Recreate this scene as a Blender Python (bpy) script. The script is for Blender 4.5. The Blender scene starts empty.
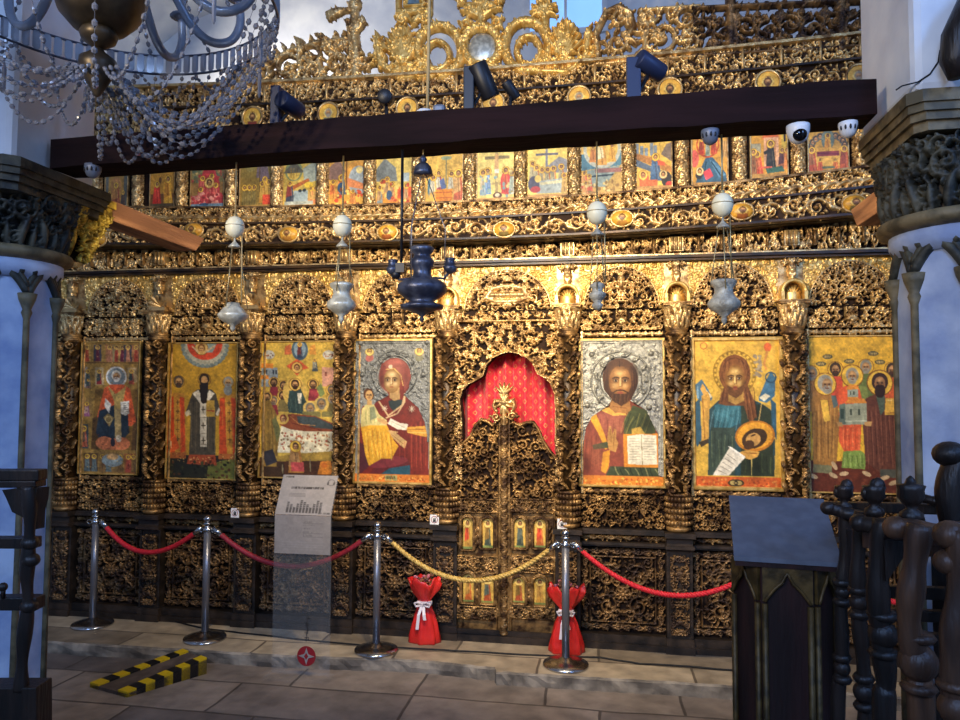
import bpy, bmesh, math, random
import numpy as np
from mathutils import Vector, Matrix

S = bpy.context.scene
COL = S.collection
PI = math.pi
rnd = random.Random(11)
nrg = np.random.default_rng(5)

# ------------------------------------------------------------------ camera
F, YAW, PIT, ROLL = 720.0, math.radians(9.7), math.radians(3.0), math.radians(0.25)
EYE = np.array([0.0, -5.45, 1.8])
fw = np.array([-math.sin(YAW)*math.cos(PIT), math.cos(YAW)*math.cos(PIT), math.sin(PIT)])
r0 = np.array([math.cos(YAW), math.sin(YAW), 0.0])
u0 = np.cross(r0, fw)
rt = r0*math.cos(ROLL) + u0*math.sin(ROLL)
up = np.cross(rt, fw)
cam = bpy.data.cameras.new('camera')
cam.sensor_width = 36.0
cam.lens = 36.0*F/960.0
cam.clip_end = 100
camo = bpy.data.objects.new('camera', cam)
COL.objects.link(camo)
M = Matrix.Identity(4)
for i in range(3):
    M[i][0], M[i][1], M[i][2], M[i][3] = rt[i], up[i], -fw[i], EYE[i]
camo.matrix_world = M
S.camera = camo

def at(px, py, yy=0.0):
    """point of the vertical plane y = yy seen at a photograph position"""
    d = fw*F + rt*(px-480) + up*(360-py)
    t = (yy-EYE[1])/d[1]
    p = EYE + t*d
    return p

def ax(px, py=400, yy=0.0): return float(at(px, py, yy)[0])
def az(px, py, yy=0.0): return float(at(px, py, yy)[2])

def fl(px, py, z=0.0):
    d = fw*F + rt*(px-480) + up*(360-py)
    t = (z-EYE[2])/d[2]
    p = EYE + t*d
    return float(p[0]), float(p[1])

# ------------------------------------------------------------------ view, world, daylight
S.view_settings.view_transform = 'Standard'
S.view_settings.look = 'None'
S.view_settings.gamma = 1.0
S.view_settings.use_curve_mapping = False
S.view_settings.exposure = 0.26
try:
    S.cycles.use_denoising = True
    S.cycles.sample_clamp_indirect = 4.0
    S.cycles.max_bounces = 6
except Exception:
    pass
wd = bpy.data.worlds.new('world')
S.world = wd
wd.use_nodes = True
wd.node_tree.nodes['Background'].inputs[0].default_value = (0.50, 0.60, 0.95, 1)
wd.node_tree.nodes['Background'].inputs[1].default_value = 0.12

def area_light(name, loc, target, size, size_y, power, col):
    L = bpy.data.lights.new(name, 'AREA')
    L.shape = 'RECTANGLE'; L.size = size; L.size_y = size_y
    L.energy = power; L.color = col
    o = bpy.data.objects.new(name, L)
    COL.objects.link(o)
    o.location = loc
    d = Vector(target)-Vector(loc)
    o.rotation_euler = d.to_track_quat('-Z', 'Y').to_euler()
    return o
# daylight from the nave windows behind and beside the camera, warm unseen spot added in the nave for the hanging eggs,
# and the lamp of the sanctuary behind the screen
area_light('nave_daylight', (-1.2, -9.5, 5.2), (-0.8, -2.4, 2.2), 3.0, 2.2, 330, (0.34, 0.54, 1.0))
area_light('side_daylight', (3.6, -5.6, 4.6), (1.4, -2.5, 3.1), 1.2, 1.6, 150, (0.20, 0.42, 1.0))
area_light('sanctuary_light', (-4.0, 1.2, 5.6), (-3.0, 2.4, 4.6), 1.2, 0.8, 42, (1.0, 0.95, 0.88))
_L = bpy.data.lights.new('nave_warm_spot', 'SPOT'); _L.energy = 750; _L.color = (1.0, 0.83, 0.58); _L.spot_size = math.radians(46); _L.spot_blend = 0.9; _L.shadow_soft_size = 0.15
_o = bpy.data.objects.new('nave_warm_spot', _L); COL.objects.link(_o); _o.location = (-3.0, -7.2, 3.3)
_o.rotation_euler = (Vector((-0.7, -2.4, 2.7))-Vector(_o.location)).to_track_quat('-Z', 'Y').to_euler()

# ------------------------------------------------------------------ materials
def srgb(h):
    if isinstance(h, str):
        h = h.lstrip('#')
        c = [int(h[i:i+2], 16)/255 for i in (0, 2, 4)]
    else:
        c = list(h)
    return tuple((v/12.92 if v <= 0.04045 else ((v+0.055)/1.055)**2.4) for v in c)

def N(nt, t, x=0, y=0): n = nt.nodes.new(t); n.location = (x, y); return n

def mat(name, c1, c2=None, metal=0.0, rough=0.5, scale=8.0, bump=0.0, bscale=60.0, detail=4.0, lo=0.4, hi=0.62,
        trans=0.0, spec=0.5, rough2=None, coat=0.0, ior=1.45, sx=(1, 1, 1)):
    m = bpy.data.materials.new(name); m.use_nodes = True
    nt = m.node_tree
    b = nt.nodes['Principled BSDF']
    b.inputs['Base Color'].default_value = (*srgb(c1), 1)
    b.inputs['Metallic'].default_value = metal
    b.inputs['Roughness'].default_value = rough
    b.inputs['IOR'].default_value = ior
    b.inputs['Transmission Weight'].default_value = trans
    b.inputs['Specular IOR Level'].default_value = spec
    b.inputs['Coat Weight'].default_value = coat
    if c2 is not None or bump:
        tc = N(nt, 'ShaderNodeTexCoord'); mp = N(nt, 'ShaderNodeMapping')
        mp.inputs['Scale'].default_value = sx
        nt.links.new(tc.outputs['Object'], mp.inputs['Vector'])
    if c2 is not None:
        no = N(nt, 'ShaderNodeTexNoise'); no.inputs['Scale'].default_value = scale; no.inputs['Detail'].default_value = detail
        nt.links.new(mp.outputs['Vector'], no.inputs['Vector'])
        cr = N(nt, 'ShaderNodeValToRGB')
        cr.color_ramp.elements[0].position = lo; cr.color_ramp.elements[0].color = (*srgb(c1), 1)
        cr.color_ramp.elements[1].position = hi; cr.color_ramp.elements[1].color = (*srgb(c2), 1)
        nt.links.new(no.outputs['Fac'], cr.inputs['Fac'])
        nt.links.new(cr.outputs['Color'], b.inputs['Base Color'])
        if rough2 is not None:
            mr = N(nt, 'ShaderNodeMapRange')
            mr.inputs['From Min'].default_value = lo; mr.inputs['From Max'].default_value = hi
            mr.inputs['To Min'].default_value = rough; mr.inputs['To Max'].default_value = rough2
            nt.links.new(no.outputs['Fac'], mr.inputs['Value'])
            nt.links.new(mr.outputs['Result'], b.inputs['Roughness'])
    if bump:
        n2 = N(nt, 'ShaderNodeTexNoise'); n2.inputs['Scale'].default_value = bscale; n2.inputs['Detail'].default_value = 5
        nt.links.new(mp.outputs['Vector'], n2.inputs['Vector'])
        bp = N(nt, 'ShaderNodeBump'); bp.inputs['Strength'].default_value = bump; bp.inputs['Distance'].default_value = 0.01
        nt.links.new(n2.outputs['Fac'], bp.inputs['Height'])
        nt.links.new(bp.outputs['Normal'], b.inputs['Normal'])
    return m

def emit(name, c, strength):
    m = bpy.data.materials.new(name); m.use_nodes = True
    nt = m.node_tree; b = nt.nodes['Principled BSDF']
    b.inputs['Base Color'].default_value = (*srgb(c), 1)
    b.inputs['Emission Color'].default_value = (*srgb(c), 1)
    b.inputs['Emission Strength'].default_value = strength
    return m

def painted(name='icon_paint', rough=0.42, spec=0.35):
    m = bpy.data.materials.new(name); m.use_nodes = True
    nt = m.node_tree; b = nt.nodes['Principled BSDF']
    a = N(nt, 'ShaderNodeVertexColor'); a.layer_name = 'paint'
    nt.links.new(a.outputs['Color'], b.inputs['Base Color'])
    b.inputs['Roughness'].default_value = rough
    b.inputs['Specular IOR Level'].default_value = spec
    return m

MT = dict(
    gilt=mat('gilded_carving', '#735433', '#dab67a', 0.66, 0.50, 14, 0.3, 90, 5, 0.34, 0.56, rough2=0.33),
    gilt_bright=mat('bright_gilding', '#b88c40', '#e4bf72', 0.55, 0.38, 18, 0.25, 70, 4, 0.35, 0.6),
    gilt_worn=mat('worn_gilding', '#402a17', '#b98f56', 0.55, 0.55, 11, 0.35, 90, 5, 0.40, 0.66, rough2=0.36),
    gilt_dim=mat('worn_dimmed_gilding', '#33231a', '#9a7548', 0.45, 0.55, 13, 0.35, 90, 5, 0.42, 0.72, rough2=0.36),  # less gold, with dim light also put into the tone
    wood_dark=mat('dark_carved_wood', '#1e1512', '#33251d', 0.0, 0.85, 10, 0.2, 80, spec=0.15),
    wood_black=mat('blackened_wood', '#1d1712', '#382c22', 0.0, 0.5, 10, 0.2, 60, spec=0.45),
    mould=mat('moulding_wood', '#1c130c', '#4c3518', 0.2, 0.42, 16, 0.15, 60, sx=(0.3, 1, 1)),
    beam=mat('purple_brown_beam', '#1a1011', '#261718', 0.0, 0.85, 6, 0.4, 25, spec=0.12, sx=(0.25, 2, 2)),
    strut=mat('brown_timber', '#7a5136', '#a8764f', 0.0, 0.75, 9, 0.5, 40, sx=(2, 0.25, 2)),
    plaster=mat('whitewashed_plaster', '#c9cacd', '#e0dfdc', 0.0, 0.85, 3, 0.25, 14),
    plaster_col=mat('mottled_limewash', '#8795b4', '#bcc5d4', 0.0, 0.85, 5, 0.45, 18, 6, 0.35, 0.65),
    cap_dark=mat('dark_capital_carving', '#22231f', '#4d4a3c', 0.1, 0.6, 12, 0.3, 60),
    cap_lit=mat('yellow_lit_capital', '#6a5418', '#d8b748', 0.4, 0.5, 20, 0.3, 60),  # lamplight on the capital, put into a yellow base colour
    mould_olive=mat('olive_moulding', '#4e4530', '#79694a', 0.0, 0.6, 14, 0.2, 60),
    steel=mat('polished_steel', '#b8b8b8', None, 1.0, 0.22),
    steel_dark=mat('satin_steel', '#77767a', None, 0.6, 0.32),
    rope_red=mat('red_rope', '#b81826', '#cf2434', 0.0, 0.6, 60),
    rope_maroon=mat('maroon_rope', '#761522', '#94202e', 0.0, 0.6, 60),
    rope_redtw=mat('bright_red_twisted_rope', '#c01824', '#d82c38', 0.0, 0.6, 60),
    rope_gold=mat('gold_rope', '#b28a3c', '#d8b868', 0.1, 0.55, 60),
    red_wrap=mat('red_wrapping', '#cc2420', '#e03028', 0.0, 0.32, 6, 0.5, 18, coat=0.2),
    ribbon=mat('white_ribbon', '#e8dcdc', None, 0.0, 0.5),
    silver=mat('silver_revetment', '#85837a', '#b2ae9e', 0.55, 0.38, 30, 0.5, 140),
    silver_dk=mat('tarnished_silver', '#989180', '#c6bea6', 0.1, 0.40, 30, 0.5, 140),
    lamp_metal=mat('dark_lamp_metal', '#3e4150', '#646876', 0.6, 0.38, 20, 0.2, 60),
    silver_grey=mat('aged_grey_silver', '#6c6d69', '#8e8e88', 0.45, 0.42, 30, 0.5, 140),
    lamp_silver=mat('silver_lamp', '#b8af96', '#e4dcc0', 0.25, 0.35, 30, 0.2, 60),
    egg=mat('ostrich_egg_shell', '#f4e8c0', '#fbf1d2', 0.0, 0.4, 8),
    chain=mat('pale_brass_chain', '#b09a6c', None, 0.6, 0.4),
    cord=mat('pale_cord', '#b49a6a', None, 0.0, 0.8),
    black=mat('black_plastic', '#15151a', None, 0.0, 0.45),
    navy=mat('dark_blue_housing', '#232c48', None, 0.2, 0.45),
    greymetal=mat('grey_housing', '#6f7684', None, 0.2, 0.45),
    white=mat('white_plastic', '#d8d8d8', None, 0.0, 0.4),
    lens=mat('camera_lens', '#050508', None, 0.0, 0.08),
    glass=mat('clear_acrylic', '#e4e8ea', None, 0.0, 0.06),
    crystal=mat('cut_crystal', '#9a9ca6', None, 0.0, 0.06, trans=0.6, ior=1.5),
    prism=mat('crystal_prism', '#b6bcc8', None, 0.0, 0.08, trans=0.5, ior=1.5),
    glass_arm=mat('glass_arm', '#8f98a8', None, 0.0, 0.1, trans=0.5, ior=1.45),
    bronze=mat('dull_bronze', '#3b3226', '#5b4e3c', 0.6, 0.4, 8, 0.1, 30),
    tape_y=mat('yellow_tape', '#c9a614', None, 0.0, 0.5),
    tape_k=mat('black_tape', '#141414', None, 0.0, 0.5),
    ramp=mat('brown_ramp_board', '#4a3d33', '#5f5044', 0.0, 0.8, 12, 0.2, 40),
    lectern=mat('dark_mahogany', '#1a0d0c', '#2a1412', 0.0, 0.4, 8, 0.2, 30, sx=(2, 2, 0.3)),
    lectern_gold=mat('dull_gilt_trim', '#33270f', '#5a4622', 0.3, 0.5, 20, 0.2, 60),
    cloth_grey=mat('grey_cover', '#4f5663', '#59606d', 0.0, 0.55, 20),
    stall=mat('old_stall_wood', '#130e0b', '#271b14', 0.0, 0.45, 7, 0.4, 30, sx=(3, 3, 0.4)),
    stall_br=mat('brown_stall_wood', '#38251a', '#5e3e28', 0.0, 0.45, 7, 0.4, 30, sx=(3, 3, 0.4)),
    cloth_red=None,
    paper=mat('grey_print', '#8f8a86', '#9a9691', 0.0, 0.35, 10),
    ink=mat('dark_ink', '#3a3838', None, 0.0, 0.6),
    logo_red=mat('red_logo', '#8c1a22', None, 0.0, 0.5),
    card=mat('white_card', '#e6e2dc', None, 0.0, 0.6),
    cable=mat('black_cable', '#0e0d0d', None, 0.0, 0.6),
    leafy=mat('dried_flowers', '#5c3a34', '#8a5a30', 0.0, 0.7, 60),
    pink=mat('pink_petal', '#b06070', '#c87a80', 0.0, 0.6, 30),
    paint=painted(),
    silver_plain=mat('silver_boss_metal', '#9b998c', '#c9c6b6', 0.6, 0.35, 30),
)

_g = MT['glass'].node_tree.nodes['Principled BSDF']
_g.inputs['Alpha'].default_value = 0.035
# ------------------------------------------------------------------ object helpers
def wloc(o):
    v = Vector((0, 0, 0))
    while o is not None:
        v = v + o.location
        o = o.parent
    return v

def thing(name, label, cat, loc=(0, 0, 0), group=None):
    o = bpy.data.objects.new(name, None)
    COL.objects.link(o)
    o.empty_display_size = 0.1
    o.location = loc
    return tag(o, label, cat, group)

def tag(o, label, cat, group=None):
    o['label'] = label; o['category'] = cat
    if group: o['group'] = group
    return o

def struct(o):
    o['kind'] = 'structure'
    return o

def link(name, me, parent=None, m=None, local=False, smooth=None):
    if m is not None and not me.materials:
        me.materials.append(MT[m] if isinstance(m, str) else m)
    o = bpy.data.objects.new(name, me)
    COL.objects.link(o)
    if parent is not None:
        o.parent = parent
        if not local:
            o.location = -wloc(parent)
    return o

def shift_mesh(me, v):
    me.transform(Matrix.Translation(v))

def raw_mesh(name, V, Fq, smooth=True):
    V = np.asarray(V, dtype=np.float32); Fq = np.asarray(Fq, dtype=np.int32)
    me = bpy.data.meshes.new(name)
    k = Fq.shape[1]
    me.vertices.add(len(V)); me.vertices.foreach_set('co', V.ravel())
    me.loops.add(Fq.size); me.loops.foreach_set('vertex_index', Fq.ravel())
    me.polygons.add(len(Fq))
    me.polygons.foreach_set('loop_start', np.arange(0, Fq.size, k, dtype=np.int32))
    me.polygons.foreach_set('loop_total', np.full(len(Fq), k, dtype=np.int32))
    me.polygons.foreach_set('use_smooth', np.full(len(Fq), smooth, dtype=bool))
    me.update(); me.validate()
    return me

class MB:
    """collects shapes; build() links them as one mesh object"""
    def __init__(s): s.v = []; s.f = []; s.sm = []
    def add(s, V, Fs, smooth=False, mtx=None):
        b = len(s.v)
        for p in V:
            p = Vector(p)
            if mtx is not None: p = mtx @ p
            s.v.append(tuple(p))
        for f in Fs:
            s.f.append(tuple(b+i for i in f)); s.sm.append(smooth)
        return s
    def box(s, x0, x1, y0, y1, z0, z1, mtx=None):
        V = [(x0, y0, z0), (x1, y0, z0), (x1, y1, z0), (x0, y1, z0), (x0, y0, z1), (x1, y0, z1), (x1, y1, z1), (x0, y1, z1)]
        return s.add(V, [(3, 2, 1, 0), (4, 5, 6, 7), (0, 1, 5, 4), (1, 2, 6, 5), (2, 3, 7, 6), (3, 0, 4, 7)], False, mtx)
    def lathe(s, prof, n=24, c=(0, 0, 0), mtx=None, a0=0, a1=2*PI, smooth=True):
        full = abs(a1-a0-2*PI) < 1e-6
        m = n if full else n+1
        V = []
        for r, z in prof:
            for i in range(m):
                a = a0+(a1-a0)*i/n
                V.append((c[0]+r*math.cos(a), c[1]+r*math.sin(a), c[2]+z))
        Fs = []
        for j in range(len(prof)-1):
            for i in range(n):
                i2 = (i+1) % m
                Fs.append((j*m+i, j*m+i2, (j+1)*m+i2, (j+1)*m+i))
        if full:
            if prof[0][0] > 1e-5: Fs.append(tuple(range(m))[::-1])
            if prof[-1][0] > 1e-5: Fs.append(tuple((len(prof)-1)*m+i for i in range(m)))
        return s.add(V, Fs, smooth, mtx)
    def tube(s, pts, r, n=8, smooth=True, close=False, cap=True):
        pts = [Vector(p) for p in pts]
        rs = r if isinstance(r, (list, tuple)) else [r]*len(pts)
        V = []; L = len(pts); nrm = None
        for i, p in enumerate(pts):
            if close: t = pts[(i+1) % L]-pts[i-1]
            else: t = pts[min(i+1, L-1)]-pts[max(i-1, 0)]
            if t.length < 1e-9: t = Vector((0, 0, 1))
            t.normalize()
            if nrm is None:
                a = Vector((0, 0, 1)) if abs(t.z) < 0.9 else Vector((1, 0, 0))
                nrm = t.cross(a).normalized()
            nrm = (nrm - t*nrm.dot(t)).normalized()
            bn = t.cross(nrm)
            for k in range(n):
                q = p + (nrm*math.cos(2*PI*k/n)+bn*math.sin(2*PI*k/n))*rs[i]
                V.append(q)
        Fs = []
        for i in range(L if close else L-1):
            for k in range(n):
                k2 = (k+1) % n; j = (i+1) % L
                Fs.append((i*n+k, i*n+k2, j*n+k2, j*n+k))
        if cap and not close:
            Fs.append(tuple(range(n))[::-1]); Fs.append(tuple((L-1)*n+k for k in range(n)))
        return s.add(V, Fs, smooth)
    def cyl(s, p, q, r, n=16, r2=None):
        return s.tube([p, q], [r, r if r2 is None else r2], n, True)
    def ball(s, c, rx, ry=None, rz=None, n=12, m=8, mtx=None):
        ry = rx if ry is None else ry; rz = rx if rz is None else rz
        V = [(c[0], c[1], c[2]-rz)]
        for j in range(1, m):
            t = -PI/2+PI*j/m
            for i in range(n):
                a = 2*PI*i/n
                V.append((c[0]+rx*math.cos(t)*math.cos(a), c[1]+ry*math.cos(t)*math.sin(a), c[2]+rz*math.sin(t)))
        V.append((c[0], c[1], c[2]+rz))
        Fs = [(0, 1+(i+1) % n, 1+i) for i in range(n)]
        for j in range(m-2):
            for i in range(n):
                i2 = (i+1) % n
                Fs.append((1+j*n+i, 1+j*n+i2, 1+(j+1)*n+i2, 1+(j+1)*n+i))
        b = 1+(m-2)*n
        Fs += [(b+i, b+(i+1) % n, len(V)-1) for i in range(n)]
        return s.add(V, Fs, True, mtx)
    def prism(s, poly, y0, y1, mtx=None, smooth=False):
        """polygon in x,z extruded along y"""
        n = len(poly)
        V = [(x, y0, z) for x, z in poly]+[(x, y1, z) for x, z in poly]
        Fs = [tuple(range(n)), tuple(range(2*n-1, n-1, -1))]
        Fs += [((i+1) % n, i, n+i, n+(i+1) % n) for i in range(n)]
        return s.add(V, Fs, smooth, mtx)
    def mesh(s, name):
        me = bpy.data.meshes.new(name)
        me.from_pydata(s.v, [], s.f)
        me.polygons.foreach_set('use_smooth', s.sm)
        bm = bmesh.new(); bm.from_mesh(me)
        bmesh.ops.recalc_face_normals(bm, faces=bm.faces)
        bm.to_mesh(me); bm.free()
        me.update()
        return me
    def build(s, name, m, parent=None, bevel=0.0):
        me = s.mesh(name)
        if parent is not None:
            shift_mesh(me, -wloc(parent))
        o = link(name, me, parent, m, local=True)
        if bevel:
            b = o.modifiers.new('bevel', 'BEVEL'); b.width = bevel; b.segments = 2; b.limit_method = 'ANGLE'
        return o

def base_build(s, name, m, loc, bevel=0.0):
    """a one-mesh thing whose origin sits at loc"""
    me = s.mesh(name)
    shift_mesh(me, -Vector(loc))
    o = link(name, me, None, m)
    o.location = loc
    if bevel:
        b = o.modifiers.new('bevel', 'BEVEL'); b.width = bevel; b.segments = 2; b.limit_method = 'ANGLE'
    return o

def copy_tree(o, parent=None):
    c = o.copy(); COL.objects.link(c)
    if parent is not None: c.parent = parent
    for ch in list(o.children): copy_tree(ch, c)
    return c

# ------------------------------------------------------------------ carving: height fields turned into openwork relief
RES = 0.005
class HM:
    def __init__(s, w, h, res=RES):
        s.w, s.h, s.res = w, h, res
        s.nx, s.ny = int(round(w/res))+1, int(round(h/res))+1
        s.a = np.zeros((s.ny, s.nx), np.float32)
        s.X = np.linspace(0, w, s.nx, dtype=np.float32); s.Y = np.linspace(0, h, s.ny, dtype=np.float32)
    def dot(s, x, y, r, h=1.0):
        i0 = max(int((x-r)/s.res), 0); i1 = min(int((x+r)/s.res)+2, s.nx)
        j0 = max(int((y-r)/s.res), 0); j1 = min(int((y+r)/s.res)+2, s.ny)
        if i0 >= i1 or j0 >= j1: return
        d = ((s.X[i0:i1]-x)**2)[None, :]+((s.Y[j0:j1]-y)**2)[:, None]
        v = h*np.sqrt(np.clip(1-d/(r*r), 0, 1))
        np.maximum(s.a[j0:j1, i0:i1], v, out=s.a[j0:j1, i0:i1])
    def stroke(s, pts, w0, w1=None, h=1.0, h1=None):
        w1 = w0 if w1 is None else w1; h1 = h if h1 is None else h1
        P = np.asarray(pts, float)
        L = np.concatenate([[0], np.cumsum(np.hypot(*np.diff(P, axis=0).T))])
        n = max(int(L[-1]/(0.75*s.res))+1, 2)
        t = np.linspace(0, L[-1], n)
        xs = np.interp(t, L, P[:, 0]); ys = np.interp(t, L, P[:, 1])
        for k in range(n):
            q = k/(n-1)
            s.dot(xs[k], ys[k], w0+(w1-w0)*q, h+(h1-h)*q)
    def leaf(s, x, y, a, L, W, h=1.0, curl=0.0):
        n = max(int(L/(0.8*s.res)), 3)
        for k in range(n+1):
            q = k/n
            w = W*(math.sin(PI*min(0.08+0.92*q, 1.0))**0.7)*(1-0.35*q)+0.0025
            s.dot(x, y, w, h*(0.75+0.3*math.sin(PI*q)))
            x += math.cos(a)*L/n; y += math.sin(a)*L/n
            a += curl/n
    def scroll(s, cx, cy, R, a0, dr=1, turns=1.25, w=0.011, leaves=True):
        n = int(14*turns)+6
        pts = []
        for k in range(n+1):
            q = k/n
            r = R*(1-0.80*q); a = a0+dr*2*PI*turns*q
            pts.append((cx+r*math.cos(a), cy+r*math.sin(a)))
        s.stroke(pts, w, w*0.65, 0.80, 0.95)
        s.dot(cx, cy, R*0.24, 1.0)
        if leaves:
            m = max(int(2*PI*R/0.055), 4)
            for k in range(m):
                a = a0+dr*2*PI*k/m
                x, y = cx+R*math.cos(a), cy+R*math.sin(a)
                s.leaf(x, y, a+dr*(0.75), R*0.58, w*0.72, 0.9, -dr*1.1)
    def rosette(s, cx, cy, R, n=8):
        for k in range(n):
            a = 2*PI*k/n
            s.leaf(cx+0.25*R*math.cos(a), cy+0.25*R*math.sin(a), a, R*0.75, R*0.24, 0.95)
        s.dot(cx, cy, R*0.3, 1.15)
    def fill(s, rg, R0=0.032, R1=0.058, w=0.010, n=None, half=False, seedleaf=True):
        W = s.w/2 if half else s.w
        R0, R1, w = R0*0.80, R1*0.80, w*0.84
        pts = []
        for _ in range(1800):
            R = rg.uniform(R0, R1)
            x = rg.uniform(0.2*R, W-(0.3*R if half else 0.2*R)); y = rg.uniform(0.3*R, max(s.h-0.3*R, 0.31*R))
            if all((x-a)**2+(y-b)**2 > (1.0*(R+c))**2 for a, b, c in pts):
                pts.append((x, y, R))
                if n and len(pts) >= n: break
        for x, y, R in pts:
            s.scroll(x, y, R, rg.uniform(0, 2*PI), rg.choice((-1, 1)), rg.uniform(1.0, 1.5), w)
        if seedleaf:
            k = int(W*s.h/0.0009)
            for _ in range(k):
                x, y = rg.uniform(0, W), rg.uniform(0, s.h)
                i, j = min(int(x/s.res), s.nx-1), min(int(y/s.res), s.ny-1)
                if s.a[j, i] < 0.05:
                    s.leaf(x, y, rg.uniform(0, 2*PI), rg.uniform(0.018, 0.034), w*0.62, 0.62, rg.uniform(-1.6, 1.6))
        if half:
            s.a = np.maximum(s.a, s.a[:, ::-1])
        return s
    def vine(s, rg, amp=0.3, per=None, w=0.009):
        per = per or 2.1*s.h
        nn = max(int(round(s.w/(per/2))), 1); st = s.w/nn
        pts = []
        for k in range(int(s.w/0.01)+1):
            x = k*0.01
            pts.append((x, s.h*(0.5+amp*math.sin(PI*x/st))))
        s.stroke(pts, w, w, 0.85)
        for k in range(nn):
            x = (k+0.5)*st; sg = 1 if k % 2 == 0 else -1
            s.scroll(x, s.h*(0.5-0.10*sg), s.h*0.34, PI/2*sg, sg, 1.3, w*0.8)
            s.leaf(k*st, s.h*0.5, -sg*PI/2*0.7, s.h*0.4, w, 0.85, sg)
            s.leaf(k*st, s.h*0.5, sg*PI/2*0.8, s.h*0.4, w, 0.85, -sg)
        for _ in range(int(s.w*s.h/0.0007)):
            x, y = rg.uniform(0, s.w), rg.uniform(0, s.h)
            i, j = min(int(x/s.res), s.nx-1), min(int(y/s.res), s.ny-1)
            if s.a[j, i] < 0.1:
                s.leaf(x, y, rg.uniform(0, 2*PI), rg.uniform(0.018, 0.034), w*0.75, 0.7, rg.uniform(-1.5, 1.5))
        return s

def chisel(h, rg, n, L=0.03, W=0.006):
    jj, ii = np.nonzero(h.a > 0.45)
    if len(jj) == 0: return
    for _ in range(n):
        k = rg.randrange(len(jj)); j, i = int(jj[k]), int(ii[k])
        h.leaf(float(h.X[i]), float(h.Y[j]), rg.uniform(0, 6.3), L*rg.uniform(0.5, 1.2), W, min(float(h.a[j, i])*1.2+0.08, 1.45), rg.uniform(-1.5, 1.5))

def relief(name, hm, fn, depth=0.03, thr=0.06, mask=None, back=None):
    """openwork relief mesh; fn(s, t, h) -> x, y, z arrays.  back = depth of a rear skin (freestanding carving)"""
    a = hm.a
    keep = np.ones_like(a, bool) if thr is None else a > thr
    if mask is not None: keep &= mask
    kq = keep[:-1, :-1].astype(np.int8)+keep[1:, :-1]+keep[:-1, 1:]+keep[1:, 1:]
    q = kq >= 2
    idx = np.arange(hm.ny*hm.nx).reshape(hm.ny, hm.nx)
    jj, ii = np.nonzero(q)
    quads = np.stack([idx[jj, ii], idx[jj, ii+1], idx[jj+1, ii+1], idx[jj+1, ii]], 1)
    used = np.unique(quads)
    re = np.full(hm.ny*hm.nx, -1, np.int32); re[used] = np.arange(len(used))
    s = np.broadcast_to(hm.X[None, :], a.shape).ravel()[used]
    t = np.broadcast_to(hm.Y[:, None], a.shape).ravel()[used]
    h = np.clip(a.ravel()[used], 0, 1.5)
    x, y, z = fn(s, t, h*depth)
    V = np.stack([x, y, z], 1)
    Q = re[quads]
    if back is not None:
        x2, y2, z2 = fn(s, t, -h*back-0.004)
        Q2 = Q[:, ::-1]+len(V)
        V = np.concatenate([V, np.stack([x2, y2, z2], 1)])
        Q = np.concatenate([Q, Q2])
    return raw_mesh(name, V, Q)

def flat(x0, z0, y):
    return lambda s, t, h: (x0+s, y-h, z0+t)

def turned(cx, cy, z0, width, radf, ang=1.9):
    """wrap a panel of given width around the front of a shaft; radf(t) -> radius"""
    def f(s, t, h):
        a = -PI/2+(s/width-0.5)*2*ang*0.92
        r = radf(t)+h
        return cx+r*np.cos(a), cy+r*np.sin(a), z0+t
    return f

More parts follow.
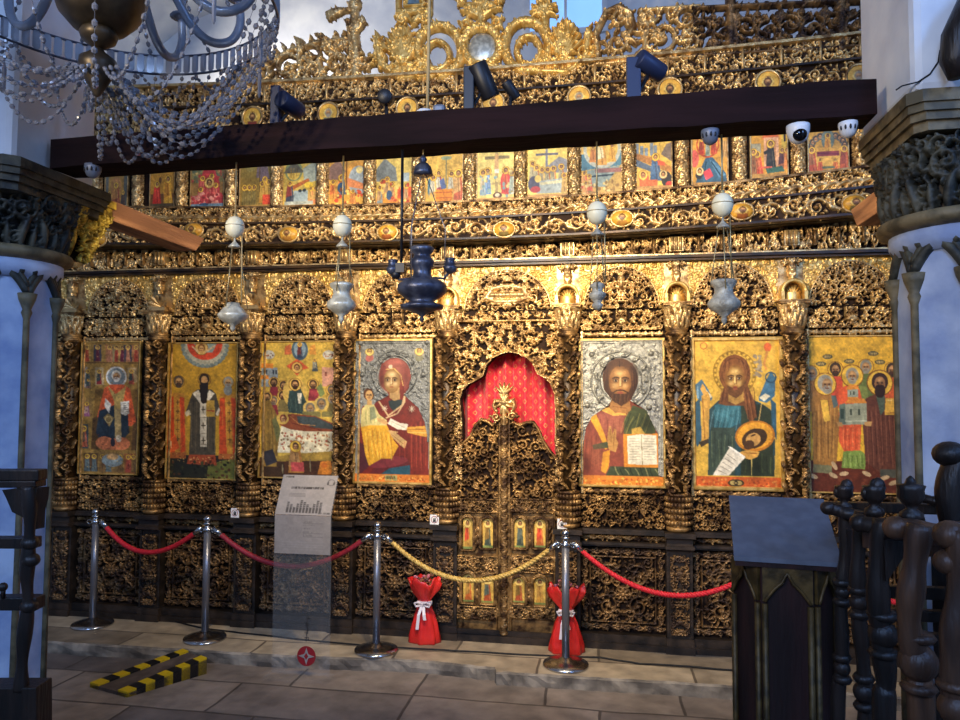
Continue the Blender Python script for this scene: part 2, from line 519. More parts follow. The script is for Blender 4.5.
# ------------------------------------------------------------------ painting on panels (colour attribute of a dense panel mesh)
class Paint:
    """coordinates are those of a measured drawing; corners (tl, tr, br, bl) mark the panel"""
    def __init__(s, tl, tr, br, bl, px, bg, seed=1, mott=0.05):
        s.rg = np.random.default_rng(seed)
        nx, ny = px
        u = np.linspace(0, 1, nx)[None, :]; v = np.linspace(0, 1, ny)[:, None]   # v = 0 at the top
        s.X = (1-v)*((1-u)*tl[0]+u*tr[0])+v*((1-u)*bl[0]+u*br[0])
        s.Y = (1-v)*((1-u)*tl[1]+u*tr[1])+v*((1-u)*bl[1]+u*br[1])
        s.nx, s.ny = nx, ny
        s.c = np.zeros((ny, nx, 3)); s.c[:] = s.col(bg)
        s.mott = mott
    def col(s, h):
        return np.array([int(h[i:i+2], 16)/255 for i in (0, 2, 4)])
    def put(s, m, col, al=1.0):
        s.c[m] = s.c[m]*(1-al)+s.col(col)*al
    def el(s, cx, cy, rx, ry, col, rot=0, al=1.0):
        dx, dy = s.X-cx, s.Y-cy
        c, k = math.cos(math.radians(rot)), math.sin(math.radians(rot))
        a, b = dx*c+dy*k, -dx*k+dy*c
        s.put((a/rx)**2+(b/ry)**2 <= 1, col, al)
    def ring(s, cx, cy, r, w, col, ry=None):
        ry = ry or r
        d = np.hypot((s.X-cx), (s.Y-cy)*r/ry)
        s.put(np.abs(d-r) <= w/2, col)
    def po(s, pts, col, al=1.0):
        m = np.zeros(s.X.shape, bool); n = len(pts)
        for i in range(n):
            x1, y1 = pts[i]; x2, y2 = pts[(i+1) % n]
            if y1 == y2: continue
            c = ((s.Y < y1) != (s.Y < y2)) & (s.X < (x2-x1)*(s.Y-y1)/(y2-y1)+x1)
            m ^= c
        s.put(m, col, al)
    def re(s, x0, y0, x1, y1, col, al=1.0):
        s.put((s.X >= x0) & (s.X <= x1) & (s.Y >= y0) & (s.Y <= y1), col, al)
    def ln(s, pts, w, col, al=1.0):
        m = np.zeros(s.X.shape, bool)
        for (x1, y1), (x2, y2) in zip(pts[:-1], pts[1:]):
            L = max((x2-x1)**2+(y2-y1)**2, 1e-6)
            t = np.clip(((s.X-x1)*(x2-x1)+(s.Y-y1)*(y2-y1))/L, 0, 1)
            m |= np.hypot(s.X-x1-t*(x2-x1), s.Y-y1-t*(y2-y1)) <= w/2
        s.put(m, col, al)
    def head(s, x, y, r, hair='4a3018', face='c08a50', halo=None, beard=None, hw=1.9, hx=0, edge='7a4a18'):
        if halo:
            s.el(x, y, r*hw, r*hw, edge); s.el(x, y, r*hw*0.92, r*hw*0.92, halo)
        s.el(x, y-0.12*r, r, r*1.12, hair)
        s.el(x+hx*r, y+0.12*r, r*0.66, r*0.88, face); s.gl(x+hx*r, y-0.25*r, r*0.4, r*0.3, 'e0b070', 0.7); s.gl(x+hx*r, y+0.02*r, r*0.55, r*0.2, '3a2010', 0.5)
        if beard: s.el(x+hx*r, y+0.72*r, r*0.62, r*0.55, beard)
        s.el(x+hx*r-0.28*r, y+0.02*r, r*0.13, r*0.10, '2a1a10'); s.el(x+hx*r+0.28*r, y+0.02*r, r*0.13, r*0.10, '2a1a10')
        s.ln([(x+hx*r, y), (x+hx*r, y+0.35*r)], r*0.10, '8a5a30')
        s.ln([(x+hx*r-0.2*r, y+0.55*r), (x+hx*r+0.2*r, y+0.55*r)], r*0.12, '6a2a1a')
    def fig(s, x, y0, y1, w, robe, mantle=None, hair='4a3018', halo='e8b840', face='b88450', r=None, beard=None, lean=0):
        """small standing figure, head top at y0, hem at y1"""
        h = y1-y0; r = r or h*0.085
        s.po([(x-0.28*w, y0+h*0.2), (x+0.28*w, y0+h*0.2), (x+0.5*w+lean, y1), (x-0.5*w+lean, y1)], robe)
        if mantle:
            s.po([(x-0.32*w, y0+h*0.2), (x+0.1*w, y0+h*0.18), (x+0.25*w+lean*0.6, y0+h*0.7), (x-0.48*w+lean*0.7, y0+h*0.8)], mantle)
        s.ln([(x-0.05*w, y0+h*0.3), (x+0.1*w+lean, y1-h*0.05)], w*0.05, '3a2010', 0.6)
        s.ln([(x+0.15*w, y0+h*0.35), (x+0.28*w+lean, y1-h*0.05)], w*0.04, 'f0d090', 0.4)
        s.head(x, y0+r*1.2, r, hair, face, halo, beard)
    def folds(s, x0, y0, x1, y1, n, dark, light, w=2.0, slant=0):
        for k in range(n):
            t = (k+0.5)/n
            xa = x0+(x1-x0)*t; xb = xa+slant+s.rg.uniform(-6, 6)
            ya = y0+s.rg.uniform(0, 0.25)*(y1-y0); yb = y1-s.rg.uniform(0, 0.15)*(y1-y0)
            s.ln([(xa, ya), ((xa+xb)/2+s.rg.uniform(-4, 4), (ya+yb)/2), (xb, yb)], w, dark if k % 2 else light, 0.55)
    def specks(s, x0, y0, x1, y1, n, cols, r=2.0):
        for k in range(n):
            s.el(s.rg.uniform(x0, x1), s.rg.uniform(y0, y1), r*s.rg.uniform(0.6, 1.4), r*s.rg.uniform(0.6, 1.4), cols[k % len(cols)])
    def text(s, x0, y, x1, col, h=3, w=1.3):
        """illegible fine lettering strokes"""
        x = x0
        while x < x1:
            s.ln([(x, y-h/2), (x+s.rg.uniform(-1, 1), y+h/2)], w, col); x += s.rg.uniform(2.4, 4.5)
    def gl(s, cx, cy, rx, ry, col, al=0.5, rot=0):
        """soft glaze of paint"""
        dx, dy = s.X-cx, s.Y-cy
        k, q = math.cos(math.radians(rot)), math.sin(math.radians(rot))
        d = ((dx*k+dy*q)/rx)**2+((-dx*q+dy*k)/ry)**2
        w = (al*np.exp(-d*1.4))[..., None]
        s.c = s.c*(1-w)+s.col(col)*w
    def face(s, x, y, rx, ry, flesh='c9954f', dark='5a3418', hi='e8c07c', look=0):
        """icon face: olive-brown ground, ochre lights, heavy eyes, long nose"""
        s.el(x, y, rx, ry, dark); s.gl(x, y-0.05*ry, rx*0.95, ry*0.9, flesh, 1.0)
        s.gl(x, y-0.55*ry, rx*0.6, ry*0.28, hi, 0.8); s.gl(x-0.45*rx, y+0.22*ry, rx*0.32, ry*0.25, hi, 0.8); s.gl(x+0.42*rx, y+0.22*ry, rx*0.30, ry*0.25, hi, 0.7)
        for q in (-1, 1):
            ex = x+q*0.42*rx+look
            s.gl(ex, y-0.10*ry, rx*0.34, ry*0.20, '3a2010', 0.85)
            s.el(ex, y-0.08*ry, rx*0.17, ry*0.065, 'd8c098'); s.el(ex, y-0.08*ry, rx*0.10, ry*0.07, '140c06')
            s.ln([(ex-q*0.30*rx, y-0.24*ry), (ex, y-0.31*ry), (ex+q*0.30*rx, y-0.22*ry)], rx*0.09, '2e1a0c')
        s.ln([(x+look*0.6, y-0.2*ry), (x+look, y+0.28*ry)], rx*0.17, hi); s.ln([(x+0.11*rx+look, y-0.2*ry), (x+0.13*rx+look, y+0.26*ry), (x-0.1*rx+look, y+0.31*ry)], rx*0.06, '6a3c1a')
        s.el(x+look*0.5, y+0.50*ry, rx*0.24, ry*0.05, '8a3a28')
    def rgba(s):
        c = s.c.copy()
        # old varnish and the softness of the brush
        p_ = np.pad(c, ((1, 1), (1, 1), (0, 0)), 'edge')
        c = 0.5*c+0.125*(p_[:-2, 1:-1]+p_[2:, 1:-1]+p_[1:-1, :-2]+p_[1:-1, 2:])
        c = c*0.87+c.mean(2, keepdims=True)*0.05+np.array([0.50, 0.34, 0.14])*0.08
        # brush and age mottling of the paint itself
        def smooth_noise(cell):
            h_, w_ = s.ny//cell+2, s.nx//cell+2
            g = s.rg.normal(0, 1, (h_, w_))
            yi = np.linspace(0, h_-1.001, s.ny); xi = np.linspace(0, w_-1.001, s.nx)
            y0 = yi.astype(int); x0 = xi.astype(int); fy = (yi-y0)[:, None]; fx_ = (xi-x0)[None, :]
            return (g[y0][:, x0]*(1-fx_)+g[y0][:, x0+1]*fx_)*(1-fy)+(g[y0+1][:, x0]*(1-fx_)+g[y0+1][:, x0+1]*fx_)*fy
        k = s.rg.normal(0, 1, (s.ny, s.nx))
        c *= np.clip(1+s.mott*(0.5*k+1.1*smooth_noise(3)+1.0*smooth_noise(9)+0.8*smooth_noise(26)), 0.45, 1.6)[..., None]
        c = np.clip(c, 0, 1)
        c = np.where(c <= 0.04045, c/12.92, ((c+0.055)/1.055)**2.4)
        return np.concatenate([c, np.ones((s.ny, s.nx, 1))], 2).astype(np.float32)
    def panel(s, name, q, th=0.02, bulge=0.0):
        """q = four world corners tl, tr, br, bl; returns a slab whose front carries the paint"""
        nx, ny = s.nx, s.ny
        q = [np.asarray(p, float) for p in q]
        u = np.linspace(0, 1, nx)[None, :, None]; v = np.linspace(0, 1, ny)[:, None, None]
        V = (1-v)*((1-u)*q[0]+u*q[1])+v*((1-u)*q[3]+u*q[2])
        if bulge:
            V[..., 1] -= bulge*np.clip(1-((u[..., 0]-0.5)*2)**2-((v[..., 0]-0.5)*2)**2, 0, 1)**0.6
        V = V.reshape(-1, 3)
        idx = np.arange(nx*ny).reshape(ny, nx)
        Q = np.stack([idx[:-1, :-1], idx[1:, :-1], idx[1:, 1:], idx[:-1, 1:]], -1).reshape(-1, 4)
        # rim and back
        rim = np.concatenate([idx[0, :], idx[1:, -1], idx[-1, -2::-1], idx[-2:0:-1, 0]])
        b0 = len(V); B = V[rim].copy(); B[:, 1] += th
        V = np.concatenate([V, B]); k = len(rim); r = np.arange(k); r2 = (r+1) % k
        R = np.stack([rim[r], rim[r2], b0+r2, b0+r], 1)
        me = raw_mesh(name, V, np.concatenate([Q, R]), False)
        at_ = me.color_attributes.new('paint', 'FLOAT_COLOR', 'POINT')
        c = np.zeros((len(V), 4), np.float32); c[:] = (0.02, 0.012, 0.008, 1)
        c[:nx*ny] = s.rgba().reshape(-1, 4)
        at_.data.foreach_set('color', c.ravel())
        me.materials.append(MT['paint'])
        return me

GOLD = 'd2a23c'
def paint_enthroned():
    p = Paint((55, 72), (312, 70), (285, 650), (37, 650), (116, 268), '9a7636', 1, 0.10)
    for i, x in enumerate((75, 122, 175, 205, 230, 255, 290)):
        p.re(x-18, 84, x+16, 158, ('b08a48', '3c3a44', 'a06840', '8a7a50')[i % 4])
        p.fig(x, 88, 158, 20, ('9a3a28', '5a2030', 'b07050')[i % 3], None, halo='d8b050')
    p.re(58, 160, 310, 166, '6a4a20'); p.re(52, 182, 76, 272, 'a89a88'); p.re(110, 184, 148, 262, 'b8a070'); p.re(252, 184, 292, 250, 'b89a68')
    for x, y, r in ((78, 195, '4a5a5a'), (128, 196, '8a2a30'), (268, 195, '9a4030'), (80, 236, '7a5a50')):
        p.fig(x, y, y+62 if y < 200 else y+40, 24, r, '3a4a48')
    p.re(46, 315, 96, 405, '98743c'); p.fig(74, 340, 400, 26, '8a5070', 'b89080')
    p.re(40, 435, 80, 540, '3a4a50'); p.fig(60, 445, 535, 34, 'c86040', '6a5040')
    p.re(60, 560, 120, 640, '5a4028'); p.re(124, 556, 228, 645, '8a6a38'); p.re(232, 560, 285, 645, '9a5a30')
    for x in (75, 105, 140, 165, 215, 250, 272): p.fig(x, 568, 640, 26, ('5a6a68', '9a4030', '7a5a30')[x % 3], None)
    p.el(182, 590, 45, 28, '8a9a98'); p.el(182, 575, 25, 14, 'c89a60')
    p.po([(110, 280), (300, 280), (295, 545), (95, 545)], '7c5a26')
    p.po([(98, 410), (120, 395), (124, 545), (92, 545)], '5a4020'); p.po([(275, 395), (290, 405), (288, 545), (262, 545)], '5a4020')
    p.ring(203, 225, 42, 7, 'c8c4b8'); p.el(203, 225, 38, 38, '6a7678')
    p.po([(150, 275), (178, 258), (232, 258), (262, 278), (285, 420), (265, 440), (130, 420), (118, 400)], 'd8582c')
    p.po([(128, 375), (190, 350), (250, 380), (255, 470), (222, 505), (140, 520), (112, 470)], '20303c')
    p.po([(165, 265), (200, 300), (245, 265), (222, 380), (220, 480), (195, 490), (192, 330)], 'b89850')
    p.po([(196, 365), (220, 365), (222, 488), (194, 492)], 'a88e58')
    p.po([(145, 405), (165, 385), (192, 405), (170, 445)], '8a7240'); p.ring(168, 412, 14, 3, 'd8c080')
    p.po([(155, 320), (180, 345), (170, 385), (150, 355)], 'e8ddc8')
    p.po([(220, 335), (256, 330), (256, 385), (240, 395), (220, 385)], 'e6dfca')
    for k in range(5): p.ln([(223, 343+9*k), (253, 340+9*k)], 1.4, '6a5a48')
    p.head(203, 222, 21, 'c8c0ac', 'a87848', None, 'cfc8b8')
    p.el(150, 515, 38, 28, 'd87848'); p.el(220, 517, 38, 28, 'd87848'); p.re(140, 495, 230, 545, 'd87848')
    p.el(185, 512, 10, 18, '2a2a34'); p.el(210, 495, 12, 16, 'd8c8a8')
    p.specks(60, 80, 300, 640, 120, ('6a4820', 'c8a050', '7a3020'), 2)
    return p

def paint_three():
    p = Paint((62, 82), (370, 75), (345, 672), (50, 672), (136, 276), 'c39428', 2, 0.07)
    p.re(50, 570, 360, 680, '20241c'); p.po([(230, 610), (345, 575), (345, 680), (225, 680)], '6a7030')
    p.el(221, 92, 104, 96, '5a6a64'); p.el(221, 90, 98, 88, 'b8b49a')
    for k in range(16):
        a = PI*k/15; p.el(221+98*math.cos(a), 90+90*math.sin(a), 10, 9, '7a8a84')
    p.el(221, 85, 78, 68, 'd8482a'); p.po([(160, 70), (205, 120), (255, 120), (275, 80), (240, 70)], '8aa09a')
    p.head(206, 102, 16, '8a5a28', 'd8a868', 'd8b060'); p.ln([(225, 118), (265, 90)], 8, 'd8b890'); p.ln([(165, 95), (190, 118)], 6, 'd8b890')
    for cx, c0, c1 in ((95, 'd2491f', 'c88a30'), (318, 'cf4a20', 'c88a2c')):
        w = 46
        p.po([(cx-34, 300), (cx+36, 300), (cx+w, 570), (cx-w+4, 570)], c1)
        p.po([(cx-34, 320), (cx-12, 315), (cx-6, 560), (cx-w+6, 560)], c0)
        p.po([(cx+14, 315), (cx+34, 320), (cx+w-6, 555), (cx+18, 560)], c0)
        p.folds(cx-30, 320, cx+32, 555, 6, '8a3010', 'f0c050', 2)
        for k in range(5): p.ln([(cx, 340+40*k), (cx+12, 340+40*k)], 5, '6a4a20'); p.ln([(cx+6, 332+40*k), (cx+6, 350+40*k)], 4, '6a4a20')
        p.re(cx-w+4, 560, cx+w-4, 585, 'b0602a'); p.specks(cx-w+6, 565, cx+w-6, 600, 22, ('e0b860', '5a2a14'), 2.5)
    p.po([(70, 500), (90, 480), (110, 540), (70, 560)], 'e05a24'); p.ln([(72, 510), (72, 540)], 3, 'f0d8a0')
    p.po([(165, 300), (190, 282), (250, 282), (268, 300), (285, 370), (265, 400), (262, 570), (150, 570), (158, 400), (135, 385)], '4a4538')
    p.po([(165, 300), (192, 285), (215, 330), (200, 345)], 'e2d8c0'); p.po([(262, 300), (240, 285), (215, 330), (228, 345)], 'e2d8c0')
    p.folds(150, 330, 270, 560, 9, '24221c', '8a7a54', 2.5)
    p.re(198, 335, 226, 532, 'd6ccb2')
    for y in (370, 440, 505): p.ln([(204, y), (220, y)], 4, '3a3428'); p.ln([(212, y-12), (212, y+14)], 4, '3a3428')
    for y in (405, 475, 522): p.ln([(200, y), (224, y)], 3, '8a8068')
    p.re(225, 330, 262, 400, 'b8923a'); p.re(228, 372, 260, 378, 'a03a24')
    p.po([(150, 568), (262, 568), (268, 612), (140, 608)], 'a84828'); p.specks(148, 575, 262, 605, 30, ('e0a060', '6a2010'), 3)
    p.po([(130, 385), (150, 372), (160, 392), (140, 402)], 'd8c8a0'); p.po([(265, 390), (280, 360), (286, 370), (275, 400)], 'e0d0b0')
    p.head(105, 250, 22, '54483a', 'b88a54', 'b89030', '3e342a', 1.25)
    p.head(322, 250, 21, '8a8a7c', 'b48c58', 'b89030', '8e928c', 1.25); p.el(320, 285, 18, 22, '8a908c')
    p.po([(196, 255), (236, 255), (228, 340), (212, 345), (202, 335)], '1f1a16')
    p.head(218, 240, 22, '2e2218', 'b98a52', '9a7828', None, 1.35); p.po([(200, 252), (236, 252), (226, 338), (208, 338)], '221c17')
    p.el(218, 246, 11, 9, 'b98a52')
    p.specks(60, 590, 340, 668, 40, ('10140e', '3a3c20', '50301a'), 6)
    return p

def paint_dormition():
    p = Paint((70, 75), (395, 72), (372, 668), (45, 668), (152, 284), 'd4ae44', 3, 0.07)
    p.re(40, 580, 400, 680, '4a2c1a'); p.po([(50, 620), (160, 600), (160, 680), (50, 680)], '3a2818')
    p.re(66, 188, 140, 272, '8f9ea4'); p.re(66, 170, 120, 192, 'd8822c'); p.re(60, 222, 100, 240, 'd8822c')
    for x in (88, 118, 130): p.re(x, 200, x+6, 218, '2a3440')
    p.re(335, 186, 392, 270, 'd89a80'); p.re(348, 205, 356, 225, '8a4a3a')
    p.el(102, 132, 26, 20, 'c0beb0'); p.specks(82, 125, 124, 142, 10, ('5a3a2a', 'a05a40'), 3)
    p.el(366, 132, 26, 20, 'c0beb0'); p.specks(346, 125, 388, 142, 10, ('5a3a2a', 'a05a40'), 3)
    p.el(240, 110, 36, 46, '46606e'); p.el(240, 108, 26, 36, '7f96a0'); p.fig(240, 80, 148, 26, '31405a', '6a3030')
    p.po([(175, 95), (200, 85), (205, 130), (172, 132)], 'cf6a3a'); p.po([(285, 95), (308, 85), (312, 132), (282, 130)], 'd8923a')
    p.po([(205, 165), (226, 150), (248, 165), (278, 190), (245, 200), (226, 225), (205, 200), (178, 182)], 'd85a30'); p.head(226, 188, 13, '5a3418', 'c89058', 'e8b858')
    p.fig(305, 150, 205, 26, '4a5a60', 'a0a08c')
    for x, y, hr in ((122, 255, '3a2a1c'), (165, 268, '3e2c1c'), (295, 262, '4a3420'), (375, 285, '6a6050'), (160, 312, '3c2818'), (375, 325, '8a8474'), (118, 335, '6a6252'), (90, 318, '4a3a28')):
        p.head(x, y, 17, hr, 'b58450', 'dcae48', hr, 1.5)
        p.po([(x-16, y+18), (x+16, y+18), (x+24, y+70), (x-24, y+70)], ('7a6a38', '8a2c34', '56653c', '6a5a34')[(x+y) % 4])
    p.po([(310, 275), (330, 255), (345, 300), (325, 320)], '7a8a4a'); p.po([(280, 290), (310, 285), (322, 310), (290, 315)], 'a83a40')
    p.el(215, 300, 54, 66, 'd9b050'); p.po([(190, 290), (240, 280), (265, 340), (255, 392), (185, 385), (180, 350)], '2e4440')
    p.po([(225, 300), (245, 300), (240, 345), (228, 345)], 'ddd0b0'); p.folds(190, 320, 255, 385, 6, '16241f', '7a8a6a', 2)
    p.head(216, 262, 18, '3a2212', 'bb8650', 'e2b650', '33200f', 1.6)
    for x, y in ((280, 365), (330, 345)):
        p.el(x, y, 32, 30, 'e0ba5c'); p.head(x, y, 20, '7a7462', 'b88a54', None, '8a8270')
    for x in (265, 300, 350): p.po([(x-20, 380), (x+24, 378), (x+26, 402), (x-20, 402)], '837a42')
    p.po([(60, 340), (100, 330), (135, 400), (140, 520), (125, 620), (60, 620)], '8a6a2c'); p.folds(65, 360, 130, 600, 8, '55401a', 'c09a48', 3)
    p.po([(130, 520), (110, 420), (128, 400), (150, 470)], '6a6a3a')
    p.po([(150, 445), (385, 440), (380, 560), (130, 560)], 'e4d8b0')
    p.specks(150, 470, 375, 548, 70, ('a84a34', '7a5a34', 'b87a50'), 4)
    p.po([(60, 585), (250, 560), (380, 548), (380, 590), (60, 600)], 'a58434')
    p.po([(140, 400), (200, 390), (300, 398), (385, 432), (385, 465), (260, 466), (190, 458), (145, 440)], '8a4426')
    p.po([(220, 400), (300, 402), (382, 438), (382, 455), (300, 450), (225, 428)], '3e4a4a'); p.ln([(190, 400), (230, 435), (300, 440)], 3, 'c88a4a'); p.ln([(195, 430), (330, 460)], 3, '5a2014')
    p.el(158, 412, 27, 25, 'd9ae4c'); p.head(160, 412, 15, '7a3424', 'c0935c')
    p.fig(212, 515, 645, 70, 'b87a34', 'a87c48', r=14); p.po([(190, 600), (245, 600), (248, 640), (190, 640)], 'c04a48')
    p.po([(320, 595), (365, 590), (372, 650), (305, 650)], 'e88a2c'); p.el(335, 610, 14, 12, 'd87024')
    p.po([(60, 560), (110, 545), (130, 600), (80, 620)], '2a2a30')
    p.re(272, 585, 277, 640, '8a7a58'); p.re(150, 610, 155, 650, '8a7a58')
    return p

VIRGIN = [(150, 215), (160, 165), (215, 138), (270, 160), (292, 215), (285, 270), (262, 300), (325, 355), (352, 415), (364, 470), (364, 640), (58, 640), (58, 455), (70, 420), (70, 365), (85, 340), (78, 300), (92, 270), (120, 272), (132, 300), (128, 335), (160, 320), (195, 300), (165, 265)]
def paint_virgin():
    p = Paint((45, 62), (378, 62), (372, 678), (38, 678), (156, 290), '8d8e88', 4, 0.05)
    p.re(30, 640, 390, 690, 'd8782a'); p.re(175, 645, 228, 668, 'a8a060'); p.specks(62, 648, 355, 668, 60, ('a84a1c', 'e8b050'), 3); p.text(182, 656, 222, '4a4a2a', 12, 2)
    p.po(VIRGIN, '6c1d18')
    p.po([(50, 345), (70, 262), (136, 262), (146, 322), (126, 344), (86, 348)], '8d8e88')
    p.el(220, 218, 70, 80, '843a32'); p.el(222, 215, 62, 70, '964a42')
    p.po([(150, 215), (165, 165), (190, 190), (175, 240), (172, 270)], '7a2a28')
    p.po([(172, 235), (255, 230), (262, 300), (250, 345), (200, 330)], '6a1c18')
    p.po([(190, 325), (250, 320), (255, 345), (215, 372), (195, 350)], '1c2c30')
    p.po([(198, 270), (238, 262), (242, 318), (215, 326), (196, 312)], 'b08a54')
    p.face(206, 240, 36, 52, 'cba264', '7a5428', 'ecd09a', -3)
    p.ln([(180, 190), (215, 185), (245, 215), (255, 260)], 4, 'd8b060')
    p.gl(160, 240, 14, 50, '4a1412', 0.7); p.gl(270, 210, 18, 60, '5a1a18', 0.6); p.gl(225, 158, 40, 16, 'c8685c', 0.6); p.gl(310, 520, 14, 90, 'b04030', 0.5); p.gl(345, 520, 14, 100, '3a0c0a', 0.6); p.gl(120, 480, 30, 40, 'f0c848', 0.5); p.gl(190, 540, 20, 40, 'a86818', 0.6)
    p.ln([(150, 330), (190, 390), (250, 345), (262, 300)], 7, 'c8a878'); p.ln([(262, 295), (262, 330), (230, 380), (180, 400)], 6, 'd0ae80')
    p.po([(270, 350), (325, 355), (352, 415), (364, 470), (364, 640), (285, 640), (285, 480), (255, 440), (240, 400)], '78221a')
    p.folds(285, 370, 355, 630, 7, '4a100c', 'b84a30', 4)
    for x, y in ((175, 358), (292, 360)):
        for k in range(8):
            a = k*PI/4; p.ln([(x-13*math.cos(a), y-13*math.sin(a)), (x+13*math.cos(a), y+13*math.sin(a))], 3, 'd8c8a8')
    p.el(200, 178, 9, 9, 'd8c8a8')
    p.po([(270, 438), (352, 432), (362, 470), (355, 480), (272, 462)], 'd89a34'); p.ln([(275, 448), (355, 446)], 3, '8a5018'); p.ln([(276, 460), (356, 462)], 3, 'f0c868')
    p.po([(150, 590), (250, 560), (285, 590), (285, 640), (110, 640)], '5a1a20'); p.po([(195, 615), (285, 600), (285, 640), (160, 640)], '1e4c60')
    p.el(185, 590, 90, 22, '7a2830', -8); p.po([(58, 500), (85, 520), (105, 610), (70, 640), (58, 640)], '4a1c28')
    # the child
    p.po([(70, 440), (72, 365), (92, 342), (128, 342), (150, 385), (185, 410), (185, 440), (130, 450)], 'cbbd76')
    p.folds(80, 350, 140, 430, 7, '6a7a4a', 'e8dca0', 3); p.po([(108, 355), (128, 350), (140, 400), (112, 410)], '5a7060', 0.6)
    p.po([(70, 440), (110, 432), (185, 432), (215, 495), (235, 520), (205, 575), (160, 575), (105, 608), (90, 560), (80, 500)], 'e0a224')
    p.folds(85, 440, 205, 580, 12, 'a8641a', 'f4d060', 4, 12); p.folds(100, 450, 200, 560, 7, 'c07a1c', 'f0c040', 3, -20)
    p.head(106, 300, 25, '4e2c18', 'c89a5c', None); p.re(96, 325, 118, 345, 'c09458')
    p.po([(140, 400), (170, 405), (190, 420), (180, 430), (145, 415)], 'c89a60')
    p.po([(200, 400), (240, 420), (278, 425), (268, 452), (230, 448), (188, 425)], 'e4dcc4'); p.ln([(205, 415), (260, 440)], 2, '8a8070')
    p.po([(195, 462), (215, 455), (245, 480), (272, 500), (262, 530), (240, 515), (205, 480)], 'c8a064'); p.ln([(205, 470), (255, 510)], 2, '8a5a30'); p.ln([(190, 455), (230, 460)], 6, 'c8a064')
    p.folds(230, 500, 280, 580, 4, '4a1010', 'a83a28', 3)
    for x in (108, 325):
        p.po([(x-16, 130), (x+16, 130), (x+22, 165), (x-20, 165)], 'b0605a' if x < 200 else '7a7a60'); p.head(x, 110, 11, '7a5a28', 'd0a860', 'e8d070', None, 1.9)
    return p

CHRIST = [(140, 215), (160, 165), (215, 138), (270, 160), (292, 215), (288, 270), (262, 320), (330, 360), (362, 430), (380, 462), (380, 640), (48, 640), (48, 560), (66, 440), (92, 390), (165, 340), (180, 315), (145, 270)]
def paint_pantocrator():
    p = Paint((42, 58), (404, 58), (396, 682), (42, 682), (170, 300), '9a988c', 5, 0.05)
    p.re(30, 640, 410, 690, 'e0822a'); p.specks(50, 648, 390, 676, 60, ('b8521c', 'f0c050'), 4); p.el(212, 660, 14, 9, 'b86a20')
    p.po(CHRIST, '7d3a26')
    p.po([(92, 390), (165, 340), (240, 370), (232, 470), (225, 640), (48, 640), (48, 560), (66, 440)], '8a4030')
    p.po([(120, 380), (165, 350), (235, 378), (215, 460), (150, 470), (120, 430)], '9c5240'); p.folds(110, 390, 220, 470, 8, '5a2218', 'c87a54', 3)
    p.po([(80, 390), (112, 378), (150, 470), (165, 520), (150, 530), (120, 460)], 'e2a02c'); p.po([(140, 540), (170, 530), (165, 600), (150, 632), (130, 620)], 'e0982a')
    p.po([(132, 362), (165, 345), (195, 372), (240, 370), (240, 382), (185, 385)], 'e8b048')
    p.folds(55, 450, 130, 620, 7, '5a2016', 'b05c3c', 4, -10)
    p.po([(95, 510), (160, 495), (170, 520), (100, 530)], '3c4830')
    p.po([(232, 400), (270, 340), (330, 360), (362, 430), (362, 462), (228, 462)], '454f2c'); p.folds(240, 370, 355, 460, 9, '1e2414', 'a89a4c', 4, -30)
    p.po([(262, 440), (300, 430), (320, 462), (262, 462)], 'c8a040')
    p.po([(170, 600), (380, 600), (380, 640), (150, 640)], '35422c'); p.folds(180, 602, 370, 638, 9, '141a10', 'b8b070', 5, 14)
    p.el(215, 232, 78, 94, '4a2a14'); p.po([(140, 215), (150, 290), (182, 320), (185, 250)], '3e2210'); p.po([(290, 215), (290, 280), (262, 320), (250, 250)], '3a200f')
    p.po([(180, 300), (252, 300), (262, 360), (240, 375), (190, 370), (168, 350)], 'a8733a'); p.ln([(185, 345), (240, 352)], 3, '7a4a20')
    p.face(216, 240, 48, 68, 'c88e48', '7a4a22', 'eabd78', 2)
    p.po([(168, 258), (180, 284), (198, 292), (216, 288), (236, 292), (252, 284), (264, 256), (254, 322), (220, 344), (182, 320)], '4a2c16'); p.folds(178, 286, 258, 335, 9, '2e1a0a', '7a4e28', 3); p.el(217, 286, 14, 5, '9a4a30')
    p.gl(152, 210, 16, 70, '2a160a', 0.7); p.gl(282, 210, 16, 70, '2a160a', 0.7); p.folds(142, 180, 166, 310, 4, '2a1608', '7a4a24', 3, -4); p.folds(268, 180, 288, 300, 4, '2a1608', '7a4a24', 3, 4)
    p.gl(110, 560, 40, 80, 'b86a4a', 0.5); p.gl(200, 430, 30, 60, 'b46a4c', 0.5); p.gl(70, 600, 24, 60, '4a1a12', 0.7); p.gl(330, 420, 30, 40, '1c2210', 0.6)
    p.ln([(186, 286), (200, 277), (216, 275), (233, 277), (248, 286)], 5, '3a2210'); p.ln([(214, 150), (216, 175)], 3, '2a1608')
    p.po([(158, 485), (166, 430), (176, 428), (180, 465), (190, 440), (198, 445), (196, 480), (206, 500), (195, 540), (165, 530)], 'c08a48'); p.ln([(172, 440), (176, 500)], 2, '7a4a20'); p.ln([(190, 455), (185, 510)], 2, '7a4a20')
    p.po([(226, 462), (378, 458), (380, 602), (228, 602)], 'd8852a')
    p.po([(243, 470), (300, 462), (366, 466), (368, 588), (305, 592), (245, 588)], 'e4dcc2'); p.ln([(303, 465), (306, 590)], 2.5, '8a7a58')
    for k in range(9):
        p.ln([(252, 482+11*k), (294, 480+11*k)], 2, '98907a'); p.ln([(312, 480+11*k), (358, 481+11*k)], 2, '98907a')
    return p

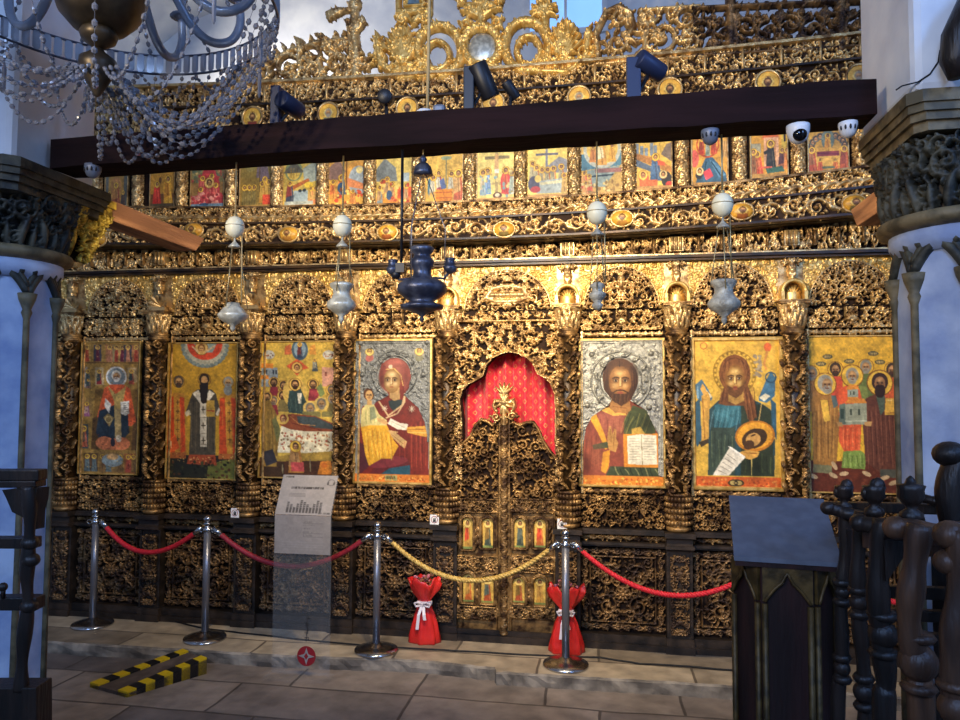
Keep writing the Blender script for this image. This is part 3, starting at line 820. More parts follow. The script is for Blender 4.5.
def paint_forerunner():
    p = Paint((42, 58), (388, 58), (388, 664), (40, 664), (164, 292), 'd9ab3e', 6, 0.06)
    p.re(30, 618, 395, 670, 'cf5a22'); p.specks(58, 626, 365, 655, 50, ('a03c18', 'e08a3c'), 4)
    p.el(205, 642, 32, 15, '3a3018'); p.el(193, 642, 12, 9, 'a89050'); p.el(218, 642, 12, 9, 'a89050'); p.ring(205, 642, 7, 3, '201a10')
    p.ring(207, 195, 84, 5, '9a7420', 88); p.ring(207, 195, 72, 3, 'a8842c', 76)
    for k in range(26): a = 2*PI*k/26; p.el(207+78*math.cos(a), 195+82*math.sin(a), 5, 5, '8a6a1c')
    p.ring(85, 85, 13, 4, 'b0602a'); p.el(337, 92, 15, 18, 'd8602c'); p.ln([(335, 110), (322, 160), (330, 180)], 9, 'd08a40'); p.specks(285, 120, 312, 215, 30, ('9a8a6a', '8a7a60'), 6)
    p.po([(50, 245), (75, 222), (100, 262), (118, 300), (95, 330), (55, 300)], '3f6a86'); p.po([(85, 255), (118, 295), (105, 300), (80, 280)], 'dcd0a8')
    p.po([(46, 320), (68, 300), (72, 470), (55, 500), (46, 480)], '2c5468'); p.ln([(60, 250), (60, 300)], 5, '7ca0b4')
    p.po([(325, 235), (348, 190), (364, 215), (362, 290), (330, 318), (300, 310), (300, 295)], '3a6a88'); p.po([(300, 296), (325, 280), (345, 290), (320, 312)], 'dcd2b0'); p.po([(345, 300), (366, 320), (366, 470), (348, 420)], '2c5468'); p.ring(347, 215, 20, 5, '2a4c64')
    p.po([(75, 290), (100, 270), (108, 300), (100, 470), (72, 480)], 'c8953e'); p.po([(78, 240), (70, 262), (84, 290), (96, 284), (90, 255)], 'd09a48'); p.ln([(78, 300), (85, 470)], 3, '8a5a20'); p.po([(60, 480), (98, 465), (100, 482), (70, 500)], '3a3020')
    p.po([(104, 345), (140, 310), (175, 296), (255, 296), (310, 320), (345, 345), (360, 480), (355, 612), (95, 612), (100, 470)], '26444a')
    p.po([(125, 330), (175, 310), (235, 318), (225, 400), (160, 430), (120, 420)], '2f6672'); p.folds(115, 330, 235, 430, 12, '15313a', '6a98a0', 4, -16)
    p.po([(110, 420), (205, 420), (200, 612), (96, 612)], '33443a'); p.folds(105, 430, 200, 600, 7, '18241c', '6a7a54', 4)
    p.po([(230, 330), (310, 322), (345, 350), (355, 612), (225, 612)], '2a3524'); p.folds(235, 520, 350, 610, 7, '121a10', '5a6a3c', 4)
    p.po([(150, 290), (175, 230), (250, 228), (262, 260), (285, 320), (290, 370), (265, 405), (240, 330), (170, 330), (140, 322)], '70401f'); p.folds(235, 240, 285, 395, 6, '3e200e', 'a0683a', 4, 14); p.folds(150, 240, 178, 320, 3, '3e200e', 'a0683a', 4, -10)
    p.el(207, 200, 62, 78, '74431f'); p.ring(207, 200, 50, 4, '5a3014', 64)
    p.po([(182, 260), (238, 258), (242, 310), (210, 326), (180, 312)], 'b8893e'); p.face(208, 224, 38, 60, 'cf9a48', '6a4018', 'ecc878', 0)
    p.po([(175, 245), (195, 256), (222, 256), (243, 243), (236, 282), (210, 300), (182, 284)], '6a4220'); p.el(209, 262, 10, 4, '9a5030'); p.folds(160, 140, 190, 200, 4, '4a2410', 'a06a3a', 4, -10); p.folds(225, 140, 256, 200, 4, '4a2410', 'a06a3a', 4, 10)
    p.gl(280, 560, 60, 60, '0e160c', 0.6); p.gl(150, 560, 40, 50, '4a5a44', 0.5); p.gl(180, 370, 50, 40, '4a8a94', 0.4)
    p.ln([(310, 320), (296, 400)], 4, 'd8b060')
    p.el(282, 452, 78, 62, 'b8701c', -12); p.el(282, 450, 70, 53, 'e29a28', -12); p.el(280, 462, 52, 38, '3e2a14', -28); p.el(275, 466, 30, 26, 'c08e48', -28); p.el(258, 488, 22, 18, '4a3018', -28); p.ln([(268, 452), (282, 446)], 5, '2a180c')
    p.po([(215, 520), (250, 508), (300, 515), (290, 535), (265, 548), (235, 540)], 'c8923e'); p.ln([(240, 520), (290, 522)], 3, '7a4a1c')
    p.po([(182, 500), (242, 540), (178, 612), (114, 612)], 'ddd4bc'); p.po([(175, 494), (190, 498), (244, 536), (236, 545)], 'f0e8d4')
    for k in range(5): p.ln([(172-9*k, 528+16*k), (206-9*k, 552+14*k)], 2.5, '8a8070')
    p.ln([(268, 545), (266, 610)], 3, 'c8b060')
    return p

def paint_apostles():
    p = Paint((26, 46), (402, 40), (412, 690), (28, 690), (180, 304), 'dba82c', 7, 0.06)
    p.re(20, 560, 420, 700, '5a2717'); p.specks(30, 580, 410, 690, 40, ('4a1c10', '6a3420'), 8)
    for x, y in ((118, 130), (90, 160), (208, 148), (308, 115), (335, 150)): p.el(x, y, 22, 10, '4a4a30'); p.text(x-14, y, x+14, 'c8a860', 8, 2)
    for x, y, hr, rb in ((50, 200, '76705e', '9a6a34'), (150, 182, '3a2a1a', 'c8482c'), (277, 170, '82806f', '5a6a34'), (385, 182, '3a2c20', 'd05a2c')):
        p.head(x, y, 24, hr, 'a87848', 'd8a830', hr, 1.4)
        p.po([(x-28, y+30), (x+28, y+30), (x+36, y+160), (x-36, y+160)], rb)
    p.po([(165, 265), (200, 245), (240, 245), (262, 290), (250, 500), (245, 530), (185, 528), (160, 480)], 'd8552c'); p.folds(172, 400, 250, 520, 7, '9a3218', 'ee8a54', 4)
    p.po([(248, 250), (280, 250), (290, 340), (270, 360)], '6f7c3c')
    p.po([(178, 520), (250, 515), (275, 535), (268, 592), (170, 588)], '6f8a3a'); p.folds(180, 525, 262, 588, 8, '3a4c1c', 'a8b868', 4)
    p.head(220, 208, 27, '8e8a78', 'b08250', 'e0b038', '9a9684', 1.75)
    p.po([(45, 300), (90, 282), (130, 285), (158, 320), (165, 400), (150, 560), (138, 585), (50, 580), (48, 420)], '97672d'); p.folds(55, 310, 150, 570, 11, '5c3c18', 'c8964c', 4, -6)
    p.po([(130, 290), (150, 290), (160, 330), (140, 345)], '4a5a58'); p.po([(85, 310), (115, 310), (125, 395), (100, 400)], 'd8a83c'); p.po([(50, 575), (130, 580), (128, 612), (48, 610)], '6a6a4a')
    p.head(106, 244, 32, '9a9888', 'a07a50', 'e2b23c', '908c7c', 1.5, 0.25)
    p.po([(275, 300), (310, 285), (372, 300), (400, 330), (402, 600), (330, 605), (270, 560), (262, 420)], '5d3324'); p.folds(275, 320, 395, 595, 13, '341810', '8a5640', 4, 10)
    p.po([(318, 290), (355, 288), (352, 350), (335, 370)], '4a5a4a'); p.po([(330, 590), (398, 590), (398, 625), (330, 620)], '4a4c40')
    p.head(334, 236, 34, '34221a', '96683e', 'e0b03a', '2e1e16', 1.6); p.el(334, 272, 22, 26, '2c1c14')
    p.po([(357, 300), (404, 298), (402, 366), (352, 368)], 'dda83c'); p.ln([(362, 308), (398, 306)], 3, 'f4d880'); p.ln([(360, 360), (396, 358)], 3, '8a5a1c')
    p.po([(163, 328), (278, 318), (278, 408), (163, 412)], '8e937a'); p.po([(163, 328), (190, 322), (190, 408), (163, 412)], '5a6a5c'); p.re(168, 345, 184, 385, '2e4038')
    p.po([(188, 322), (203, 302), (268, 302), (280, 320)], 'd5832f'); p.re(200, 264, 243, 302, '9aa28c'); p.po([(192, 266), (205, 244), (236, 244), (248, 264)], 'dd8a30'); p.po([(200, 296), (243, 296), (243, 303), (200, 303)], 'd88a30')
    for x in (212, 246): p.re(x-4, 345, x+4, 370, '3a4438')
    for x in (212, 226): p.re(x-3, 272, x+3, 288, '3a4438')
    p.ln([(190, 396), (278, 394)], 4, 'b8bca0'); p.po([(150, 400), (175, 402), (178, 418), (158, 418)], 'b88a50'); p.po([(268, 398), (300, 395), (296, 415), (270, 414)], 'b88a50')
    for x, y, a in ((50, 625, 20), (135, 620, 25), (180, 612, -10), (275, 610, 25), (350, 625, -15), (385, 645, -20), (140, 580, 60)): p.el(x, y, 20, 9, 'c0a074', a)
    return p

def festal(i):
    """fifteen small feast scenes; drawing coordinates 0..100 x 0..130"""
    D = [('a87a34', 0.08), ('c08a2c', 0.08), ('8a6a3a', 0.1), ('8a7434', 0.08), ('c8a848', 0.07), ('d09a40', 0.07), ('d8b858', 0.07), ('dcae48', 0.07),
         ('ead070', 0.06), ('ecd064', 0.06), ('d8b050', 0.06), ('d8ae48', 0.07), ('cf9638', 0.07), ('d09430', 0.07), ('d8a238', 0.07)]
    p = Paint((0, 0), (100, 0), (100, 130), (0, 130), (88, 116), D[i][0], 30+i, D[i][1])
    f, e, po, re, hd = p.fig, p.el, p.po, p.re, p.head
    if i == 0:
        re(0, 0, 14, 130, '6a6a5c'); re(82, 0, 100, 130, '5a5c50'); e(48, 70, 24, 30, 'b07840'); f(48, 60, 125, 40, '9a4a2c', 'b87a3c'); f(20, 85, 128, 24, '5a4a38'); f(80, 85, 128, 24, '4a3c34')
    elif i == 1:
        re(0, 0, 100, 22, 'b84028'); re(0, 90, 100, 130, '7a4c24'); f(28, 55, 122, 36, 'c0281c', 'd83a2a'); po([(50, 60), (72, 45), (95, 118), (70, 122), (55, 90)], 'dca030'); f(72, 40, 120, 34, 'd8a030', 'b87a24'); e(40, 50, 6, 9, '5a3a1c'); re(0, 118, 100, 130, '50442c')
    elif i == 2:
        re(0, 0, 100, 60, '7a7448'); p.specks(0, 0, 100, 60, 90, ('b89a58', '5a6a54', 'b04a40'), 4); po([(45, 10), (60, 10), (85, 60), (88, 100), (20, 100), (25, 55)], 'b83a3c')
        for x, y in ((35, 45), (62, 40), (75, 65), (30, 75), (55, 62)): f(x, y, y+48, 22, 'a8343a', 'c85a50')
        hd(55, 62, 8, '3a2418', 'a87848', 'd8b060'); re(0, 96, 100, 130, 'c0484a'); p.specks(0, 92, 100, 120, 60, ('b83a40', 'd88a7a', '8a3030'), 5); re(0, 118, 100, 130, '6a8aa0'); e(40, 120, 14, 4, '2a4a6a')
    elif i == 3:
        po([(10, 0), (60, 0), (45, 30), (30, 35), (15, 25)], '9a8a48'); po([(55, 0), (80, 0), (95, 60), (50, 60)], '6a5a60'); re(0, 50, 60, 130, '8a7030'); re(60, 15, 63, 130, '5a4418')
        for x in (15, 30, 45): f(x, 70, 125, 16, '7a6a34', '8a7a40')
        for x, y in ((78, 50), (90, 58), (70, 62)): f(x, y, y+55, 20, 'b88030', 'c89a40')
        re(72, 95, 98, 122, 'd8482c'); re(0, 122, 100, 130, 'b88a3c')
    elif i == 4:
        e(30, 35, 24, 26, '7a8a5c'); e(30, 38, 18, 20, 'd8b048'); po([(0, 40), (30, 8), (60, 40)], '5a5848'); po([(55, 30), (90, 10), (100, 60), (60, 70)], '98a08c')
        for x in (22, 30, 38): re(x-1, 28, x+1, 52, '8a6a2c')
        po([(20, 75), (70, 55), (75, 62), (25, 85)], 'a85a2a'); f(20, 62, 112, 24, '3a4454', '8a3a34'); e(72, 72, 12, 8, 'e8c038'); re(30, 85, 70, 118, '98a8a4'); e(48, 86, 5, 4, '2a3438'); e(60, 85, 5, 4, '2a3438')
        for x in (78, 90): f(x, 78, 120, 18, 'd8804a', 'c89a50')
        re(5, 112, 85, 124, 'b0b4a0'); re(0, 122, 100, 130, 'c88a3c')
    elif i == 5:
        po([(0, 30), (30, 8), (48, 40), (30, 60), (0, 60)], '8a6a5a'); e(80, 60, 34, 46, 'd8963a'); e(82, 65, 26, 38, '9aa4a0'); po([(50, 55), (100, 75), (100, 90), (55, 80)], 'd8824a'); e(85, 38, 9, 9, 'e8d080'); re(49, 0, 52, 130, '7a4a1c')
        f(38, 50, 112, 26, '3f5a70', 'd87a34'); e(36, 82, 9, 14, '2e5070'); re(0, 100, 100, 130, 'd8a03c'); p.specks(0, 85, 100, 128, 36, ('d84a2a', 'e8c860', '8a4a28'), 4); f(15, 62, 110, 20, 'd8903c', 'c86a34'); f(68, 90, 124, 18, 'c87a3a')
    elif i == 6:
        po([(0, 40), (25, 12), (55, 36), (60, 70), (0, 70)], '7a8078'); re(72, 50, 92, 72, 'a0aca8'); re(60, 85, 100, 120, 'd8582a'); re(0, 112, 100, 130, 'd88a30')
        for x, y in ((20, 65), (32, 60), (46, 72), (12, 80), (85, 78)): f(x, y, y+48, 18, ('7a8a8a', 'c8703a', 'd89a48')[x % 3], 'b08a5a')
        e(38, 104, 8, 12, '3a5670'); p.specks(0, 70, 100, 125, 24, ('e8c060', 'b84a2a'), 4)
    elif i == 7:
        re(55, 10, 57, 90, '6a7a5c'); e(56, 12, 14, 5, '8a9870'); e(15, 85, 8, 26, '4a7480')
        for x, y in ((36, 45), (22, 55), (70, 48), (86, 45)): f(x, y, y+58, 22, ('a84a54', 'd8a850', 'd85a30')[x % 3], 'c8c0a0')
        po([(38, 70), (50, 62), (56, 90), (44, 92)], '5a6a90'); re(28, 92, 72, 130, 'e88a24'); re(76, 70, 100, 130, 'd8985a'); f(88, 45, 120, 26, 'c8623a', 'd8a860'); p.ln([(28, 100), (72, 100)], 2, 'b85a1c'); p.ln([(28, 114), (72, 114)], 2, 'b85a1c')
    elif i == 8:
        re(48, 8, 56, 115, 'a8905a'); re(20, 18, 86, 25, '8a7a4a'); e(52, 20, 5, 7, 'c89858'); re(47, 26, 57, 62, 'cfa468'); re(46, 50, 58, 60, 'e0d8c0')
        f(28, 48, 112, 20, '6a90b8', '88a8c8'); f(16, 52, 115, 18, '8aa0a8', 'c8b890'); e(78, 85, 16, 30, 'd8383a'); f(76, 48, 112, 24, 'd84838', 'd8603a'); f(92, 55, 115, 16, 'd8d8c0', 'a8b8a0'); e(54, 116, 12, 8, '5a3a20'); e(54, 115, 6, 5, 'd8c8a0')
        p.specks(5, 55, 95, 120, 30, ('8aa8a0', 'e8d080', 'b8a060'), 4); re(0, 122, 100, 130, 'c09048')
    elif i == 9:
        po([(40, 60), (80, 30), (100, 38), (100, 70), (40, 70)], '8f9090'); re(47, 6, 52, 62, '7a8088'); re(22, 20, 78, 25, '6a6a70')
        for x, y in ((15, 40), (25, 50), (38, 56), (52, 56), (66, 54), (85, 50)): f(x, y, y+50, 18, ('d8823c', 'b86a3a', 'd8b060')[x % 3], 'a8a078')
        po([(30, 88), (95, 82), (92, 118), (25, 118)], 'a8b4ac'); po([(30, 92), (90, 86), (88, 94), (35, 98)], 'd8d0a0'); e(18, 95, 14, 20, '4a4a58'); e(28, 82, 8, 9, 'e8c860'); e(22, 108, 12, 8, 'b83a34'); re(0, 120, 100, 130, 'c89448'); f(92, 72, 118, 16, 'c8a050')
    elif i == 10:
        po([(0, 30), (100, 25), (100, 60), (0, 70)], '4f7c8c'); e(52, 20, 46, 46, 'b8bca8'); e(52, 18, 38, 38, 'e0b850'); f(50, 0, 58, 28, 'd89a40', 'e8d8a0'); f(30, 10, 50, 20, 'c8803c'); f(76, 8, 52, 20, 'd8a03c')
        po([(15, 70), (100, 60), (100, 120), (15, 120)], '8a9c94'); p.ln([(20, 85), (80, 82)], 4, '2a3a40'); re(0, 110, 100, 130, 'c09848'); po([(65, 100), (100, 55), (100, 130), (60, 130)], 'b8964c'); re(35, 66, 100, 76, '9a6a60')
        for x, y in ((8, 72), (20, 80), (12, 96)): f(x, y, y+40, 18, 'd0583a', 'd89a54')
        p.specks(0, 95, 100, 128, 30, ('8a6a34', 'd8c078'), 4)
    elif i == 11:
        for k, x in enumerate((0, 12, 25, 40, 50)): re(x, 10+(k % 3)*6, x+9, 42, '7a8a94')
        po([(0, 35), (60, 50), (100, 75), (100, 90), (50, 70), (0, 50)], 'b87c3c'); po([(0, 50), (55, 75), (100, 95), (100, 105), (45, 85), (0, 68)], '5a6a7a'); po([(70, 40), (85, 15), (100, 10), (100, 60)], '7a6a58')
        f(55, 40, 108, 32, '3c5c80', '4a6a8c'); po([(60, 55), (80, 60), (82, 70), (62, 68)], 'd85a38'); e(22, 100, 14, 14, 'd85a3c'); hd(20, 92, 7, '6a3a20', 'c08a54', 'e8b850'); re(10, 105, 60, 122, 'd86a38'); e(85, 105, 14, 20, '2e2c28'); hd(76, 92, 6, '3a2418', 'b88450', 'd8c080'); e(92, 118, 10, 8, 'c83a2c'); re(0, 120, 100, 130, 'b88a4a')
    elif i == 12:
        e(45, 26, 32, 33, 'b84a22'); e(45, 25, 28, 29, 'dda03c'); f(28, 8, 50, 18, 'b03a24', '8a3a24'); f(62, 8, 50, 18, 'c04a2c', 'a84028'); f(45, 2, 55, 14, '7a8a7a', '98a090')
        po([(38, 60), (58, 58), (95, 100), (98, 122), (10, 122), (20, 95)], '33566c'); po([(50, 65), (70, 75), (95, 105), (75, 110)], '4f7a94'); p.ln([(55, 70), (80, 105)], 3, '16303c'); p.ln([(40, 70), (35, 100)], 3, '16303c')
        e(8, 60, 12, 22, 'd85a4a'); po([(30, 95), (50, 85), (60, 105), (40, 115)], 'c84048'); e(20, 102, 10, 10, '2a2c30'); hd(22, 92, 6, '3a2a1c', 'c08a50', 'd8c080'); re(85, 20, 100, 60, 'b88a48'); re(0, 120, 100, 130, 'c08a40'); p.folds(86, 10, 100, 60, 4, '8a5a28', 'e0b870', 3)
    elif i == 13:
        re(0, 40, 28, 90, 'a09a78'); po([(32, 30), (35, 12), (55, 3), (75, 12), (78, 30)], 'd8662c'); re(36, 26, 76, 100, 'd8a070'); re(42, 34, 70, 90, 'c88a54'); re(84, 6, 98, 60, 'c8a838'); re(90, 18, 96, 38, '2a1c10')
        f(55, 35, 108, 28, '2c3026', '3a3a30'); po([(35, 62), (50, 55), (52, 64), (38, 70)], '2e3028'); f(18, 62, 122, 34, 'd0502c', 'c86a3c'); f(8, 55, 118, 18, '8a5a34'); f(86, 55, 108, 24, 'b86a3a', '5a3a34'); f(98, 55, 108, 18, 'd8823c')
        re(20, 100, 58, 104, 'd85a40'); po([(40, 106), (85, 100), (92, 114), (45, 118)], '3a6450'); re(0, 118, 100, 130, 'b0843c')
    else:
        po([(30, 6), (50, 2), (70, 6), (50, 12)], 'd8552c'); e(50, 42, 40, 34, 'c8963a')
        for k in range(11):
            a = PI*(0.05+0.09*k+0.0); x, y = 50-42*math.cos(a*1.1), 62-32*math.sin(a*1.1); hd(x, y, 6, '3a2a1a', 'b88450', '5a6a5c', None, 1.5)
        e(50, 42, 16, 26, '6a7a68'); f(50, 28, 75, 20, 'e0a83c', 'd89030'); re(22, 72, 78, 84, '8a3a34'); p.ln([(26, 76), (74, 80)], 5, '6a2a2c'); re(20, 84, 80, 108, 'e4b048')
        f(10, 62, 120, 26, 'b8502c', 'a86a3c'); f(90, 62, 120, 26, 'c05a2c', '9a4a2c'); f(30, 90, 125, 16, 'c8582c'); f(68, 92, 125, 18, 'd8702c'); re(35, 110, 66, 116, '5a6a4a'); re(0, 120, 100, 130, 'c08a34')
    return p

def paint_bust(seed, hair, robe, bg='d8b048'):
    p = Paint((0, 0), (100, 0), (100, 100), (0, 100), (30, 30), bg, seed, 0.06)
    p.po([(18, 100), (28, 70), (72, 70), (84, 100)], robe)
    p.head(50, 48, 17, hair, 'b07c46', 'e8c864', hair, 1.5)
    return p

def paint_saint(seed, robe, mantle):
    p = Paint((0, 0), (100, 0), (100, 200), (0, 200), (24, 48), 'd8b050', seed, 0.06)
    p.fig(50, 18, 185, 60, robe, mantle, r=17, halo='f0d070')
    p.re(0, 185, 100, 200, '7a8a4a')
    return p

# ------------------------------------------------------------------ the setting
def stone_mat(name, c1, c2, mortar, sc, w=0.62, h=0.36):
    m = bpy.data.materials.new(name); m.use_nodes = True
    nt = m.node_tree; b = nt.nodes['Principled BSDF']; L = nt.links.new
    tc = N(nt, 'ShaderNodeTexCoord'); nz = N(nt, 'ShaderNodeTexNoise'); nz.inputs['Scale'].default_value = 1.7
    L(tc.outputs['Object'], nz.inputs['Vector'])
    mx = N(nt, 'ShaderNodeMixRGB'); mx.inputs['Fac'].default_value = 0.06
    L(tc.outputs['Object'], mx.inputs[1]); L(nz.outputs['Color'], mx.inputs[2])
    br = N(nt, 'ShaderNodeTexBrick'); br.offset = 0.4; br.squash = 1.4; br.squash_frequency = 3
    br.inputs['Color1'].default_value = (*srgb(c1), 1); br.inputs['Color2'].default_value = (*srgb(c2), 1); br.inputs['Mortar'].default_value = (*srgb(mortar), 1)
    br.inputs['Scale'].default_value = sc; br.inputs['Mortar Size'].default_value = 0.010; br.inputs['Brick Width'].default_value = w; br.inputs['Row Height'].default_value = h
    br.inputs['Mortar Smooth'].default_value = 0.4
    L(mx.outputs['Color'], br.inputs['Vector'])
    n2 = N(nt, 'ShaderNodeTexNoise'); n2.inputs['Scale'].default_value = 7; n2.inputs['Detail'].default_value = 8
    L(tc.outputs['Object'], n2.inputs['Vector'])
    cr = N(nt, 'ShaderNodeValToRGB'); cr.color_ramp.elements[0].color = (0.35, 0.33, 0.32, 1); cr.color_ramp.elements[1].color = (1.15, 1.1, 1.05, 1)
    cr.color_ramp.elements[0].position = 0.25; cr.color_ramp.elements[1].position = 0.72
    L(n2.outputs['Fac'], cr.inputs['Fac'])
    mm = N(nt, 'ShaderNodeMixRGB'); mm.blend_type = 'MULTIPLY'; mm.inputs['Fac'].default_value = 0.8
    L(br.outputs['Color'], mm.inputs[1]); L(cr.outputs['Color'], mm.inputs[2]); L(mm.outputs['Color'], b.inputs['Base Color'])
    b.inputs['Roughness'].default_value = 0.55
    bp = N(nt, 'ShaderNodeBump'); bp.inputs['Strength'].default_value = 0.5; bp.inputs['Distance'].default_value = 0.02
    ad = N(nt, 'ShaderNodeMath'); ad.operation = 'SUBTRACT'
    L(n2.outputs['Fac'], ad.inputs[0]); L(br.outputs['Fac'], ad.inputs[1]); L(ad.outputs[0], bp.inputs['Height']); L(bp.outputs['Normal'], b.inputs['Normal'])
    return m
MT['floor'] = stone_mat('nave_paving', '#665e5a', '#958779', '#544b44', 1.0, 0.78, 0.42)
MT['podium'] = stone_mat('podium_stone', '#887a66', '#bfae92', '#6e6252', 1.0, 0.95, 0.31)
MT['riser'] = mat('worn_riser_stone', '#5c5348', '#9a8d7a', 0, 0.7, 6, 0.8, 16)

FZ = -0.085
def plane(name, V, m):
    me = bpy.data.meshes.new(name); me.from_pydata(V, [], [(0, 1, 2, 3)]); me.update()
    return struct(link(name, me, None, m))
mb = MB().box(-7, 6, -12, -0.3, FZ-0.1, FZ); struct(mb.build('floor', 'floor'))
# podium of worn stone with an uneven front edge
edge = [(-5.6, -0.70), (-4.4, -0.69), (-3.5, -0.66), (-2.76, -0.645), (-2.3, -0.63), (-1.95, -0.615), (-1.6, -0.58), (-1.25, -0.548), (-0.9, -0.585), (-0.72, -0.600), (-0.7, -0.665), (-0.5, -0.655), (-0.1, -0.650), (0.2, -0.637), (0.8, -0.63), (1.6, -0.62), (3.6, -0.61)]
V = []; Fs = []
ee = []
for (xa, ya), (xb, yb) in zip(edge[:-1], edge[1:]):
    for k in range(6):
        t = k/6; ee.append((xa+(xb-xa)*t, ya+(yb-ya)*t+rnd.uniform(-0.007, 0.007)))
ee.append(edge[-1])
for x, y in ee:
    V += [(x, 1.4, 0), (x, y+0.012, 0), (x, y, -0.012), (x, y+rnd.uniform(-0.012, 0.01), -0.05), (x, y+0.004, FZ-0.02)]
for i in range(len(ee)-1):
    for k in range(4):
        Fs.append((i*5+k, i*5+k+1, (i+1)*5+k+1, (i+1)*5+k))
me = bpy.data.meshes.new('podium'); me.from_pydata(V, [], Fs); me.update()
me.materials.append(MT['podium']); me.materials.append(MT['riser'])
for p in me.polygons: p.material_index = 0 if p.index % 4 == 0 else 1
o = struct(link('floor_podium', me))

plane('wall_back', [(-7, 2.4, -0.2), (6, 2.4, -0.2), (6, 2.4, 7), (-7, 2.4, 7)], 'plaster')
plane('wall_left', [(-5.6, 2.4, -0.2), (-5.6, -12, -0.2), (-5.6, -12, 7), (-5.6, 2.4, 7)][::-1], 'plaster')
plane('wall_right', [(3.6, 2.4, -0.2), (3.6, -12, -0.2), (3.6, -12, 7), (3.6, 2.4, 7)], 'plaster')
# vault over the sanctuary
V = []; Fs = []
for k in range(13):
    a = PI*k/12
    for y in (2.4, -1.0): V.append((-1+4.6*math.cos(a), y, 5.7+1.3*math.sin(a)))
for k in range(12): Fs.append((2*k, 2*k+1, 2*k+3, 2*k+2))
me = bpy.data.meshes.new('ceiling'); me.from_pydata(V, [], Fs); me.update()
struct(link('ceiling', me, None, 'plaster'))
# sanctuary window, bright with daylight
wx0, wx1 = ax(530, 20, 2.38), ax(602, 20, 2.38); wz0, wz1 = az(570, 30, 2.38), az(570, -40, 2.38)
w = MB()
for a, b, c, d in ((wx0-.06, wx0, wz0-.06, wz1+.06), (wx1, wx1+.06, wz0-.06, wz1+.06), (wx0, wx1, wz0-.06, wz0), (wx0, wx1, wz1, wz1+.06), ((wx0+wx1)/2-.015, (wx0+wx1)/2+.015, wz0, wz1)):
    w.box(a, b, 2.34, 2.4, c, d)
wf = struct(w.build('window_1', 'plaster'))
pn = MB().box(wx0, wx1, 2.375, 2.385, wz0, wz1).build('pane', emit('daylit_glass', '#86b8f5', 0.85), wf)

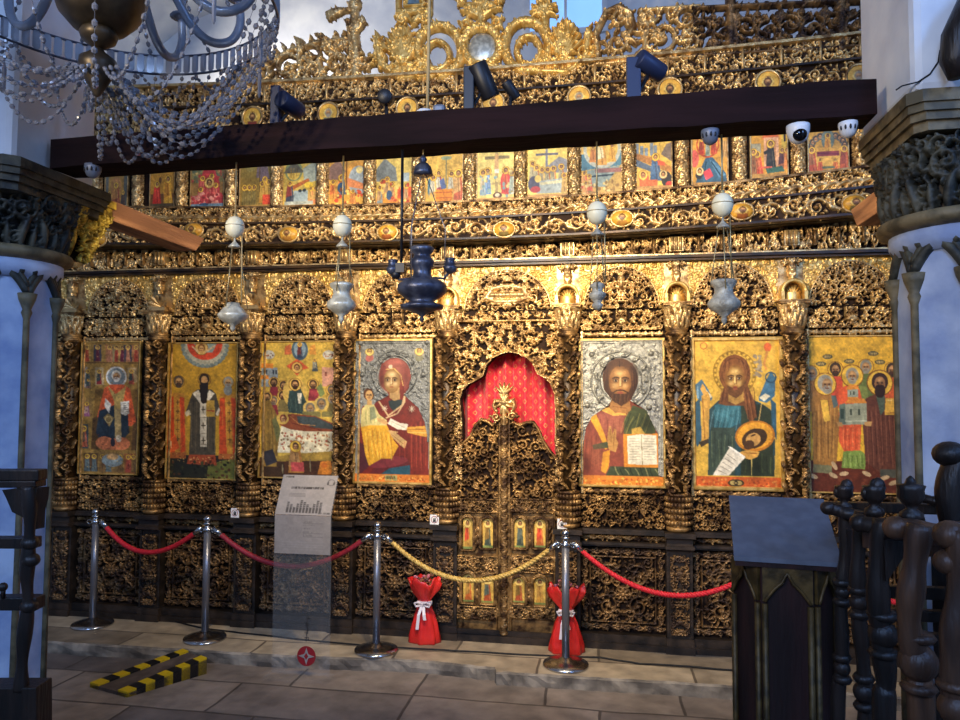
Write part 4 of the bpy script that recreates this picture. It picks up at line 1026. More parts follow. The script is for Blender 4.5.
# pillars: octagonal limewashed shafts with colonettes, carved capitals and plastered piers above
def pillar(name, cx, cy, label, side):
    ks = 1.0 if side < 0 else 0.84
    dz = -0.045 if side < 0 else 0.01
    t = thing(name, label, 'pillar', (cx, cy, FZ))
    t['kind'] = 'structure'
    R = 0.235
    m = MB()
    ph = PI/8
    V = []; zs = (FZ, 0.0, 0.02, 2.36)
    rr = (R+.04, R+.04, R, R*0.985)
    for r, z in zip(rr, zs):
        for k in range(8): V.append((cx+r*math.cos(ph+k*PI/4), cy+r*math.sin(ph+k*PI/4), z))
    Fs = []
    for j in range(3):
        for k in range(8): Fs.append((j*8+k, j*8+(k+1) % 8, (j+1)*8+(k+1) % 8, (j+1)*8+k))
    Fs.append(tuple(24+k for k in range(8)))
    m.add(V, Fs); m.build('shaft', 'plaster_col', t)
    for k in range(8):
        a = ph+k*PI/4
        x, y = cx+R*1.0*math.cos(a), cy+R*1.0*math.sin(a)
        c = MB().lathe([(0.018, 0.03), (0.014, 1.12), (0.014, 2.16), (0.024, 2.19), (0.018, 2.205), (0.036, 2.25), (0.042, 2.28)], 10, (x, y, 0))
        c.build('colonette', 'mould_olive', t)
        # small ogee arches between the colonettes under the capital
    ar = MB()
    for k in range(8):
        a = ph+k*PI/4; b = a+PI/4
        p, q = Vector((cx+R*1.02*math.cos(a), cy+R*1.02*math.sin(a), 0)), Vector((cx+R*1.02*math.cos(b), cy+R*1.02*math.sin(b), 0))
        pts = []
        for i in range(13):
            u = i/12; v = p.lerp(q, u)
            z = 2.28+0.11*(1-abs(2*u-1)**1.6)+(0.035*(1-abs(2*u-1)*5) if abs(2*u-1) < 0.2 else 0)
            pts.append((v.x, v.y, z))
        ar.tube(pts, 0.020, 6); pts2 = [(x, y, z+0.035) for x, y, z in pts]; ar.tube(pts2, 0.014, 6)
        for i in (2, 4, 8, 10):
            x, y, z = pts[i]; ar.ball((x*1.0, y, z+0.06), 0.022, 0.022, 0.026, 6, 5)
    ar.build('arch_tracery', 'cap_dark', t)
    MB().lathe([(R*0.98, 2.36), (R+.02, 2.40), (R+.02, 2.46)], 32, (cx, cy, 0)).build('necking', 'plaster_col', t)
    MB().lathe([(R+.02, 2.44), (R+.055, 2.455), (R+.065, 2.475), (R+.055, 2.495), (R+.02, 2.505)], 40, (cx, cy, 0)).build('astragal_ring', 'mould_olive', t)
    # bell of the capital: openwork acanthus flaring from round to square
    def bell(t_, ang):
        q = np.clip(t_/0.27, 0, 1)
        rc = R+0.02+0.02*q
        sq = (0.300*ks)/np.maximum(np.abs(np.cos(ang)), np.abs(np.sin(ang)))
        sq = np.minimum(sq, 0.355*ks)
        k = q**1.7
        return rc*(1-k)+sq*k
    core = []
    n = 48
    V = []; Fs = []
    for j in range(9):
        tt = 0.27*j/8
        for i in range(n):
            a = 2*PI*i/n; r = float(bell(np.array(tt), np.array(a)))-0.035
            V.append((cx+r*math.cos(a), cy+r*math.sin(a), 2.495+tt))
    for j in range(8):
        for i in range(n): Fs.append((j*n+i, j*n+(i+1) % n, (j+1)*n+(i+1) % n, (j+1)*n+i))
    MB().add(V, Fs, True).build('bell_core', 'wood_black', t)
    per = 2*PI*0.30
    h = HM(per, 0.27, 0.006); rg = random.Random(31+side)
    for k in range(16):
        x = (k+0.5)*per/16
        h.scroll(x, 0.17+0.04*(k % 2), 0.058, rg.uniform(0, 6), 1 if k % 2 else -1, 1.4, 0.013)
        h.leaf(x, 0.0, PI/2, 0.15, 0.026, 1.0, 0.5*(1 if k % 2 else -1)); h.leaf(x+per/32, 0.0, PI/2, 0.11, 0.020, 0.9)
    h.fill(rg, 0.028, 0.045, 0.010)
    def wrap(s, tt, hh):
        a = s/per*2*PI
        r = bell(tt, a)-0.02+hh
        return cx+r*np.cos(a), cy+r*np.sin(a), 2.495+tt
    me = relief('acanthus_bell', h, wrap, 0.05, 0.10)
    me.materials.append(MT['cap_dark']); me.materials.append(MT['cap_lit'])
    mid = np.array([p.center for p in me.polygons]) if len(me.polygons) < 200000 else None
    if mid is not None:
        far = (mid[:, 1] > cy+0.13) if side < 0 else ((mid[:, 1] > cy+0.26) & (mid[:, 0] < cx))  # far side of the bell looks lamplit by its yellow faces alone
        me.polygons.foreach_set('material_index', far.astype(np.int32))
    shift_mesh(me, -wloc(t)); link('acanthus_bell', me, t, None, local=True)
    # abacus: stacked square mouldings with clipped corners
    ab = MB()
    for r, z0, z1 in ((0.305, 2.765, 2.80), (0.322, 2.80, 2.83), (0.335, 2.83, 2.86), (0.345, 2.86, 2.905)):
        r *= ks; z0 += dz; z1 += dz; c = r*0.86
        poly = [(r, -c), (r, c), (c, r), (-c, r), (-r, c), (-r, -c), (-c, -r), (c, -r)]
        V = [(cx+x, cy+y, z0) for x, y in poly]+[(cx+x, cy+y, z1) for x, y in poly]
        ab.add(V, [tuple(range(7, -1, -1)), tuple(range(8, 16))]+[(i, (i+1) % 8, 8+(i+1) % 8, 8+i) for i in range(8)])
    abm = ab.build('abacus', 'mould_olive', t)
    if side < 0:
        abm.data.materials.append(MT['cap_lit']); abm.data.materials[0] = MT['cap_dark']
    if side < 0:     # bracket of the capital under the timber, lamplight put into its yellow
        MB().box(-2.805, -2.635, -2.14, -1.93, 2.822, 2.862).box(-2.795, -2.645, -2.14, -1.95, 2.77, 2.822).build('bracket_moulding', 'cap_lit', t)
        MB().prism([(-2.16, 2.50), (-2.12, 2.50), (-1.99, 2.77), (-2.16, 2.77)], 2.66, 2.78, Matrix(((0, -1, 0, 0), (1, 0, 0, 0), (0, 0, 1, 0), (0, 0, 0, 1)))).build('bracket_core', 'wood_black', t)
        hb = HM(0.26, 0.29, 0.005); rb = random.Random(5); hb.scroll(0.09, 0.22, 0.06, 0, 1, 1.4, 0.012); hb.scroll(0.20, 0.27, 0.04, 2, -1, 1.3, 0.011); hb.scroll(0.07, 0.09, 0.045, 3, -1, 1.3, 0.011); hb.fill(rb, 0.026, 0.04, 0.010)
        mk = hb.X[None, :] <= 0.07+0.62*hb.Y[:, None]
        me = relief('bracket_carving', hb, lambda s, tt, hh: (-2.655+hh, -2.205+s, 2.485+tt), 0.035, 0.2, mk); shift_mesh(me, -wloc(t)); link('bracket_carving', me, t, 'cap_lit', local=True)
    MB().box(cx-0.27, cx+0.27, cy-0.27, cy+0.27, 2.905+dz, 6.2).build('upper_pier', 'plaster', t, 0.03)
    return t
pillar('stone_pillar', -2.885, -2.4, 'limewashed octagonal pillar with dark carved capital at the left edge', -1)
pillar('stone_pillar', 1.385, -2.4, 'blue-lit limewashed pillar with carved capital on the right behind the stalls', 1)

# tie beam between the pillars and the two timber struts that run from pillar to screen
b = MB()
V = []; Fs = []; n = 30
for i in range(n+1):
    x = -2.575+(1.055+2.575)*i/n; sag_ = -0.032*(1-i/n)-0.006
    for y, z in ((-2.49, 2.915), (-2.49, 3.055), (-2.32, 3.055), (-2.32, 2.915)):
        V.append((x, y+rnd.uniform(-.003, .003), z+sag_+rnd.uniform(-.004, .004)))
for i in range(n):
    for k in range(4): Fs.append((i*4+k, i*4+(k+1) % 4, (i+1)*4+(k+1) % 4, (i+1)*4+k))
Fs += [(3, 2, 1, 0), (n*4, n*4+1, n*4+2, n*4+3)]
b.add(V, Fs)
o = base_build(b, 'tie_beam', 'beam', (-0.76, -2.4, 2.915))
tag(o, 'long dark purple-brown timber beam spanning between the two pillars', 'beam')
def strut(cx, y0, y1, z0, z1, label, taper):
    s = MB()
    w = 0.075
    s.add([(cx-w, y0, z0), (cx+w, y0, z0), (cx+w, y0, z1), (cx-w, y0, z1), (cx-w, y1-taper, z0), (cx+w, y1-taper, z0), (cx+w, y1, z1-0.01), (cx-w, y1, z1-0.01)],
          [(0, 1, 2, 3), (7, 6, 5, 4), (0, 4, 5, 1), (1, 5, 6, 2), (2, 6, 7, 3), (3, 7, 4, 0)])
    o = base_build(s, 'timber_strut', 'strut', (cx, y0, z0), 0.006)
    tag(o, label, 'beam')
strut(-2.72, -1.94, -1.02, 2.76, 2.875, 'brown cut timber end sticking out from the left pillar capital', 0.10)
strut(1.485, -2.06, -1.05, 2.77, 2.90, 'brown cut timber end jutting beside the right pillar capital', 0.10)

# ------------------------------------------------------------------ the carved screen
def bow(x, z):
    """the old upper tiers sag in the middle"""
    zz = [0, 2.87, 2.97, 3.30, 3.72, 4.33, 6]
    l = np.interp(z, zz, [0, 0, .006, .0085, .0038, .008, .008]); r = np.interp(z, zz, [0, 0, .012, .018, .0075, .008, .008])
    d = np.asarray(x)+0.9
    return np.where(d < 0, l, r)*np.minimum(d*d, 9.5)

def fl_b(x0, z0, y):
    return lambda s, t, h: (x0+s, y-h, z0+t+bow(x0+s, z0+t))

ICO = thing('iconostasis', 'carved and gilded wooden altar screen filling the back of the church', 'altar screen', (-0.74, 0.0, 0.0))
IX = -0.74
LX, RX = -5.45, 3.45
COLS = [-5.22, -4.418, -3.61, -2.787, -1.99, -1.175, -0.259, 0.531, 1.328, 2.13, 2.95]
BAYS = [(a+0.095, b-0.095) for a, b in zip(COLS[:-1], COLS[1:])]
DOOR = 5

def part(name, me, m=None, parent=None, dx=0.0, dz=0.0, sx=1.0):
    """a mesh laid out around its own origin in x; placed in the screen"""
    o = link(name, me, parent or ICO, m, local=True)
    if parent is None:
        o.location = (dx-IX, 0, dz)
    o.scale = (sx, 1, 1)
    return o

def long_box(name, y0, y1, z0, z1, m, x0=LX, x1=RX, steps=44, parent=None):
    """a long moulding that follows the sag of the tier"""
    V = []; Fs = []
    for i in range(steps+1):
        x = x0+(x1-x0)*i/steps
        for y, z in ((y0, z0), (y0, z1), (y1, z1), (y1, z0)):
            V.append((x, y, z+float(bow(x, z))))
    for i in range(steps):
        for k in range(4): Fs.append((i*4+k, i*4+(k+1) % 4, (i+1)*4+(k+1) % 4, (i+1)*4+k))
    Fs += [(3, 2, 1, 0), tuple(steps*4+k for k in range(4))]
    return MB().add(V, Fs).build(name, m, parent or ICO)

# backing boards
DX0, DX1 = COLS[5]+0.06, COLS[6]-0.06
bb = MB()
bb.box(LX, DX0, 0.0, 0.05, 0, 4.30); bb.box(DX1, RX, 0.0, 0.05, 0, 4.30); bb.box(DX0, DX1, 0.0, 0.05, 2.30, 4.30)
bb.build('backing_board', 'wood_dark', ICO)

# plinth and ledges, left and right of the doors
for x0, x1 in ((LX, DX0-0.02), (DX1+0.02, RX)):
    MB().box(x0, x1, -0.10, 0, 0, 0.045).box(x0, x1, -0.075, 0, 0.045, 0.10).build('plinth', 'wood_black', ICO)
    m = MB(); m.box(x0, x1, -0.075, 0, 0.735, 0.755); m.box(x0, x1, -0.06, 0, 0.722, 0.735)
    m.box(x0, x1, -0.085, 0, 0.815, 0.835); m.box(x0, x1, -0.07, 0, 0.835, 0.85); m.build('ledge', 'wood_black', ICO)
    h = HM(x1-x0, 0.056); h.vine(random.Random(3), 0.25, 0.13, 0.007)
    part('ledge_frieze', relief('ledge_frieze', h, flat(x0-IX, 0.757, -0.02), 0.022, 0.08), 'gilt_worn', None, IX)
MB().box(DX0-0.02, DX1+0.02, -0.115, 0.02, 0, 0.05).box(DX0-0.02, DX1+0.02, -0.095, -0.078, 0.05, 0.085).build('door_sill', 'wood_black', ICO)

# carved panels that repeat bay by bay (built for a bay 0.63 wide, centred)
BW = 0.62
def lower_dado(seed):
    rg = random.Random(seed)
    W_, H_ = BW, 0.60
    h = HM(W_, H_)
    inner = HM(W_-0.16, H_-0.15)
    inner.rosette(inner.w/2, inner.h*0.42, 0.055)
    inner.scroll(inner.w*0.25, inner.h*0.72, 0.085, 0.5, 1, 1.5, 0.013); inner.scroll(inner.w*0.25, inner.h*0.24, 0.08, 2.5, -1, 1.5, 0.013)
    inner.fill(rg, 0.035, 0.06, 0.011, half=True)
    i0, j0 = int(0.08/RES), int(0.075/RES)
    a = inner.a
    h.a[j0:j0+a.shape[0], i0:i0+a.shape[1]] = a
    for (x0, y0, w, hh, vert) in ((0, 0, W_, 0.06, 0), (0, H_-0.06, W_, 0.06, 0), (0, 0.06, 0.062, H_-0.12, 1), (W_-0.062, 0.06, 0.062, H_-0.12, 1)):
        v = HM(hh if vert else w, w if vert else hh); v.vine(rg, 0.24, 0.15, 0.008)
        b_ = v.a.T if vert else v.a
        i0, j0 = int(round(x0/RES)), int(round(y0/RES))
        s_ = h.a[j0:j0+b_.shape[0], i0:i0+b_.shape[1]]
        s_[:] = np.maximum(s_, 0.85*b_[:s_.shape[0], :s_.shape[1]])
    for x in (0.069, W_-0.069): h.stroke([(x, 0.06), (x, H_-0.06)], 0.006, 0.006, 0.8)
    for y in (0.067, H_-0.067): h.stroke([(0.07, y), (W_-0.07, y)], 0.006, 0.006, 0.8)
    return relief('lower_panel', h, flat(-W_/2, 0.11, -0.010), 0.040, 0.28)
def upper_dado(seed):
    rg = random.Random(seed)
    h = HM(BW, 0.235)
    h.rosette(BW/2, 0.125, 0.042, 6); h.dot(BW/2, 0.125, 0.022, 1.3)
    h.fill(rg, 0.024, 0.040, 0.009, half=True)
    return relief('upper_panel', h, flat(-BW/2, 0.857, -0.012), 0.042, 0.30)
def strip(z, hgt, seed, y=-0.02, w=BW, name='carved_strip'):
    h = HM(w, hgt); h.vine(random.Random(seed), 0.2, 0.10, 0.007)
    return relief(name, h, flat(-w/2, z, y), 0.02, 0.08)
def lunette_base(seed):
    rg = random.Random(seed)
    h = HM(BW, 0.15)
    for k in range(7):
        a = PI*(k+0.5)/7; h.leaf(BW/2, 0.055, a, 0.05, 0.013, 1.1)
    h.dot(BW/2, 0.05, 0.02, 1.2)
    h.fill(rg, 0.026, 0.042, 0.010, half=True)
    return relief('lunette_base', h, flat(-BW/2, 2.305, -0.014), 0.042, 0.30)
LRX, LRZ, LZ = 0.285, 0.315, 2.465
def lunette(seed, door=False):
    rg = random.Random(seed)
    h = HM(2*LRX, LRZ)
    X = h.X[None, :]-LRX; Y = h.Y[:, None]
    if door:
        h.stroke([(LRX-0.14, 0.10), (LRX-0.10, 0.17), (LRX, 0.19), (LRX+0.10, 0.17), (LRX+0.14, 0.10), (LRX+0.08, 0.07), (LRX-0.08, 0.07), (LRX-0.14, 0.10)], 0.022, 0.022, 0.9)
        for k in range(9): h.dot(LRX-0.1+0.025*k, 0.12, 0.028, 1.15)
    else:
        h.dot(LRX, 0.225, 0.03, 1.25); h.leaf(LRX, 0.14, PI/2, 0.10, 0.02, 1.2); h.stroke([(LRX-0.05, 0.20), (LRX+0.05, 0.20)], 0.010, 0.010, 1.2)
        h.stroke([(LRX-0.05, 0.055), (LRX+0.05, 0.055)], 0.008, 0.008, 1.2)
    h.fill(rg, 0.026, 0.046, 0.0095, half=True)
    mask = (X/(LRX-0.012))**2+(Y/(LRZ-0.012))**2 <= 1
    return relief('lunette', h, flat(-LRX, LZ, -0.014), 0.042, 0.30, mask)
def bead_arch():
    m = MB()
    pts = []
    for k in range(41):
        a = PI*k/40; pts.append((LRX*1.0*math.cos(a), -0.030, LZ+LRZ*math.sin(a)))
    m.tube(pts, 0.007, 6); 
    for k in range(30):
        a = PI*(k+0.5)/30; m.ball((LRX*0.955*math.cos(a), -0.036, LZ+LRZ*0.955*math.sin(a)), 0.0105, 0.0105, 0.0105, 6, 5)
    pts = [(0.915*x, y+0.004, LZ+(z-LZ)*0.915) for x, y, z in pts]
    m.tube(pts, 0.005, 6)
    return m.mesh('bead_arch')
def spandrel(seed):
    rg = random.Random(seed)
    w = BW+0.02; hh = 0.345
    h = HM(w, hh)
    h.fill(rg, 0.034, 0.06, 0.008, half=True)
    X = h.X[None, :]-w/2; Y = h.Y[:, None]
    mask = (X/LRX)**2+(Y/LRZ)**2 >= 1
    return relief('spandrel', h, flat(-w/2, LZ, -0.020), 0.014, None, mask)

LD = [lower_dado(101), lower_dado(102)]
UD = [upper_dado(111), upper_dado(112)]
SI = strip(1.097, 0.045, 121); HE = strip(2.256, 0.042, 122)
LB = [lunette_base(131), lunette_base(132)]
LU = [lunette(141), lunette(142), lunette(143)]
LUD = lunette(149, True)
BA = bead_arch(); SP = spandrel(151)
for i, (a, b) in enumerate(BAYS):
    cx = (a+b)/2; sx = (b-a)/BW
    if i != DOOR:
        part('lower_panel', LD[i % 2], 'gilt_dim', None, cx, 0, sx)
        part('upper_panel', UD[(i+1) % 2], 'gilt_worn', None, cx, 0, sx)
        part('sill_strip', SI, 'gilt_worn', None, cx, 0, sx)
        part('head_strip', HE, 'gilt', None, cx, 0, sx)
        part('lunette_base', LB[i % 2], 'gilt', None, cx, 0, sx)
    l = part('lunette', LUD if i == DOOR else LU[i % 3], 'gilt', None, cx, 0, sx)
    c = link('bead_arch', BA, l, 'gilt', local=True)
    part('spandrel', SP, 'gilt_bright', None, cx, 0, sx)

# columns: pedestal, ringed drum, vine-carved shaft, capital, shell niche, ornament
def shaft_mesh(seed):
    rg = random.Random(seed)
    W_ = 0.30
    h = HM(W_, 1.15)
    for k in range(16):
        y = 0.04+k*0.0715; s = 1 if k % 2 else -1
        h.scroll(W_/2+s*0.05, y, 0.040, PI/2*s, s, 1.3, 0.011); h.leaf(W_/2+s*0.11, y+0.02, PI/2, 0.06, 0.014, 0.9, -s)
        h.leaf(W_/2-s*0.05, y+0.01, PI/2+s*0.7, 0.055, 0.014, 1.0, s*1.2)
        h.leaf(W_/2, y, PI/2-s*0.9, 0.045, 0.010, 1.1)
        for q in range(5): h.dot(W_/2-s*(0.05+0.010*(q % 2)), y-0.03+0.012*q, 0.010, 1.15)
    return relief('column', h, turned(0, -0.055, 1.11, W_, lambda t: 0.070+0*t, 1.75), 0.036, 0.14)
SH = [shaft_mesh(201), shaft_mesh(202)]
cc = MB().lathe([(0.066, 1.11), (0.066, 2.26)], 16, (0, -0.055, 0)); CORE = cc.mesh('shaft_core')
dr = MB()
pr = [(0.075, 0.85), (0.088, 0.862), (0.088, 0.88), (0.070, 0.89)]
z = 0.89
for k in range(5):
    pr += [(0.070, z), (0.088, z+0.010), (0.090, z+0.022), (0.085, z+0.032), (0.070, z+0.040)]; z += 0.042
pr += [(0.07, 1.10), (0.086, 1.105), (0.086, 1.118), (0.066, 1.125)]
dr.lathe(pr, 28, (0, -0.055, 0))
for k in range(5):
    for i in range(11):
        a = -PI*(0.02+0.96*i/10); dr.ball((0.086*math.cos(a), -0.055+0.086*math.sin(a), 0.915+0.042*k), 0.016, 0.014, 0.019, 6, 5)
DRUM = dr.mesh('base_drum')
def capital_mesh():
    h = HM(0.36, 0.175)
    for k in range(7):
        x = 0.36*(k+0.5)/7
        h.leaf(x, 0.005, PI/2, 0.085, 0.024, 1.0); h.leaf(x+0.026, 0.06, PI/2, 0.075, 0.020, 0.95)
        h.scroll(x+0.02, 0.145, 0.022, 0, 1 if k % 2 else -1, 1.2, 0.008)
    h.fill(random.Random(7), 0.018, 0.026, 0.007)
    return relief('capital', h, turned(0, -0.055, 2.315, 0.36, lambda t: 0.066+0.022*(t/0.175)**1.5, 1.75), 0.026, 0.08)
CAP = capital_mesh()
cm = MB().lathe([(0.066, 2.25), (0.084, 2.262), (0.086, 2.278), (0.070, 2.286), (0.080, 2.30), (0.082, 2.312), (0.066, 2.32), (0.086, 2.49)], 24, (0, -0.055, 0))
cm.box(-0.11, 0.11, -0.165, 0, 2.485, 2.497); cm.box(-0.10, 0.10, -0.155, 0, 2.473, 2.485)
CAPM = cm.mesh('capital_rings')
def shell_mesh(fan):
    m = MB()
    if fan:      # scallop shell
        n = 40; R = 0.085
        V = []; Fs = []
        for j in range(9):
            for i in range(n+1):
                a = PI*(-0.12+1.24*i/n); q = j/8
                rib = 0.012*q*math.cos(a*11); bow_ = 0.055*math.sin(PI*0.5*q)
                r = R*q*(1+0.05*math.cos(a*11))
                V.append((r*math.cos(a), -0.06-bow_*0.6-rib*0.9+0.02*(1-q), 2.545+r*math.sin(a)))
        for j in range(8):
            for i in range(n): Fs.append((j*(n+1)+i, j*(n+1)+i+1, (j+1)*(n+1)+i+1, (j+1)*(n+1)+i))
        m.add(V, Fs, True)
        m.box(-0.07, 0.07, -0.10, 0, 2.497, 2.535)
    else:        # small arched niche
        V = []; Fs = []
        n = 16
        for r, y in ((0.088, -0.04), (0.088, -0.135), (0.068, -0.140), (0.066, -0.05)):
            for i in range(n+1):
                a = PI*i/n; V.append((r*math.cos(a), y, 2.56+r*math.sin(a)))
        for j in range(3):
            for i in range(n): Fs.append((j*(n+1)+i, j*(n+1)+i+1, (j+1)*(n+1)+i+1, (j+1)*(n+1)+i))
        m.add(V, Fs, True)
        m.box(-0.088, -0.066, -0.135, 0, 2.497, 2.56); m.box(0.066, 0.088, -0.135, 0, 2.497, 2.56)
        m.lathe([(0.065, 0), (0.06, 0.06)], 12, (0, -0.045, 2.497), None, PI, 2*PI)
        for k in range(7):
            a = PI*(k+0.5)/7; m.tube([(0.01*math.cos(a), -0.075, 2.54+0.01*math.sin(a)), (0.058*math.cos(a), -0.055, 2.55+0.065*math.sin(a))], [0.005, 0.012], 6)
    return m.mesh('shell_niche')
SHELL = [shell_mesh(True), shell_mesh(False)]
def orn_mesh():
    h = HM(0.15, 0.16)
    h.stroke([(0.075, 0.0), (0.075, 0.15)], 0.018, 0.012, 1.0); h.dot(0.075, 0.07, 0.032, 1.25)
    for s in (-1, 1):
        for y in (0.02, 0.07, 0.115): h.leaf(0.075, y, PI/2-s*0.9, 0.06, 0.014, 1.0, s*1.5)
        h.scroll(0.075+s*0.045, 0.135, 0.02, 0, s, 1.2, 0.007)
    return relief('column_finial', h, flat(-0.075, 2.645, -0.045), 0.045, 0.08)
ORN = orn_mesh()
def pedestal_mesh():
    h = HM(0.13, 0.56)
    h.fill(random.Random(17), 0.022, 0.034, 0.009, half=True)
    return relief('pedestal_carving', h, flat(-0.065, 0.13, -0.092), 0.026, 0.10)
PCAR = pedestal_mesh()
pd = MB(); pd.box(-0.09, 0.09, -0.09, 0, 0.10, 0.722); pd.box(-0.10, 0.10, -0.125, 0, 0.0, 0.05); pd.box(-0.095, 0.095, -0.108, 0, 0.05, 0.10)
pd.box(-0.10, 0.10, -0.15, 0, 0.735, 0.757); pd.box(-0.09, 0.09, -0.125, 0, 0.757, 0.815); pd.box(-0.105, 0.105, -0.165, 0, 0.815, 0.85); pd.box(-0.095, 0.095, -0.12, 0, 0.722, 0.735)
for s in (-1, 1): pd.box(s*0.082-0.008, s*0.082+0.008, -0.098, -0.088, 0.11, 0.715)
PED = pd.mesh('pedestal')
PPL = MB().box(-0.10, 0.10, -0.022, 0.0, 2.497, 2.808).mesh('pier_plate')
sidestrip = MB(); sidestrip.box(-0.008, 0.008, -0.035, 0, 1.10, 2.30); sidestrip.box(-0.004, 0.004, -0.042, -0.03, 1.10, 2.30); SSTR = sidestrip.mesh('gilt_fillet')
for i, x in enumerate(COLS):
    c = part('column', SH[i % 2], 'gilt_worn', None, x)
    link('shaft_core', CORE, c, 'mould', local=True)
    link('base_drum', DRUM, c, 'gilt_worn', local=True)
    link('capital', CAP, c, 'gilt', local=True)
    link('capital_rings', CAPM, c, 'gilt_worn', local=True)
    link('shell_niche', SHELL[0 if i <= 4 else 1], c, 'gilt_bright' if i > 3 else 'gilt', local=True)
    link('column_finial', ORN, c, 'gilt', local=True)
    link('pier_plate', PPL, c, 'gilt_bright' if i > 2 else 'gilt', local=True)
    p = link('pedestal', PED, c, 'wood_black', local=True)
    pc = link('pedestal_carving', PCAR, c, 'gilt_dim', local=True)
    if i not in (5,):
        part('gilt_fillet', SSTR, 'gilt', None, x+0.104)

# entablature: architrave, second frieze with little piers, overhanging frieze with oval bosses
MB().box(LX, RX, -0.075, 0, 2.808, 2.825).box(LX, RX, -0.10, 0, 2.825, 2.845).build('architrave', 'mould', ICO)
MB().box(LX, RX, -0.085, 0, 2.845, 2.858).build('architrave_fillet', 'gilt', ICO)
def frieze(name, x0, x1, z, hgt, y, seed, m, depth=0.03, amp=0.3, w=0.009, kind='vine', pieces=1):
    st = (x1-x0)/pieces
    for k in range(pieces):
        h = HM(st, hgt); rg = random.Random(seed+k)
        if kind == 'vine': h.vine(rg, amp, None, w)
        elif kind == 'leaf':
            n = int(st/0.075)
            for q in range(n):
                xx = (q+0.5)*st/n; s = 1 if q % 2 else -1
                h.leaf(xx-0.03, hgt*0.15, 0.9, hgt*0.95, 0.018, 1.0, -1.4); h.leaf(xx+0.01, hgt*0.2, 1.9, hgt*0.7, 0.013, 0.9, 1.2)
            h.fill(rg, 0.016, 0.026, 0.007)
        else:
            h.fill(rg, hgt*0.22, hgt*0.34, w)
        part(name, relief(name, h, fl_b(x0+k*st, z, y), depth, 0.24), m, None, 0).location = (-IX, 0, 0)
frieze('middle_frieze', LX, RX, 2.865, 0.105, -0.03, 300, 'gilt', 0.034, 0.2, 0.009, 'fill', 6)
xs = []
pm1 = MB().box(-0.05, 0.05, -0.085, 0, 0, 0.108)
for q in (-0.03, 0, 0.03): pm1.cyl((q, -0.09, 0.006), (q, -0.09, 0.103), 0.012, 8)
PM1 = pm1.mesh('frieze_pier'); PM2 = MB().box(-0.010, 0.010, -0.068, 0, 0, 0.108).cyl((0, -0.068, 0.006), (0, -0.068, 0.102), 0.010, 8).mesh('frieze_baluster')
for i, x in enumerate(COLS):
    xs.append((x, 0.05))
    if i < len(COLS)-1:
        nx_ = COLS[i+1]
        for k in range(1, 5): xs.append((x+(nx_-x)*k/5, 0.012))
for x, w in xs:
    bz = float(bow(x, 2.97))
    part('frieze_pier' if w > 0.03 else 'frieze_baluster', PM1 if w > 0.03 else PM2, 'gilt' if w > 0.03 else 'gilt_worn', None, x, 2.862+bz*0.5)
long_box('soffit', -0.255, 0.0, 2.985, 3.125, 'wood_dark')
long_box('soffit_moulding', -0.16, 0.0, 2.970, 2.988, 'mould')
long_box('frieze_lip', -0.285, -0.2, 2.968, 2.982, 'mould')
frieze('boss_frieze', LX, RX, 2.983, 0.138, -0.256, 320, 'gilt', 0.036, 0.28, 0.010, 'vine', 6)
long_box('frieze_cornice', -0.29, 0, 3.122, 3.136, 'mould')
long_box('festal_ledge_core', -0.165, 0, 3.136, 3.275, 'wood_dark')
frieze('leaf_frieze', LX, RX, 3.138, 0.130, -0.168, 340, 'gilt', 0.05, 0.3, 0.010, 'leaf', 6)
long_box('festal_sill', -0.205, 0, 3.268, 3.282, 'gilt_worn')
for k, px in enumerate((97, 193, 288, 387, 504, 622, 742, 855)):
    py = (239, 230, 234, 232, 229, 218, 211, 203)[k]
    x, z = ax(px, py, -0.30), az(px, py, -0.30)
    bs = paint_bust(60+k, '5a3a1c', ('8a4a24', '6a5a30', '9a6a2c')[k % 3], 'c8902c')
    W2, H2 = 0.078, 0.058
    me = bs.panel('boss', [(x-W2-IX, -0.285, z+H2), (x+W2-IX, -0.285, z+H2), (x+W2-IX, -0.285, z-H2), (x-W2-IX, -0.285, z-H2)], 0.0, 0.04)
    # oval: pull the square sheet to an ellipse
    co = np.zeros(len(me.vertices)*3, np.float32); me.vertices.foreach_get('co', co); co = co.reshape(-1, 3)
    u, v = (co[:, 0]-(x-IX))/W2, (co[:, 2]-z)/H2
    fx, fz = u*np.sqrt(1-v*v/2), v*np.sqrt(1-u*u/2)
    co[:, 0], co[:, 2] = (x-IX)+fx*W2, z+fz*H2
    co[:, 1] = -0.285-0.045*np.sqrt(np.clip(1-fx**2-fz**2, 0, 1))
    me.vertices.foreach_set('co', co.ravel()); me.update(); me.polygons.foreach_set('use_smooth', [True]*len(me.polygons))
    bo = link('boss', me, ICO, None, local=True)
    rim = MB(); rim.tube([(x-IX+W2*math.cos(q*PI/16), -0.288, z+H2*math.sin(q*PI/16)) for q in range(32)], 0.009, 6, True, True)
    link('boss_rim', rim.mesh('boss_rim'), bo, 'gilt', local=True)

